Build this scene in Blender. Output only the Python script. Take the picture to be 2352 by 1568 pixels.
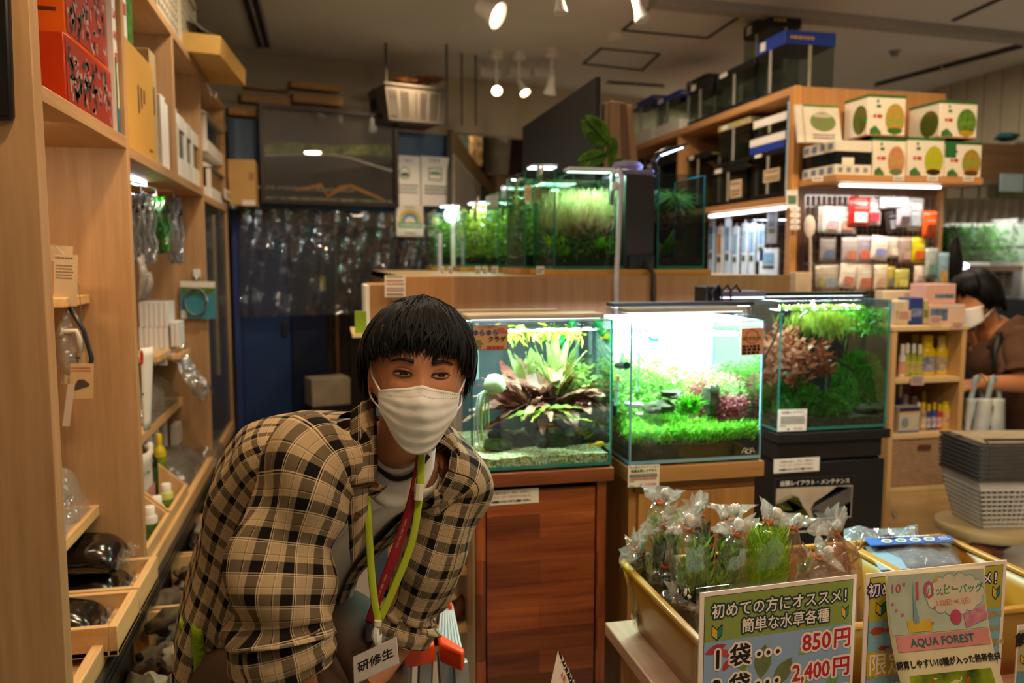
import bpy,math,random
from math import sin,cos,pi,radians,tan,atan2,sqrt
from mathutils import Vector as V,Matrix,noise
R=random.Random(7)
for o in list(bpy.data.objects):bpy.data.objects.remove(o)
S=bpy.context.scene;COL=S.collection
# ---- camera
YAW,PITCH,F,EYE=radians(12.5),radians(5.53),1900.0,1.40
FW=V((sin(YAW)*cos(PITCH),cos(YAW)*cos(PITCH),-sin(PITCH)))
RT=V((cos(YAW),-sin(YAW),0));UP=RT.cross(FW);CAM=V((0,0,EYE))
cd=bpy.data.cameras.new('camera');cam=bpy.data.objects.new('camera',cd);COL.objects.link(cam)
cam.location=CAM;cam.rotation_euler=(pi/2-PITCH,0,-YAW)
cd.sensor_width=36;cd.lens=36*F/2352;cd.clip_start=.02
cd.dof.use_dof=True;cd.dof.focus_distance=1.43;cd.dof.aperture_fstop=3.2
S.camera=cam
# ---- world, lamps, exposure
S.view_settings.view_transform='Standard';S.view_settings.look='None'
S.view_settings.gamma=1;S.view_settings.exposure=0.0
cy=S.cycles
cy.max_bounces=7;cy.diffuse_bounces=3;cy.glossy_bounces=3;cy.transmission_bounces=4
cy.transparent_max_bounces=28;cy.caustics_reflective=False;cy.caustics_refractive=False
cy.sample_clamp_indirect=4;cy.use_denoising=True;cy.adaptive_threshold=.03
w=bpy.data.worlds.new('world');S.world=w;w.use_nodes=True
w.node_tree.nodes['Background'].inputs[0].default_value=(1,.78,.55,1)
w.node_tree.nodes['Background'].inputs[1].default_value=.05
def hexc(h):
    c=[int(h[i:i+2],16)/255 for i in (0,2,4)]
    return tuple(x/12.92 if x<=.04045 else ((x+.055)/1.055)**2.4 for x in c)+(1,)
def lamp(name,kind,loc,watt,col,target=None,size=.1,size_y=None,angle=60,blend=.6):
    l=bpy.data.lights.new(name,kind);l.energy=watt;l.color=hexc(col)[:3]
    o=bpy.data.objects.new(name,l);COL.objects.link(o);o.location=loc
    if kind=='AREA':
        l.size=size
        if size_y:l.shape='RECTANGLE';l.size_y=size_y
        else:l.shape='DISK'
    elif kind=='SPOT':l.spot_size=radians(angle);l.spot_blend=blend;l.shadow_soft_size=size
    else:l.shadow_soft_size=size
    if target is not None:o.rotation_euler=(V(target)-V(loc)).to_track_quat('-Z','Y').to_euler()
    return o
WARM='ffd8a6'
for (x,y,tx,ty,tz,wt) in ((-.1,1.3,-.5,2.2,.7,46),(.55,.2,.5,1.5,1.0,28),(1.1,.5,1.2,1.3,.7,34),(.1,2.35,-.35,2.3,.6,58),
                          (.3,3.4,-.2,4.8,1.0,34),(1.7,2.3,2.5,3.4,1.6,60),(2.6,2.2,2.6,3.3,1.2,26),(2.6,1.2,2.4,2.5,.5,40),(.55,4.9,.3,5.4,1.8,26)):
    lamp('ceiling_downlight','SPOT',(x,y,2.6),wt,WARM,(tx,ty,tz),.06,angle=84,blend=.9)
for (x,y,wt) in ((-.1,3.0,12),(1.3,3.7,15),(3.3,4.2,14),(.9,.6,8),(2.4,1.0,12),(1.0,6.6,12),(3.0,6.0,12)):
    lamp('ceiling_panel_light','AREA',(x,y,2.62),wt,'ffe9cc',(x,y,0),.18)
for (x,y,z,wt) in ((.9,-.4,1.95,18),):
    lamp('ceiling_fill','AREA',(x,y,z),wt,'ffeedd',(x+.2,y+.8,5),.6)  # added fill behind the camera, lifts ceiling brightness, no lamp body
# ---- pixel -> world helpers (2352 x 1568 frame)
def ray(px,py):return FW+RT*((px-1176)/F)-UP*((py-784)/F)
def PD(px,py,D):return CAM+ray(px,py)*D
def PY(px,py,Y):r=ray(px,py);return CAM+r*(Y/r.y)
def PX(px,py,X):r=ray(px,py);return CAM+r*(X/r.x)
def PZ(px,py,Z):r=ray(px,py);return CAM+r*((Z-EYE)/r.z)
# ---- mesh builder
def nz(p,s=1.0,seed=0):return noise.noise(V((p[0]*s+seed*7.3,p[1]*s+seed*3.1,p[2]*s-seed*5.7)))
class M:
    def __init__(s):s.v=[];s.f=[];s.uv={}
    def add(s,vs,fs):
        n=len(s.v);s.v+=[V(x) for x in vs];s.f+=[[i+n for i in f] for f in fs];return s
    def box(s,x0,x1,y0,y1,z0,z1):
        return s.add([(x,y,z) for x in (x0,x1) for y in (y0,y1) for z in (z0,z1)],
                     [(0,1,3,2),(4,6,7,5),(0,4,5,1),(2,3,7,6),(0,2,6,4),(1,5,7,3)])
    def hexa(s,a,b):
        return s.add(list(a)+list(b),[(3,2,1,0),(4,5,6,7)]+[(i,(i+1)%4,(i+1)%4+4,i+4) for i in range(4)])
    def slab(s,q,n):
        return s.hexa(q,[V(p)+V(n) for p in q])
    def bar(s,a,b,w,h,up=(0,0,1)):
        a,b=V(a),V(b);d=(b-a).normalized();u=V(up)
        if abs(d.dot(u))>.98:u=V((0,1,0))
        r=d.cross(u).normalized()*w/2;u=r.cross(d).normalized()*h/2
        return s.hexa([a-r-u,a+r-u,a+r+u,a-r+u],[b-r-u,b+r-u,b+r+u,b-r+u])
    def tube(s,pts,r,n=8,cap=True,flat=1.0,up=None):
        pts=[V(p) for p in pts];k=len(pts);rs=r if isinstance(r,(list,tuple)) else [r]*k
        b=len(s.v);pu=None
        for i,p in enumerate(pts):
            d=(pts[min(i+1,k-1)]-pts[max(i-1,0)])
            d=d.normalized() if d.length>1e-9 else V((0,0,1))
            u=V(up) if up else (pu if pu else (V((0,0,1)) if abs(d.z)<.9 else V((1,0,0))))
            x=d.cross(u);x=x.normalized() if x.length>1e-6 else V((1,0,0));u=x.cross(d).normalized();pu=u
            for j in range(n):
                a=2*pi*j/n;s.v.append(p+x*(cos(a)*rs[i])+u*(sin(a)*rs[i]*flat))
        for i in range(k-1):
            for j in range(n):
                s.f.append([b+i*n+j,b+i*n+(j+1)%n,b+(i+1)*n+(j+1)%n,b+(i+1)*n+j])
        if cap:
            s.f.append([b+j for j in range(n)][::-1]);s.f.append([b+(k-1)*n+j for j in range(n)])
        return s
    def lathe(s,prof,c=(0,0,0),n=14,sx=1,sy=1,jit=0,seed=0):
        c=V(c);b=len(s.v);k=len(prof)
        for i,(r,z) in enumerate(prof):
            for j in range(n):
                a=2*pi*j/n;q=1+jit*nz((cos(a)*2,sin(a)*2,z*20),1,seed)
                s.v.append(c+V((cos(a)*r*sx*q,sin(a)*r*sy*q,z)))
        for i in range(k-1):
            for j in range(n):s.f.append([b+i*n+j,b+i*n+(j+1)%n,b+(i+1)*n+(j+1)%n,b+(i+1)*n+j])
        if prof[0][0]>1e-5:s.f.append([b+j for j in range(n)][::-1])
        if prof[-1][0]>1e-5:s.f.append([b+(k-1)*n+j for j in range(n)])
        return s
    def grid(s,rows,uv=None,close=False):
        b=len(s.v);k=len(rows);n=len(rows[0])
        for r in rows:s.v+=[V(p) for p in r]
        for i in range(k-1):
            for j in range(n if close else n-1):
                f=[b+i*n+j,b+i*n+(j+1)%n,b+(i+1)*n+(j+1)%n,b+(i+1)*n+j]
                if uv:
                    us=[uv[i][j],uv[i][(j+1)] if j+1<len(uv[i]) else uv[i][0],uv[i+1][(j+1)] if j+1<len(uv[i]) else uv[i+1][0],uv[i+1][j]]
                    s.uv[len(s.f)]=us
                s.f.append(f)
        return s
    def blob(s,c,r,seed=0,amp=.25,n=10,m=7,fs=1.3):
        c=V(c);r=r if isinstance(r,(tuple,list)) else (r,r,r);b=len(s.v)
        for i in range(1,m):
            t=pi*i/m
            for j in range(n):
                a=2*pi*j/n;d=V((sin(t)*cos(a),sin(t)*sin(a),cos(t)));q=1+amp*nz(d,fs,seed)*1.6
                s.v.append(c+V((d.x*r[0]*q,d.y*r[1]*q,d.z*r[2]*q)))
        s.v+=[c+V((0,0,r[2])),c-V((0,0,r[2]))];t0=len(s.v)-2
        for i in range(m-2):
            for j in range(n):s.f.append([b+i*n+j,b+(i+1)*n+j,b+(i+1)*n+(j+1)%n,b+i*n+(j+1)%n])
        for j in range(n):
            s.f.append([t0,b+j,b+(j+1)%n]);s.f.append([t0+1,b+(m-2)*n+(j+1)%n,b+(m-2)*n+j])
        return s
    def poly(s,pts,n=(0,0,.001)):
        k=len(pts);q=[V(p) for p in pts]
        return s.add(q+[p+V(n) for p in q],[list(range(k))[::-1],[k+i for i in range(k)]]+[(i,(i+1)%k,(i+1)%k+k,i+k) for i in range(k)])
    def xf(s,mt):s.v=[mt@p for p in s.v];return s
    def bump(s,amp,sc,seed=0):
        s.v=[p+V((nz(p,sc,seed),nz(p,sc,seed+1),nz(p,sc,seed+2)))*amp for p in s.v];return s
# ---- objects
BASE={};KIDS={}
def tag(o,label=None,cat=None,group=None,kind=None):
    if label:o['label']=label
    if cat:o['category']=cat
    if group:o['group']=group
    if kind:o['kind']=kind
    return o
def thing(name,label,cat,loc=(0,0,0),group=None,rot=None,local=False):
    o=bpy.data.objects.new(name,None);COL.objects.link(o);o.location=loc;o.empty_display_size=.03
    if rot is not None:o.rotation_euler=rot
    BASE[o]=V((0,0,0)) if (local or rot is not None) else V(loc);KIDS[o]=[]
    return tag(o,label,cat,group)
def part(name,m,mat,parent=None,sm=40,bev=0,solid=0,sub=0,label=None,kind=None,local=False):
    me=bpy.data.meshes.new(name)
    if parent is not None:off=BASE[parent]
    elif local:off=V((0,0,0))
    else:
        xs=[p.x for p in m.v];ys=[p.y for p in m.v];zs=[p.z for p in m.v]
        off=V(((min(xs)+max(xs))/2,(min(ys)+max(ys))/2,min(zs)))
    me.from_pydata([p-off for p in m.v],[],m.f)
    if m.uv:
        l=me.uv_layers.new(name='uv').data
        for i,p in enumerate(me.polygons):
            u=m.uv.get(i)
            if u:
                for k,li in enumerate(p.loop_indices):l[li].uv=u[k]
    if sm:
        me.polygons.foreach_set('use_smooth',[True]*len(me.polygons))
        if sm<180:me.set_sharp_from_angle(angle=radians(sm))
    for x in (mat if isinstance(mat,list) else [mat]):me.materials.append(x)
    o=bpy.data.objects.new(name,me);COL.objects.link(o)
    if parent is not None:o.parent=parent;KIDS[parent].append(o)
    else:o.location=off
    BASE[o]=off;KIDS[o]=[]
    if bev:
        b=o.modifiers.new('b','BEVEL');b.width=bev;b.segments=2;b.limit_method='ANGLE'
    if solid:
        b=o.modifiers.new('s','SOLIDIFY');b.thickness=solid;b.offset=0
    if sub:
        b=o.modifiers.new('u','SUBSURF');b.levels=sub;b.render_levels=sub
    if label:o['label']=label
    if kind:o['kind']=kind
    return o
def solo(name,m,mat,label,cat,group=None,kind=None,**k):return tag(part(name,m,mat,**k),label,cat,group,kind)
def struct(name,m,mat,**k):o=part(name,m,mat,**k);o['kind']='structure';return o
def dup(o,loc=None,label=None,group=None,rot=None,parent=None,scale=None):
    c=o.copy();COL.objects.link(c);KIDS[c]=[];BASE[c]=BASE[o]
    if parent is not None:c.parent=parent;KIDS[parent].append(c)
    if loc is not None:c.location=loc
    if rot is not None:c.rotation_euler=rot
    if scale is not None:c.scale=scale
    if label:c['label']=label
    if group:c['group']=group
    for k in list(KIDS[o]):dup(k,parent=c)
    return c
ORD='first second third fourth fifth sixth seventh eighth ninth tenth eleventh twelfth thirteenth fourteenth fifteenth sixteenth'.split()
# ---- materials
MATS={}
class N:
    def __init__(s,mt):s.t=mt.node_tree;s.n=s.t.nodes;s.l=s.t.links
    def new(s,ty,**k):
        x=s.n.new('ShaderNode'+ty)
        for a,v in k.items():setattr(x,a,v)
        return x
    def set(s,x,**k):
        for a,v in k.items():
            a=a.replace('_',' ')
            if hasattr(v,'is_linked') or hasattr(v,'links'):s.l.new(v,x.inputs[a])
            else:x.inputs[a].default_value=v
        return x
    def math(s,op,a,b=None,c=None):
        x=s.n.new('ShaderNodeMath');x.operation=op
        for i,v in enumerate((a,b,c)):
            if v is None:continue
            if hasattr(v,'links'):s.l.new(v,x.inputs[i])
            else:x.inputs[i].default_value=v
        return x.outputs[0]
    def mix(s,f,a,b,mode='MIX'):
        x=s.n.new('ShaderNodeMix');x.data_type='RGBA';x.blend_type=mode
        for i,v in ((0,f),(6,a),(7,b)):
            if hasattr(v,'links'):s.l.new(v,x.inputs[i])
            else:x.inputs[i].default_value=v
        return x.outputs[2]
    def ramp(s,f,stops,interp='LINEAR'):
        x=s.n.new('ShaderNodeValToRGB');e=x.color_ramp;e.interpolation=interp
        while len(e.elements)<len(stops):e.elements.new(.5)
        for el,(p,c) in zip(e.elements,stops):el.position=p;el.color=hexc(c) if isinstance(c,str) else (c,c,c,1)
        s.l.new(f,x.inputs[0]);return x.outputs[0]
def newmat(key):
    m=bpy.data.materials.new(key.replace(' ','_'));m.use_nodes=True;n=N(m)
    return m,n,n.n['Principled BSDF']
def obj_noise(n,scale,detail=3,co='Object',vec=(1,1,1)):
    tc=n.new('TexCoord');mp=n.new('Mapping');n.l.new(tc.outputs[co],mp.inputs[0]);mp.inputs['Scale'].default_value=vec
    x=n.new('TexNoise');n.l.new(mp.outputs[0],x.inputs['Vector']);x.inputs['Scale'].default_value=scale;x.inputs['Detail'].default_value=detail
    return x.outputs['Fac'],mp
def mat(c,rough=.5,metal=0,var=.12,sc=12,bump=0,c2=None,spec=.4,sheen=0,trans=0,bs=None):
    key=f'{c}_{rough}_{metal}_{var}_{sc}_{bump}_{c2}_{spec}_{trans}'
    if key in MATS:return MATS[key]
    m,n,p=newmat('surface '+key)
    f,mp=obj_noise(n,sc)
    a=hexc(c);b=hexc(c2) if c2 else tuple(x*(1-var*2) for x in a[:3])+(1,)
    col=n.ramp(f,[(.3,0.),(.7,1.)])
    n.set(p,Base_Color=n.mix(col,b,a),Roughness=rough,Metallic=metal,Specular_IOR_Level=spec)
    if trans:p.inputs['Subsurface Weight'].default_value=trans;p.inputs['Subsurface Radius'].default_value=(.02,.02,.02)
    if bump:
        g,_=obj_noise(n,bs or sc*4,4);bp=n.new('Bump');bp.inputs['Strength'].default_value=bump;bp.inputs['Distance'].default_value=.004
        n.l.new(g,bp.inputs['Height']);n.l.new(bp.outputs[0],p.inputs['Normal'])
    MATS[key]=m;return m
def wood(c1,c2,axis='z',sc=1.0,rough=.45,planks=0,spec=.35):
    key=f'wood_{c1}_{c2}_{axis}_{sc}_{planks}'
    if key in MATS:return MATS[key]
    m,n,p=newmat(key)
    v={'x':(2,34,34),'y':(34,2,34),'z':(34,34,2)}[axis]
    f,mp=obj_noise(n,1.0*sc,4,vec=v);f2,_=obj_noise(n,3.2*sc,2,vec=v)
    g=n.math('ADD',n.math('MULTIPLY',f,.7),n.math('MULTIPLY',f2,.3))
    col=n.mix(n.ramp(g,[(.33,0.),(.68,1.)]),hexc(c2),hexc(c1))
    if planks:
        br=n.new('TexBrick');tc=n.new('TexCoord');sp=n.new('SeparateXYZ');cb=n.new('CombineXYZ')
        n.l.new(tc.outputs['Object'],sp.inputs[0]);n.l.new(n.math('ADD',sp.outputs[0],sp.outputs[1]),cb.inputs[0]);n.l.new(sp.outputs[2],cb.inputs[1])
        n.l.new(cb.outputs[0],br.inputs['Vector'])
        n.set(br,Color1=(1.5,1.4,1.3,1),Color2=(.45,.40,.37,1),Mortar=(.55,.5,.5,1),Scale=1.0,Mortar_Size=.0006,Brick_Width=.31,Row_Height=planks,Bias=-.1)
        col=n.mix(1.0,col,br.outputs[0],'MULTIPLY')
    n.set(p,Base_Color=col,Roughness=rough,Specular_IOR_Level=spec)
    MATS[key]=m;return m
def glow(c,k):
    key=f'glow_{c}_{k}'
    if key in MATS:return MATS[key]
    m,n,p=newmat(key);n.set(p,Base_Color=(.8,.8,.8,1),Emission_Color=hexc(c),Emission_Strength=k)
    MATS[key]=m;return m
def thin(c='f2fbf8',gl=.07,rough=.02,haze=0,hc='c8c8c8',bump=0,key=None):
    key=f'thin_{c}_{gl}_{rough}_{haze}_{hc}_{bump}'
    if key in MATS:return MATS[key]
    m,n,p=newmat(key);n.n.remove(p);out=n.n['Material Output']
    t=n.new('BsdfTransparent');t.inputs[0].default_value=hexc(c)
    g=n.new('BsdfGlossy');g.inputs['Roughness'].default_value=rough;g.inputs[0].default_value=(1,1,1,1)
    lw=n.new('LayerWeight');lw.inputs[0].default_value=.5
    fac=n.math('MINIMUM',n.math('ADD',n.math('MULTIPLY',n.math('POWER',lw.outputs['Facing'],4.0),.55),gl*.75),1.0)
    mx=n.new('MixShader');n.l.new(fac,mx.inputs[0]);n.l.new(t.outputs[0],mx.inputs[1]);n.l.new(g.outputs[0],mx.inputs[2])
    last=mx
    if haze:
        d=n.new('BsdfDiffuse');d.inputs[0].default_value=hexc(hc);m2=n.new('MixShader');m2.inputs[0].default_value=haze
        n.l.new(mx.outputs[0],m2.inputs[1]);n.l.new(d.outputs[0],m2.inputs[2]);last=m2
    if bump:
        f,_=obj_noise(n,bump,2);bp=n.new('Bump');bp.inputs['Strength'].default_value=.9;bp.inputs['Distance'].default_value=.02
        n.l.new(f,bp.inputs['Height']);n.l.new(bp.outputs[0],g.inputs['Normal']);n.l.new(bp.outputs[0],lw.inputs['Normal'])
    n.l.new(last.outputs[0],out.inputs[0]);MATS[key]=m;return m
def speck(cols,sc=90,rough=.8,bump=.6):
    key='speck_'+'_'.join(cols)+str(sc)
    if key in MATS:return MATS[key]
    m,n,p=newmat(key);tc=n.new('TexCoord');vo=n.new('TexVoronoi');n.l.new(tc.outputs['Object'],vo.inputs['Vector']);vo.inputs['Scale'].default_value=sc
    sp=n.new('SeparateColor');n.l.new(vo.outputs['Color'],sp.inputs[0])
    col=n.ramp(sp.outputs[0],[(i/len(cols),c) for i,c in enumerate(cols)],'CONSTANT')
    n.set(p,Base_Color=col,Roughness=rough)
    bp=n.new('Bump');bp.inputs['Strength'].default_value=bump;bp.inputs['Distance'].default_value=.003;n.l.new(vo.outputs['Distance'],bp.inputs['Height']);bp.invert=True
    n.l.new(bp.outputs[0],p.inputs['Normal']);MATS[key]=m;return m
OAK=wood('c49b6f','ab8459','z');OAKX=wood('c49b6f','ab8459','x');OAKY=wood('c49b6f','ab8459','y')
PINEX=wood('e3bb85','cf9f63','x');PINEY=wood('e3bb85','cf9f63','y');PINE=wood('e3bb85','cf9f63','z')
PALEW=wood('e2c79a','d2b27c','x',.6)
CARD=mat('c99b62',.8,var=.05,sc=5);CARDD=mat('a87f50',.8,var=.08,sc=6)
WHITE=mat('ece8e0',.55,var=.03);WHITEG=mat('f0efec',.25,var=.02);BLACK=mat('121214',.4,var=.05);BLACKM=mat('1c1b1b',.7,var=.1)
GREY=mat('8d8b88',.5,var=.05);STEEL=mat('b9bbbd',.3,.9,var=.05);DSTEEL=mat('55575a',.35,.9,var=.08);PAPER=mat('efe6d8',.6,var=.02)
GLASS=thin('eef8f5',.05);GEDGE=mat('2f7f74',.15,var=.1,spec=.8);FILM=thin('f4f4f4',.10,.12,.10,'dcdcdc',30);FILMC=thin('fafafa',.08,.06,.03,'e8e8e8',26)
BLUE=mat('1f4aa8',.4);RED=mat('c02418',.4);YELLOW=mat('efc414',.35);GREEN=mat('2f8a3a',.4);ORANGE=mat('e8541c',.4)
# ---- lettering and signs
_tc={}
def tmesh(s,size,off=0,al='CENTER'):
    k=(s,size,off,al)
    if k not in _tc:
        cu=bpy.data.curves.new('t','FONT');cu.body=s;cu.size=size;cu.offset=off;cu.resolution_u=2;cu.align_x=al;cu.align_y='CENTER'
        o=bpy.data.objects.new('t',cu);me=o.to_mesh()
        _tc[k]=([v.co.copy() for v in me.vertices],[list(p.vertices) for p in me.polygons])
        o.to_mesh_clear();bpy.data.objects.remove(o);bpy.data.curves.remove(cu)
    return _tc[k]
def put(m,s,size,fr,u,v,off=0,h=.0006,al='CENTER',sx=1.0,rot=0):
    vs,fs=tmesh(s,size,0,al);o,r,up,n=fr;c,d=cos(rot),sin(rot)
    for k in range(1 if off<=0 else (4 if off<.0012 else 10)):
        q=2*pi*k/(4 if off<.0012 else 10);du,dv=(0,0) if off<=0 else (cos(q)*off,sin(q)*off);h+=.00001
        m.add([o+r*(u+du+(p.x*c-p.y*d)*sx)+up*(v+dv+p.x*d+p.y*c)+n*h for p in vs],fs)
    return m
def flat(m,fr,pts,h=.0004):
    o,r,up,n=fr
    return m.add([o+r*a+up*b+n*h for a,b in pts],[list(range(len(pts)))])
def frect(m,fr,u0,u1,v0,v1,h=.0004):return flat(m,fr,[(u0,v0),(u1,v0),(u1,v1),(u0,v1)],h)
def fdisc(m,fr,u,v,r,h=.0004,ry=None,n=18):return flat(m,fr,[(u+r*cos(2*pi*i/n),v+(ry or r)*sin(2*pi*i/n)) for i in range(n)],h)
def frame3(tl,tr,bl):
    tl,tr,bl=V(tl),V(tr),V(bl);r=tr-tl;wd=r.length;r.normalize();up=tl-bl;up-=r*up.dot(r);ht=up.length;up.normalize()
    return (bl,r,up,r.cross(up)),wd,ht
def lines(m,fr,u0,u1,vs,h,jag=.25,seed=1):
    q=random.Random(seed)
    for v in vs:
        u=u0
        while u<u1-h:
            l=min(h*q.uniform(.5,1.3),u1-u);frect(m,fr,u,u+l,v-h*.36,v+h*.36,.0006);u+=l+h*.25
def board(name,label,cat,fr,wd,ht,mt=None,th=.002,group=None,parent=None):
    o,r,up,n=fr;b=M().slab([o,o+r*wd,o+r*wd+up*ht,o+up*ht],n*-th)
    if parent is not None:return part(name,b,mt or PAPER,parent)
    t=thing(name,label,cat,o+r*wd/2,group)
    part('sheet',b,mt or PAPER,t);return t
INK=mat('17130f',.6,var=0);INKR=mat('b8231d',.6,var=0);INKB=mat('1d2f86',.6,var=0);INKG=mat('1f6a3c',.6,var=0)
# ---- room shell
CEIL=2.68
ceilm=mat('dad8d4',.9,var=.02,sc=2);creamw=mat('cbbfa6',.9,var=.03,sc=2)
struct('floor',M().box(-1.6,6.5,-2.5,10.1,-.06,0),mat('d8d0c2',.35,var=.06,sc=3),sm=0)
struct('ceiling',M().box(-1.6,6.5,-2.5,10.1,CEIL,CEIL+.1),ceilm,sm=0)
struct('wall_left',M().box(-1.3,-1.2,-2.5,10.1,0,CEIL),creamw,sm=0)
b0,b1=PZ(540,116,CEIL),PZ(1120,184,CEIL);bd=(b1-b0).normalized()
bn=V((-bd.y,bd.x,0))
q0,q1=b0-bd*1.0,b0+bd*6.4
bq=lambda a,z:V((a.x,a.y,z))
qm=b0+(b1-b0)*((1036-540)/580)
struct('wall_back',M().slab([bq(q0,0),bq(qm,0),bq(qm,CEIL),bq(q0,CEIL)],bn*.1),creamw,sm=0)
struct('trim_bulkhead',M().slab([bq(qm,2.30),bq(q1,2.30),bq(q1,CEIL),bq(qm,CEIL)],bn*.1),creamw,sm=0)
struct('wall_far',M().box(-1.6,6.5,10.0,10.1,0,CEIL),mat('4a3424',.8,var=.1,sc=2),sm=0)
wr=PZ(2260,172,CEIL).x
struct('wall_right',M().box(wr,wr+.1,-2.5,10.1,0,CEIL),creamw,sm=0)
mo=M()
for i in range(34):y=2.6+i*.16;mo.box(wr-.012,wr,y,y+.13,1.5,CEIL)
struct('trim_panelling',mo,mat('bdb49d',.8,var=.04),sm=0)
dk=mat('4c4843',.8,var=.03);lt=mat('a5a19a',.8,var=.03)
def cquad(*p):return [PZ(x,y,CEIL) for x,y in p]
def hatch(name,pts,i):
    q=cquad(*pts);m=M()
    for a,b in zip(q,q[1:]+q[:1]):m.bar(a-V((0,0,.004)),b-V((0,0,.004)),.014,.008)
    struct(name,m,dk,sm=0)
hatch('trim_1',[(1340,145),(1380,110),(1515,122),(1475,160)],1)
hatch('trim_2',[(1430,68),(1512,0),(1735,12),(1625,86)],2)
def slot(name,label,pts):
    q=cquad(*pts);t=thing(name,label,'ceiling vent',q[0])
    part('slot',M().slab(q,(0,0,-.006)),BLACKM,t,sm=0)
    m=M()
    for k in (.0,.5,1.0):
        m.bar(q[0].lerp(q[1],k)-V((0,0,.008)),q[3].lerp(q[2],k)-V((0,0,.008)),.012,.01)
    part('slat',m,lt,t,sm=0)
slot('slot_diffuser','black slatted slot diffuser in the ceiling above the tall left shelving',[(548,-20),(592,-20),(622,108),(590,108)])
slot('slot_diffuser','long narrow dark slot diffuser in the ceiling above the crouching shopper',[(2010,198),(2352,108),(2352,97),(2010,190)])
slot('slot_diffuser','thin dark slot diffuser in the ceiling just above the black partition board',[(1395,190),(1525,199),(1525,194),(1395,185)])
slot('slot_diffuser','thin dark slot diffuser in the ceiling beside the three small spotlights',[(1045,192),(1205,206),(1205,200),(1045,186)])
m=M();a,b=PZ(1500,-6,CEIL),PZ(2420,88,CEIL);m.bar(a-V((0,0,.02)),b-V((0,0,.02)),.1,.04);struct('trim_3',m,lt,sm=0)
m=M();a,b=PZ(2190,45,CEIL),PZ(2352,-30,CEIL);m.bar(a-V((0,0,.005)),b-V((0,0,.005)),.02,.01);struct('trim_4',m,dk,sm=0)
solo('smoke_detector',M().lathe([(.045,-.02),(.05,-.004),(.05,0)],PZ(1412,80,CEIL),16),WHITE,'small round white smoke detector on the ceiling left of the large hatch','smoke detector')
solo('sprinkler_head',M().lathe([(.02,-.03),(.025,-.01),(.04,0)],PZ(2055,117,CEIL),12),GREY,'small grey sprinkler head on the ceiling right of the blue lidded tank','sprinkler')
def spot(px,py,Z,rad,ln,tgt,label,on,k=14):
    p=PZ(px,py,Z);t=thing('spotlight',label,'spotlight',p,'ceiling spotlights')
    d=(V(tgt)-p).normalized();q=d.to_track_quat('Z','Y').to_matrix().to_4x4();q.translation=p
    part('lamp_shade',M().lathe([(.012,-ln*.75),(rad*.5,-ln*.7),(rad*.62,-ln*.2),(rad,ln*.3),(rad*.94,ln*.3),(rad*.55,-ln*.15)],(0,0,0),18).xf(q),WHITE,t,sm=50)
    part('bulb',M().lathe([(0,-ln*.1),(rad*.6,-ln*.1),(rad*.8,ln*.12),(rad*.6,ln*.27),(0,ln*.31)],(0,0,0),16).xf(q),glow('ffe2b0',k) if on else WHITEG,t,sm=60)
    bs=p-d*ln*.6;part('stem',M().tube([bs,bs+V((0,0,.06)),V((bs.x,bs.y,CEIL))],.008),WHITE,t)
    part('mount',M().lathe([(.035,-.05),(.04,-.045),(.04,0)],(bs.x,bs.y,CEIL),14),WHITE,t)
spot(1131,30,2.50,.062,.11,(2.6,2.3,1.2),'large white ceiling spotlight with glowing bulb above the front aisle',True,6)
spot(1287,14,2.52,.03,.10,(1.1,3.3,.4),'slim white ceiling spotlight, middle one of the nearest row',False)
spot(1472,30,2.50,.036,.11,(1.9,3.0,.4),'slim white ceiling spotlight beside the large ceiling hatch',False)
spot(1141,205,2.44,.032,.09,(.75,3.2,1.2),'lit ceiling spotlight facing the camera, leftmost of the three far spots',True,22)
spot(1202,205,2.45,.034,.11,(1.6,4.2,1.2),'white ceiling spotlight turned right, middle one of the three far spots',True,10)
spot(1264,203,2.45,.04,.11,(1.3,5.6,.9),'unlit white ceiling spotlight, rightmost of the three far spots',False)
m=M()
for px in (1122,1190,1246):a=PZ(px-22,166,2.6);b=PZ(px+24,171,2.6);m.bar(a,b,.05,.05)
t=thing('track_rail','white ceiling track carrying the three far spotlights','lighting track',PZ(1180,168,2.6))
part('driver_box',m,WHITE,t,sm=0)
m=M()
for px in (1122,1246):a=PZ(px,168,2.6);m.tube([a,V((a.x,a.y,CEIL))],.01,6)
part('hanger',m,WHITE,t)
# ---- left shelving
XL,XB=-.52,-.95
def yl(px,py=600):return PX(px,py,XL).y
def zl(px,py):return PX(px,py,XL).z
yA,yA2=yl(99),yl(118);yB,yC,yD=yl(303),yl(472),yl(524)
zTop=zl(464,182)
zS=zl(470,452)
zR=zl(350,1305)
shelf=thing('shelving_unit','tall light oak shelving unit filling the whole left side','shelving unit',(XL,yB,0))
for a,b in ((yA,yA2),(yB,yB+.03),(yC,yC+.03),(yD,yD+.03)):
    zt=CEIL-.02 if a==yA else zTop+.02
    part('side_panel',M().box(XB-(.25 if a==yA else 0),XL,a,b,0,zt),OAK,shelf,bev=.002)
part('top_board',M().box(XB,XL,yA2,yD+.03,zTop,zTop+.03),OAKY,shelf,bev=.002)
part('back_panel',M().box(XB-.012,XB,yA2,yD+.03,0,zTop+.03),OAK,shelf)
zS1=zl(297,345)
part('shelf_board',M().box(XB,XL,yA2,yB,zS1,zS1+.032),OAKY,shelf,bev=.002)
part('shelf_board',M().box(XB,XL,yB+.03,yC,zS,zS+.032),OAKY,shelf,bev=.002)
part('shelf_board',M().box(XB,XL,yC+.03,yD,zS-.02,zS+.012),OAKY,shelf,bev=.002)
yM=PX(397,150,XL).y
part('upright_divider',M().box(XB,XL,yM,yM+.022,zS+.032,zTop),OAK,shelf,bev=.002)
part('low_shelf',M().box(XB,XL-.02,yA2,yD,zR-.05,zR-.02),PINEY,shelf)
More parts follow.
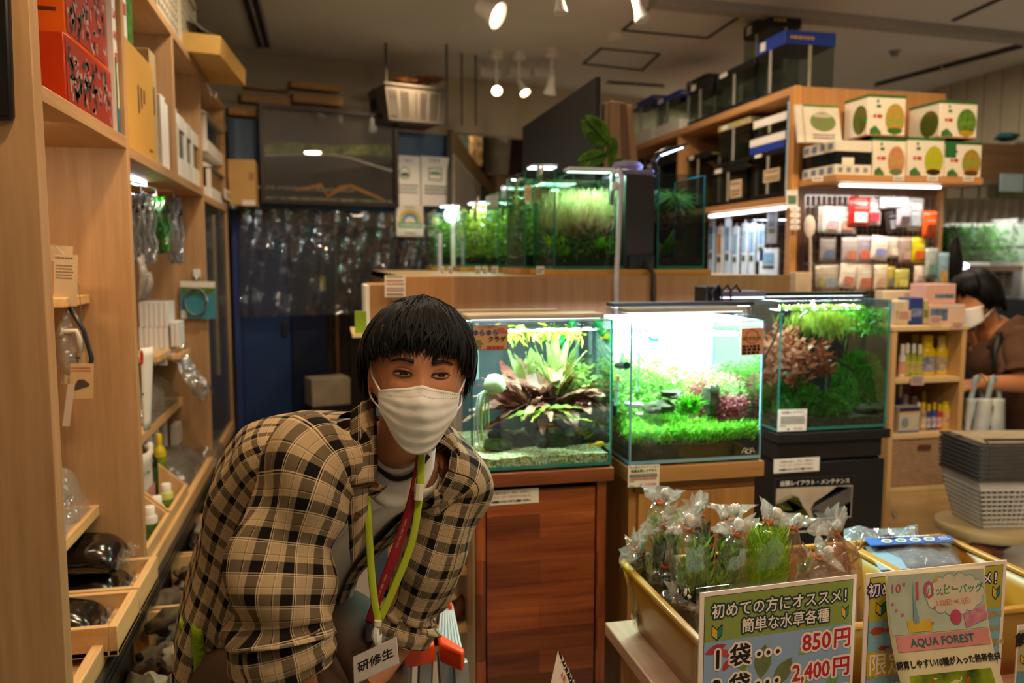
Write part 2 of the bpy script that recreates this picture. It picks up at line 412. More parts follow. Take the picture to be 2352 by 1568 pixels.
part('front_rail',M().box(XL-.02,XL+.005,yA2,yD,zR-.055,zR+.03),PINEY,shelf,bev=.003)
tr=M()
for k in (0,.018,.036):tr.box(XL+.005,XL+.018,yA-.3,yD,zR-.03-k,zR-.018-k)
part('metal_track',tr,DSTEEL,shelf,label='dark metal double sliding track')
part('kick_board',M().box(XL-.06,XL-.04,yA2,yD,.0,zR-.05),mat('3a2c20',.7),shelf)
a,b=PX(303,392,XL-.1),PX(340,404,XL-.1)
lt_=part('light_strip',M().box(XL-.135,XL-.1,a.y,a.y+.22,zS-.014,zS),glow('dff1ff',6),shelf,label='glowing white strip lamp under the upper shelf')
lamp('shelf_lamp','AREA',(XL-.12,a.y+.17,zS-.02),1.0,'ffeeda',(XL-.2,a.y+.17,0),.03,.2)
lamp('shelf_lamp','AREA',(XL-.2,yA2+.22,zS1-.01),1.5,'ffe0b8',(XL-.15,yB,.4),.25,.03)
def sh(px,py,th,x0,y0,y1,name='small_shelf',tilt=0):
    x=PX(px,py,XL).x
s1=PY(207,676,yB);part('shelf_board',M().box(XB,s1.x,yB-.22,yB-.005,s1.z-.024,s1.z),PINEY,shelf,bev=.002)
s2=PY(228,1158,yB);part('shelf_board',M().box(XB,s2.x,yA2+.02,yB,s2.z-.03,s2.z),PINEY,shelf,bev=.002)
s3=PY(418,912,yC);part('shelf_board',M().box(XB,s3.x,yB+.03,yC,s3.z-.035,s3.z),PINEY,shelf,bev=.002)
s4=PY(421,785,yC);part('shelf_board',M().box(XB,s4.x,yC-.55,yC,s4.z-.025,s4.z),PINEY,shelf,bev=.002)
gd=thing('glass_door','clear sliding glass door at the far end of the left shelving','glass door',(XL-.01,yC+.03,zR))
part('pane',M().box(XL-.012,XL-.006,yC+.04,yD-.01,zR+.02,zS-.03),thin('dfe9ee',.12),gd)
part('frame',M().box(XL-.014,XL-.002,yC+.036,yC+.05,zR+.02,zS-.03),STEEL,gd)
m=M()
x=XL+.006
za,zb=zl(490,492),zl(515,850)
yy=yC+.35
m.box(x-.012,x-.008,yy-.012,yy+.012,zb,za)
n_=46
for i in range(n_):
    z=zb+(za-zb)*(i+.5)/n_
    for s_ in (-1,1):m.box(x-.008,x-.003,yy+s_*.008-.004,yy+s_*.008+.004,z-.004,z+.004)
solo('ball_chain',m,mat('c8b89a',.3,.7),'double pale bead chain hanging inside the far glass door','chain',sm=0)
q=[PY(-60,-60,yA),PY(26,-60,yA),PY(38,278,yA),PY(-60,278,yA)]
t=thing('wall_screen','black framed screen hung on the oak end panel','screen',q[2])
part('frame',M().slab(q,(0,-.02,0)),BLACK,t,bev=.006)
part('glass',M().slab([p+V((-.006,-.021,.006)) for p in q],(0,-.001,0)),mat('050506',.08,var=0,spec=.8),t,sm=0)
part('bracket',M().box(q[2].x-.1,q[2].x-.02,yA-.004,yA,q[2].z+.1,q[2].z+.15),BLACK,t)
# ---- boxes on the upper shelves
def bx(name,label,cat,x0,x1,y0,y1,z0,z1,m=CARD,group=None,bev=.002):
    t=thing(name,label,cat,((x0+x1)/2,(y0+y1)/2,z0),group)
    part('carton',M().box(x0,x1,y0,y1,z0,z1),m,t,bev=bev);return t
X_=(1,0,0)
def xfr(x,y0,y1,z0,z1):
    return frame3((x,y0,z1),(x,y1,z1),(x,y0,z0))
def yfr(y,x0,x1,z0,z1):return frame3((x0,y,z1),(x1,y,z1),(x0,y,z0))
zs=zS1+.032
fishred=mat('9a2f20',.35,var=.08)
for i,(za,zb,yo,c) in enumerate(((0,.155,172,'b8340f'),(.157,.34,182,'d65a12'))):
    xf_=XL-.02-.005*i;y0,y1=PX(yo,150,XL).y,yB-.05
    t=thing('fish_food_box',['glossy red box with fish pattern, lower of two on the top left shelf','glossy orange box with yellow letters, upper of two on the top left shelf'][i],'box',(XL-.2,y0,zs+za),'red boxes on the top left shelf')
    part('carton',M().box(XL-.34,xf_,y0,y1,zs+za,zs+zb),mat(c,.25,var=.12,sc=5),t,bev=.002)
    fr,wd,ht=xfr(xf_,y0+.01,y1-.01,zs+za+.01,zs+zb-.01)
    part('side_print',frect(M(),fr,0,wd,0,ht,.001),fishred,t,sm=0)
    md,ml=M(),M()
    for k in range(84):
        u,v=R.uniform(.015,wd-.015),R.uniform(.012,ht-.012);a=R.uniform(0,6.28);l=R.uniform(.009,.017)
        mm=[md,ml][k%2]
        flat(mm,fr,[(u+cos(a+d)*l*r_,v+sin(a+d)*l*r_) for d,r_ in ((0,1.2),(.9,.6),(2.3,.5),(2.8,1.2),(3.6,1.1),(3.9,.5),(5.3,.6))],.0016)
    part('fish_pattern',md,mat('2c3230',.4),t,sm=0);part('fish_pattern',ml,mat('b89a86',.4,var=.3,sc=60,c2='7a5a7a'),t,sm=0)
    if i:
        f2,w2,h2=yfr(y0-.0005,XL-.34,xf_,zs+za,zs+zb)
        lo=put(M(),'OX',.085,f2,w2*.62,h2*.50,.012,.001,sx=.9,rot=-.08);part('lettering',lo,mat('3a1c08',.4),t,sm=0)
        part('lettering',put(M(),'OX',.085,f2,w2*.62,h2*.50,0,.002,sx=.9,rot=-.08),mat('f0a818',.4),t,sm=0)
        part('lettering',frect(M(),f2,w2*.3,w2*.95,h2*.27,h2*.31,.001),mat('5a2408',.4),t,sm=0)
t=thing('aquarium_kit_box','tall white box with green and blue fish print beside the red boxes','box',(XL-.03,yB-.03,zs))
part('carton',M().box(XL-.30,XL-.012,yB-.045,yB-.006,zs,zs+.44),WHITEG,t,bev=.001)
fr,wd,ht=yfr(yB-.046,XL-.30,XL-.012,zs,zs+.44)
fr2,wd2,ht2=xfr(XL-.011,yB-.045,yB-.006,zs,zs+.44)
g=M()
for f_,w_ in ((fr,wd),(fr2,wd2)):frect(g,f_,w_*.05,w_*.95,.0,.07)
part('blue_print',g,mat('2b7fb8',.4,var=.3,sc=60,c2='0f5d3a'),t,sm=0)
g=M();frect(g,fr2,wd2*.1,wd2*.45,.07,.2,.0006);frect(g,fr,wd*.5,wd*.9,.03,.16,.0006);part('green_print',g,mat('3f8a35',.4,var=.2,sc=50),t,sm=0)
g=M()
for k in range(4):put(g,'SALE'[k%4]+'ERA'[k%3],.03,fr2,wd2*.5,.2+.055*k,.001,.0008)
part('lettering',g,INKR,t,sm=0)
zs=zS+.032
def ypos(px):return PX(px,300,XL).y
t=bx('cardboard_box','tall kraft cardboard box standing first on the long upper shelf','box',XL-.26,XL-.01,yB+.05,ypos(363),zs,zs+.30,mat('c8963f',.7,var=.04,sc=4))
fr,wd,ht=xfr(XL-.009,yB+.05,ypos(363),zs,zs+.30);g=M()
for k in range(3):frect(g,fr,wd*(.42+.1*k),wd*(.46+.1*k),.12+.02*k,.2)
lines(g,fr,wd*.75,wd*.9,[.03],.008);part('lettering',g,mat('7a5524',.7),t,sm=0)
t=bx('cardboard_box','grey-beige cardboard box behind the tall kraft box on the upper shelf','box',XL-.26,XL-.02,ypos(364)+.005,ypos(378),zs,zs+.36,mat('b59c70',.8,var=.05))
fr,wd,ht=xfr(XL-.019,ypos(364)+.005,ypos(378),zs,zs+.36);g=M()
for k in range(3):frect(g,fr,wd*(.2+.16*k),wd*(.27+.16*k),.16,.25)
part('lettering',g,mat('6f5c3c',.7),t,sm=0)
t=thing('terrarium_kit_pack','white pack with green plant photo lying on top of the tall kraft box','box',(XL-.1,yB+.06,zs+.302))
part('carton',M().box(XL-.22,XL-.012,yB+.055,yB+.19,zs+.302,zs+.43),WHITE,t,bev=.002)
fr,wd,ht=yfr(yB+.054,XL-.22,XL-.012,zs+.302,zs+.43);g=frect(M(),fr,wd*.05,wd*.55,0,ht);part('photo',g,mat('3f7a2c',.4,var=.4,sc=40),t,sm=0)
fr,wd,ht=xfr(XL-.011,yB+.055,yB+.19,zs+.302,zs+.43);g=frect(M(),fr,wd*.5,wd*.98,0,ht);part('photo',g,mat('4f9a30',.4,var=.4,sc=40),t,sm=0)
part('lettering',lines(M(),fr,wd*.1,wd*.4,[.05,.07,.09],.012) or frect(M(),fr,wd*.12,wd*.4,.06,.09,.0006),INKR,t,sm=0)
pos=[(379,389),(390,402),(404,416),(418,433),(435,448),(449,464)]
for i,(a,b) in enumerate(pos):
    y0,y1=ypos(a),ypos(b)-.006;h=[.24,.235,.245,.235,.23,.225][i]
    if i<2:
        bx('white_carton',['plain white carton next to the beige box on the upper shelf','second plain white carton on the upper shelf, slightly farther'][i],'box',XL-.26,XL-.01-.01*i,y0,y1,zs,zs+h,WHITE,'white cartons on the upper shelf')
        continue
    t=thing('boxed_glass_tank',ORD[i-2]+' white-framed boxed glass tank on the long upper shelf, counted from the plain cartons','boxed tank',(XL-.13,y0,zs),'white framed boxed tanks on the upper shelf')
    part('base_cap',M().box(XL-.26,XL-.012,y0,y1,zs,zs+.075),WHITE,t,bev=.002)
    part('top_cap',M().box(XL-.26,XL-.012,y0,y1,zs+h-.055,zs+h),WHITE,t,bev=.002)
    part('glass',M().box(XL-.255,XL-.02,y0+.004,y1-.004,zs+.075,zs+h-.055),thin('b9c8c4',.15),t)
    for yy in (y0,y1-.006):part('corner_strip',M().box(XL-.02,XL-.012,yy,yy+.006,zs+.075,zs+h-.055),WHITE,t)
zf=zS+.012
for i,(px0,px1,za,zb) in enumerate(((476,500,.20,.43),(482,512,-.01,.2))):
    y0,y1=ypos(px0)+.05,ypos(px1)+.3
    t=thing('white_bird_feeder',['white framed glass house with peaked roof, upper one in the far bay','white framed glass house under the peaked one in the far bay'][i],'glass house',(XL-.12,y0,zf+za+.01),'white glass houses in the far bay')
    part('base',M().box(XL-.26,XL-.01,y0,y1,zf+za+.01,zf+za+.07),WHITE,t,bev=.003)
    p=M()
    for x in (XL-.25,XL-.03):
        for yy in (y0,y1-.02):p.box(x,x+.02,yy,yy+.02,zf+za+.07,zf+zb-.05)
    part('post',p,WHITE,t)
    part('pane',M().box(XL-.24,XL-.02,y0+.008,y1-.008,zf+za+.07,zf+zb-.05),thin('c4d0cc',.12),t)
    xc=XL-.135
    part('roof',M().hexa([(XL-.27,y0-.01,zf+zb-.05),(XL,y0-.01,zf+zb-.05),(xc+.06,y0-.01,zf+zb),(xc-.06,y0-.01,zf+zb)],[(XL-.27,y1+.01,zf+zb-.05),(XL,y1+.01,zf+zb-.05),(xc+.06,y1+.01,zf+zb),(xc-.06,y1+.01,zf+zb)]),WHITE,t)
a,b=PY(522,365,yD+.1),PY(588,472,yD+.1)
t=thing('cardboard_box','square kraft cardboard box at the end of the left shelving, left of the framed poster','box',((a.x+b.x)/2,yD+.2,b.z))
part('carton',M().box(a.x,b.x,yD+.1,yD+.3,b.z,a.z),mat('c9a063',.75,var=.03),t,bev=.003)
fr,wd,ht=yfr(yD+.099,a.x,b.x,b.z,a.z)
part('tape',frect(M(),fr,wd*.78,wd*.96,ht*.55,ht*.72),CARDD,t,sm=0);part('label',frect(M(),fr,wd*.5,wd*.97,.0,ht*.12),PAPER,t,sm=0)
part('support_bracket',M().box(a.x+.02,a.x+.04,yD+.03,yD+.12,b.z-.02,b.z),STEEL,t)
t=thing('price_tag','small cream price tag clipped at the end of the far bay shelf','price tag',PX(530,470,XL+.01))
a,b=PX(517,432,XL+.012),PX(540,470,XL+.012)
part('card',M().box(XL+.008,XL+.012,a.y,b.y,b.z,a.z),PAPER,t);fr,wd,ht=xfr(XL+.0125,a.y,b.y,b.z,a.z);g=M();lines(g,fr,wd*.1,wd*.9,[ht*.3,ht*.5,ht*.7],ht*.12);part('lettering',g,INK,t,sm=0)
# ---- things on top of the left shelving
zt=zTop+.03
lat=mat('cfc4a8',.6,var=.05)
def crate(name,label,x0,x1,y0,y1,z0,z1,m,nx,nzz,group=None,face='x',dark=None):
    t=thing(name,label,'crate',((x0+x1)/2,(y0+y1)/2,z0),group);f=.03
    b=M()
    b.box(x0+f*.5,x1-f*.5,y0+f*.5,y1-f*.5,z0,z0+.008)
    part('base',b,m,t)
    wl=M()
    for (ax,lo,hi) in (('y',y0,y1),('x',x0,x1)):
        for side in (0,1):
            n_=nx if ax=='y' else max(3,int(nx*(x1-x0)/(y1-y0)))
            for i in range(n_+1):
                u=lo+(hi-lo)*i/n_
                if ax=='y':
                    x=x0 if side==0 else x1-.004;wl.box(x,x+.004,u-.006,u+.006,z0,z1)
                else:
                    y=y0 if side==0 else y1-.004;wl.box(u-.006,u+.006,y,y+.004,z0,z1)
            for j in range(nzz+1):
                z=z0+(z1-z0)*j/nzz
                if ax=='y':
                    x=x0 if side==0 else x1-.004;wl.box(x+.0005,x+.0035,lo,hi,z-.006,z+.006)
                else:
                    y=y0 if side==0 else y1-.004;wl.box(lo,hi,y+.0005,y+.0035,z-.006,z+.006)
    part('lattice_wall',wl,m,t,sm=0)
    rm=M();rm.box(x0-.008,x1+.008,y0-.008,y0+.008,z1-.015,z1+.01).box(x0-.008,x1+.008,y1-.008,y1+.008,z1-.015,z1+.01).box(x0-.008,x0+.008,y0,y1,z1-.015,z1+.01).box(x1-.008,x1+.008,y0,y1,z1-.015,z1+.01)
    part('rim',rm,m,t,sm=0);return t
ya,yb,yc=yl(384,40),yl(425,40),yl(452,40)
crate('lattice_basket','cream plastic lattice basket on top of the left shelving, nearer one',XL-.36,XL-.02,ya-.1,yb-.03,zt,zt+.27,lat,9,8,'lattice baskets on top of the left shelving')
crate('lattice_basket','cream plastic lattice basket on top of the left shelving, farther one',XL-.36,XL-.02,yb,yc+.08,zt,zt+.27,lat,8,8,'lattice baskets on top of the left shelving')
a=PX(458,136,XL+.06)
t=thing('cardboard_box','long flat kraft carton jutting out from the top of the left shelving','box',(XL-.1,a.y+.2,zt),rot=(0,.0,.0))
bxm=M().box(-.25,.16,-.30,.30,0,.075)
part('carton',bxm,mat('cfa355',.7,var=.04),t,bev=.003)
part('lettering',put(M(),'AQUA',.03,yfr(-.301,-.25,.16,0,.075)[0],.22,.04),mat('8a6630',.7),t,sm=0)
t.location=(XL-.02,a.y+.45,zt+.005);t.rotation_euler=(0,radians(4),radians(-4))
bg=M().grid([[V((XL-.2+.3*i/9,a.y+.25+.65*j/9,zt+.09+.13*sin(pi*min(1,i/9+.05))*sin(pi*(j+.6)/10)**.5)) for i in range(10)] for j in range(10)]).bump(.03,14,3)
solo('plastic_bag',bg,thin('e0ded8',.14,.25,.55,'a7a39b',22),'crumpled translucent grey plastic bag on the long flat carton','plastic bag',solid=.002)
for i,(px,py) in enumerate(((505,92),(518,100),(532,96))):
    p=PX(px,150,XL-.12);p.y=min(p.y,yD-.02*i);p.x=XL-.12;solo('bamboo_stick',M().tube([(p.x,p.y,zt+.001),(p.x+.02*i,p.y+.02,zt+.27),(p.x+.03*i-.02,p.y+.05,zt+.36)],.008,6),mat('a98346',.6),ORD[i]+' upright bamboo stick behind the plastic bag, counted from the baskets','stick','bamboo sticks on top of the shelving')
h=PX(474,205,XL+.005)
solo('wall_hook',M().tube([h+V((0,0,.03)),h+V((.012,0,.0)),h+V((.02,0,-.03)),h+V((.035,0,-.035)),h+V((.042,0,-.015))],.005,7),WHITE,'white plastic hook on the shelf edge under the long flat carton','hook')
# ---- hanging hoses, packets (bay 2)
def coil(label,px,py,rx,rz,m,turns,yo,group=None,wd=.03):
    c=PX(px,py,XL-.07);pts=[]
    for i in range(turns*22+1):
        a=2*pi*i/22;k=i/(turns*22);pts.append(c+V((wd*(k-.5)*2+.006*sin(a*3+i),rx*sin(a)*(.93+.05*sin(i/22+1)),rz*cos(a)*(.95+.04*cos(i/22*2)))))
    t=thing('hose_coil',label,'hose',c-V((0,0,rz)),group);part('hose',M().tube(pts,.0065,6),m,t,sm=180)
    part('tie',M().lathe([(.03,-.012),(.032,0),(.03,.012)],c+V((0,0,rz*.55)),10,1,.5),BLACK,t)
    part('hook',M().tube([c+V((0,0,rz-.005)),c+V((0,0,rz+.03)),(c.x-.12,c.y,zS)],.004,6),STEEL,t)
clearm=thin('ccd4dc',.2,.08,.25,'b8c0c8')
coil('thick coil of clear bluish hose hanging nearest under the upper shelf',326,525,.07,.115,clearm,5,0,'hose coils under the upper shelf',.04)
coil('coil of translucent green hose hanging between the clear coils',362,518,.09,.1,mat('1d6a1c',.15,var=.2,spec=.8),6,0,'hose coils under the upper shelf',.03)
coil('loose coil of clear hose hanging farthest under the upper shelf',402,530,.09,.13,clearm,4,0,'hose coils under the upper shelf',.022)
h=PY(452,628,yC-.004)
solo('wall_hook',M().box(h.x-.014,h.x+.014,yC-.012,yC,h.z-.015,h.z+.018).tube([h+V((0,-.008,-.012)),h+V((0,-.02,-.028)),h+V((0,-.03,-.02))],.004,6),WHITE,'white adhesive hook holding the blue hose packet','hook',bev=.003)
a,b=PY(414,645,yC-.03),PY(497,730,yC-.03)
fr,wd,ht=frame3(a,(b.x,yC-.03,a.z-.004),(a.x-.005,yC-.03,b.z))
t=board('hose_packet','teal packet of clear airline hose hanging on a white hook','packet',fr,wd,ht,mat('3f8fa0',.35,var=.05),.012)
g=frect(M(),fr,0,wd,ht*.84,ht*1.0,.001);part('header_card',g,PAPER,t,sm=0)
g=frect(M(),fr,wd*.05,wd*.95,ht*.66,ht*.84,.001);part('photo',g,mat('3d3a30',.4,var=.5,sc=60,c2='6f9a2c'),t,sm=0)
c=fr[0]+fr[1]*wd*.45+fr[2]*ht*.45+fr[3]*.012
part('hose',M().tube([c+fr[1]*cos(2*pi*i/20)*wd*.32+fr[2]*sin(2*pi*i/20)*ht*.36 for i in range(42)],.005,6,up=fr[3]),mat('d6dfe0',.2),t,sm=180)
part('label',frect(M(),fr,wd*.02,wd*.17,ht*.0,ht*.22,.0012),PAPER,t,sm=0)
for i,(px0,py0,px1,py1) in enumerate(((316,588,330,685),(328,625,346,684))):
    a,b=PX(px0,py0,XL-.05),PX(px1,py1,XL-.05)
    m_=M().grid([[V((XL-.05+.02*sin(pi*i_/6)*sin(pi*min(1,(j+.5)/7)),a.y+(b.y-a.y)*i_/6,a.z+(b.z-a.z)*j/7)) for i_ in range(7)] for j in range(8)]).bump(.008,30,i)
    solo('plastic_packet',m_,thin('e6e6e6',.2,.1,.3,'cfcac0',40),['narrow clear plastic packet hanging beside the oak divider','small clear plastic packet under the hose coils'][i],'packet','clear packets beside the divider',solid=.003)
# ---- bay 1: hanging packs with kraft cards
def kraft(label,px0,py0,px1,py1,Y,m,extra,th=.004):
    a,b=PY(px0,py0,Y),PY(px1,py1,Y);fr,wd,ht=frame3(a,(b.x,Y+.01,a.z-.003),(a.x+.004,Y,b.z))
    t=board('kraft_card_pack',label,'packet',fr,wd,ht,m,th,'kraft card packs in the near bay');extra(t,fr,wd,ht);return t
def ex1(t,fr,wd,ht):
    g=M();lines(g,fr,wd*.05,wd*.85,[ht*.93],ht*.045);lines(g,fr,wd*.08,wd*.85,[ht*(.78-.06*k) for k in range(5)],ht*.03);lines(g,fr,wd*.3,wd*.6,[ht*.1],ht*.08);part('lettering',g,mat('5a4632',.7),t,sm=0)
def ex2(t,fr,wd,ht):
    g=M();lines(g,fr,wd*.2,wd*.75,[ht*.82,ht*.72],ht*.09);part('lettering',g,mat('5a4632',.7),t,sm=0)
def ex3(t,fr,wd,ht):
    g=M();lines(g,fr,wd*.05,wd*.95,[ht*.88,ht*.8],ht*.05,seed=4);part('lettering',g,mat('a8402c',.7),t,sm=0)
    part('turtle_print',flat(M(),fr,[(wd*x,ht*y) for x,y in ((.2,.4),(.35,.55),(.6,.55),(.85,.42),(.8,.35),(.55,.3),(.3,.25),(.15,.22))],.0006),mat('4a3b2a',.7),t,sm=0)
krm=mat('bfa480',.75,var=.04);Yk=yB-.2
kraft('kraft card header peeking out above the printed kraft card',108,562,160,600,Yk+.05,krm,lambda*a:None)
kraft('tall kraft card pack with printed lines on the near bay hook',112,582,170,701,Yk,krm,ex1)
kraft('kraft card pack with bold print hanging below in the near bay',140,808,188,880,Yk+.02,krm,ex2)
kraft('kraft card pack with turtle picture and red print in the near bay',152,835,207,914,Yk-.01,mat('c2a070',.75,var=.04),ex3)
kraft('pale kraft pack lowest in the near bay, half behind the end panel',134,880,153,978,Yk-.06,mat('b39b83',.75,var=.04),lambda*a:None)
a,b=PY(120,700,Yk+.03),PY(190,880,Yk+.03)
m_=M().grid([[V((a.x+(b.x-a.x)*(.15+.85*i/8)*(.6+.4*j/9),Yk+.03-.03*sin(pi*i/8)*sin(pi*j/9),a.z+(b.z-a.z)*j/9)) for i in range(9)] for j in range(10)]).bump(.01,22,4)
t=thing('filter_packet','clear plastic packet with black and blue tubing hanging in the near bay','packet',(a.x,Yk+.03,b.z))
part('film',m_,FILM,t,solid=.001)
p0=PY(160,705,Yk+.025);part('tubing',M().tube([p0,p0+V((.03,0,-.06)),p0+V((.045,.0,-.13)),p0+V((.03,0,-.2))],.006,6),mat('2a3038',.3),t,sm=180)
part('hook_loop',M().tube([PY(140,775,Yk+.01),PY(146,760,Yk+.01),PY(175,760,Yk+.01),PY(183,780,Yk+.01),PY(184,810,Yk+.01)],.007,6),mat('c9bfae',.5),t,sm=180)
part('hanger',M().tube([PY(122,560,Yk+.03),PY(165,600,Yk+.03),PY(182,660,Yk+.03),PY(192,800,Yk+.03)],.0012,5),STEEL,t)
# ---- plastic bags on shelves
def bag(name,label,cat,c,rx,ry,rz,m,seed,group=None,rough=.02,contents=None,lift=0):
    c=V(c);t=thing(name,label,cat,c,group)
    rows=[]
    for j in range(13):
        v=-1+2*j/12;row=[]
        for i in range(15):
            u=-1+2*i/14;row.append(c+V((rx*u,ry*v,rz*2*max(0,(1-u**4)*(1-v**4))**.6+.004)))
        rows.append(row)
    lo=[[V((p.x,p.y,c.z+.001)) for p in r] for r in rows]
    b=M().grid(rows).bump(rough,16,seed);k=len(b.v);b.v=[V((p.x,p.y,max(p.z,c.z+.002))) for p in b.v]
    b.grid(lo)
    if contents:
        part('contents',contents[0],contents[1],t,sm=180)
    part('film',b,m,t,sm=180);return t
stone=mat('7d786c',.9,var=.35,sc=14,bump=.5,c2='4c463c')
gfilm=thin('d8d6d0',.12,.1,.18,'b9b2a4',26)
yy=yC-.42
t=bag('gravel_bag','large clear bag of grey gravel on the middle shelf of the second bay','bag',(s3.x-.17,yC-.36,s3.z),.17,.30,.075,gfilm,3,contents=(M().blob((s3.x-.17,yC-.36,s3.z+.065),(.145,.26,.065),4,.15,16,10),speck(['8b877c','6d6a62','a09a8c','57534c'],220)))
p=PY(455,850,yC-.15)
m_=M().grid([[V((s3.x-.13+.26*i/17,yC-.36+.26*j/17,s3.z+.14+.11*sin(pi*i/17)-.10*(i/17)**2+.02*sin(j*1.3))) for i in range(18)] for j in range(18)]).bump(.03,14,8).bump(.022,34,5)
solo('plastic_wrap',m_,thin('eeeeee',.22,.06,.12,'d6d2c8',30),'crumpled shiny clear wrap lying over the grey gravel bag','plastic bag',solid=.001)
g_='stacked white cartons on the middle shelf'
k=0
for r_,(px0,px1,py0,py1,n_) in enumerate(((318,389,752,812,6),(318,389,694,750,6),(391,412,740,796,2))):
    a,b=PY(px0,py0,yC-.3),PY(px1,py1,yC-.3)
    for i in range(n_):
        x0=a.x+(b.x-a.x)*i/n_;x1=a.x+(b.x-a.x)*(i+.9)/n_
        z0=b.z if r_ != 2 else b.z
        o=part('filter_carton',M().box(x0,x1,yC-.3,yC-.16,z0,a.z),WHITE,bev=.0015)
        tag(o,f"white carton, {ORD[i]} from the oak divider in the {['lower row', 'upper row', 'short end row'][r_]} of the white stack",'box',g_)
part('shelf_board',M().box(XB,PY(412,800,yC-.3).x+.01,yC-.34,yC-.1,PY(389,812,yC-.3).z-.02,PY(389,812,yC-.3).z-.001),PINEX,shelf)
for i,(px0,px1) in enumerate(((343,362),(364,384))):
    a,b=PY(px0,815,yC-.36),PY(px1,838,yC-.36);fr,wd,ht=yfr(yC-.36,a.x,b.x,b.z,a.z)
    t=board('price_tag',['red and white price tag under the white cartons, nearer the divider','red and white price tag under the white cartons, farther from the divider'][i],'price tag',fr,wd,ht,PAPER,.002,'price tags under the white cartons')
    g=M();lines(g,fr,wd*.08,wd*.92,[ht*.25,ht*.5,ht*.75],ht*.16,seed=i);part('lettering',g,INKR,t,sm=0)
    part('clip',M().box(a.x+wd*.4,a.x+wd*.6,yC-.358,yC-.33,a.z-.004,a.z+.004),WHITE,t)
a,b=PX(322,800,XL-.04),PX(347,975,XL-.04)
m_=M().grid([[V((XL-.04+.025*sin(pi*j/7)*(1-i/9*.6),a.y+(b.y-a.y)*(j/7)*(1-.35*i/9),a.z+(b.z-a.z)*i/9)) for j in range(8)] for i in range(10)])
t=solo('soil_bag',m_,mat('ddd8cc',.35,var=.04),'tall white pouch with red round mark beside the oak divider','bag',solid=.004)
fr=(PX(322,975,XL-.0),V((0,1,0)),V((0,0,1)),V((1,0,0)));wd=b.y-a.y;ht=a.z-b.z
part('mark',fdisc(M(),fr,wd*.35,ht*.72,.022,.004),RED,t,sm=0,label='round red printed mark');part('mark',frect(M(),fr,wd*.12,wd*.4,ht*.3,ht*.33,.004),GREEN,t,sm=0,label='green printed dash')
def tray(label,y0,y1,x0,x1,z0,h,m=PINEX,slope=0,group=None):
    t=thing('wooden_tray',label,'tray',((x0+x1)/2,(y0+y1)/2,z0),group)
    part('base',M().box(x0,x1,y0,y1,z0,z0+.012),m,t)
    part('front_board',M().box(x1-.014,x1,y0,y1,z0,z0+h*.45),PINEY,t,bev=.001)
    for y in (y0,y1-.012):
        part('side_board',M().hexa([(x0,y,z0),(x1-.01,y,z0),(x1-.01,y,z0+h*.45),(x0+(x1-x0)*.45,y,z0+h)],[(x0,y+.012,z0),(x1-.01,y+.012,z0),(x1-.01,y+.012,z0+h*.45),(x0+(x1-x0)*.45,y+.012,z0+h)]).add([(x0,y,z0),(x0,y,z0+h),(x0+(x1-x0)*.45,y,z0+h),(x0,y+.012,z0),(x0,y+.012,z0+h),(x0+(x1-x0)*.45,y+.012,z0+h)],[(0,2,1),(3,4,5),(1,2,5,4),(0,1,4,3)]),PINE,t)
    return t
yt0=yB+.06;ym=yl(395,1180)
zq=zR-.02
t=tray('angled pine tray holding the bottles in the second bay',yt0,ym,XL-.24,XL-.005,zq,.2)
part('step',M().box(XL-.225,XL-.14,yt0+.014,ym-.014,zq+.0125,zq+.142),PINEY,t);part('step',M().box(XL-.139,XL-.08,yt0+.014,ym-.014,zq+.0125,zq+.082),PINEY,t)
tray('angled pine tray holding the white pouch in the second bay',ym+.02,yl(435,1100),XL-.24,XL-.005,zq,.2)
def bottle(name,label,p,r,h,body,cap,group,lab=None,kind=0):
    t=thing(name,label,'bottle',p,group)
    if kind==0:pr=[(r*.9,0),(r,.004),(r,h*.62),(r*.86,h*.70),(r*.4,h*.78),(r*.38,h*.84)]
    else:pr=[(r*.9,0),(r,.004),(r,h*.7),(r*.8,h*.76),(r*.6,h*.78)]
    part('body',M().lathe(pr,p,14),body,t,sm=50)
    part('cap',M().lathe([(r*.46,h*.80),(r*.46,h*.97),(r*.36,h)] if kind==0 else [(r*.7,h*.77),(r*.7,h*.98),(r*.6,h)],p,12),cap,t,sm=50)
    if lab:part('label',M().lathe([(r*1.02,h*.12),(r*1.02,h*.55)],p,14),lab,t,sm=60)
    return t
amber=mat('3a2712',.12,var=.2,spec=.8);dkb=mat('20301c',.15,var=.2)
bt=[(340,1120,1,amber,WHITE,WHITE),(358,1112,1,amber,WHITE,WHITE),(378,1112,1,mat('d6d2c4',.2),WHITE,None),(350,1160,0,dkb,WHITE,mat('2c4a22',.5,var=.2,sc=60)),(371,1160,0,mat('d8c21c',.3),YELLOW,mat('8aa032',.5,var=.3,sc=60)),(344,1190,1,mat('dcd8cc',.3),WHITE,mat('4c7a3a',.5,var=.3,sc=60)),(362,1200,1,mat('dcd8cc',.3),WHITE,mat('3d5f2c',.5,var=.3,sc=60)),(384,1185,1,mat('c9d070',.3),WHITE,mat('77983a',.5,var=.3,sc=60))]
names=['brown bottle with white cap, back left in the bottle tray','brown bottle with white cap, back middle of the bottle tray','pale bottle with white cap at the back of the bottle tray','dark green bottle with white cap in the middle of the bottle tray','yellow capped bottle standing in the middle of the bottle tray','white bottle with green print at the front of the tray beside the divider','white bottle with dark green print at the front middle of the tray','yellow-green bottle at the far front of the bottle tray']
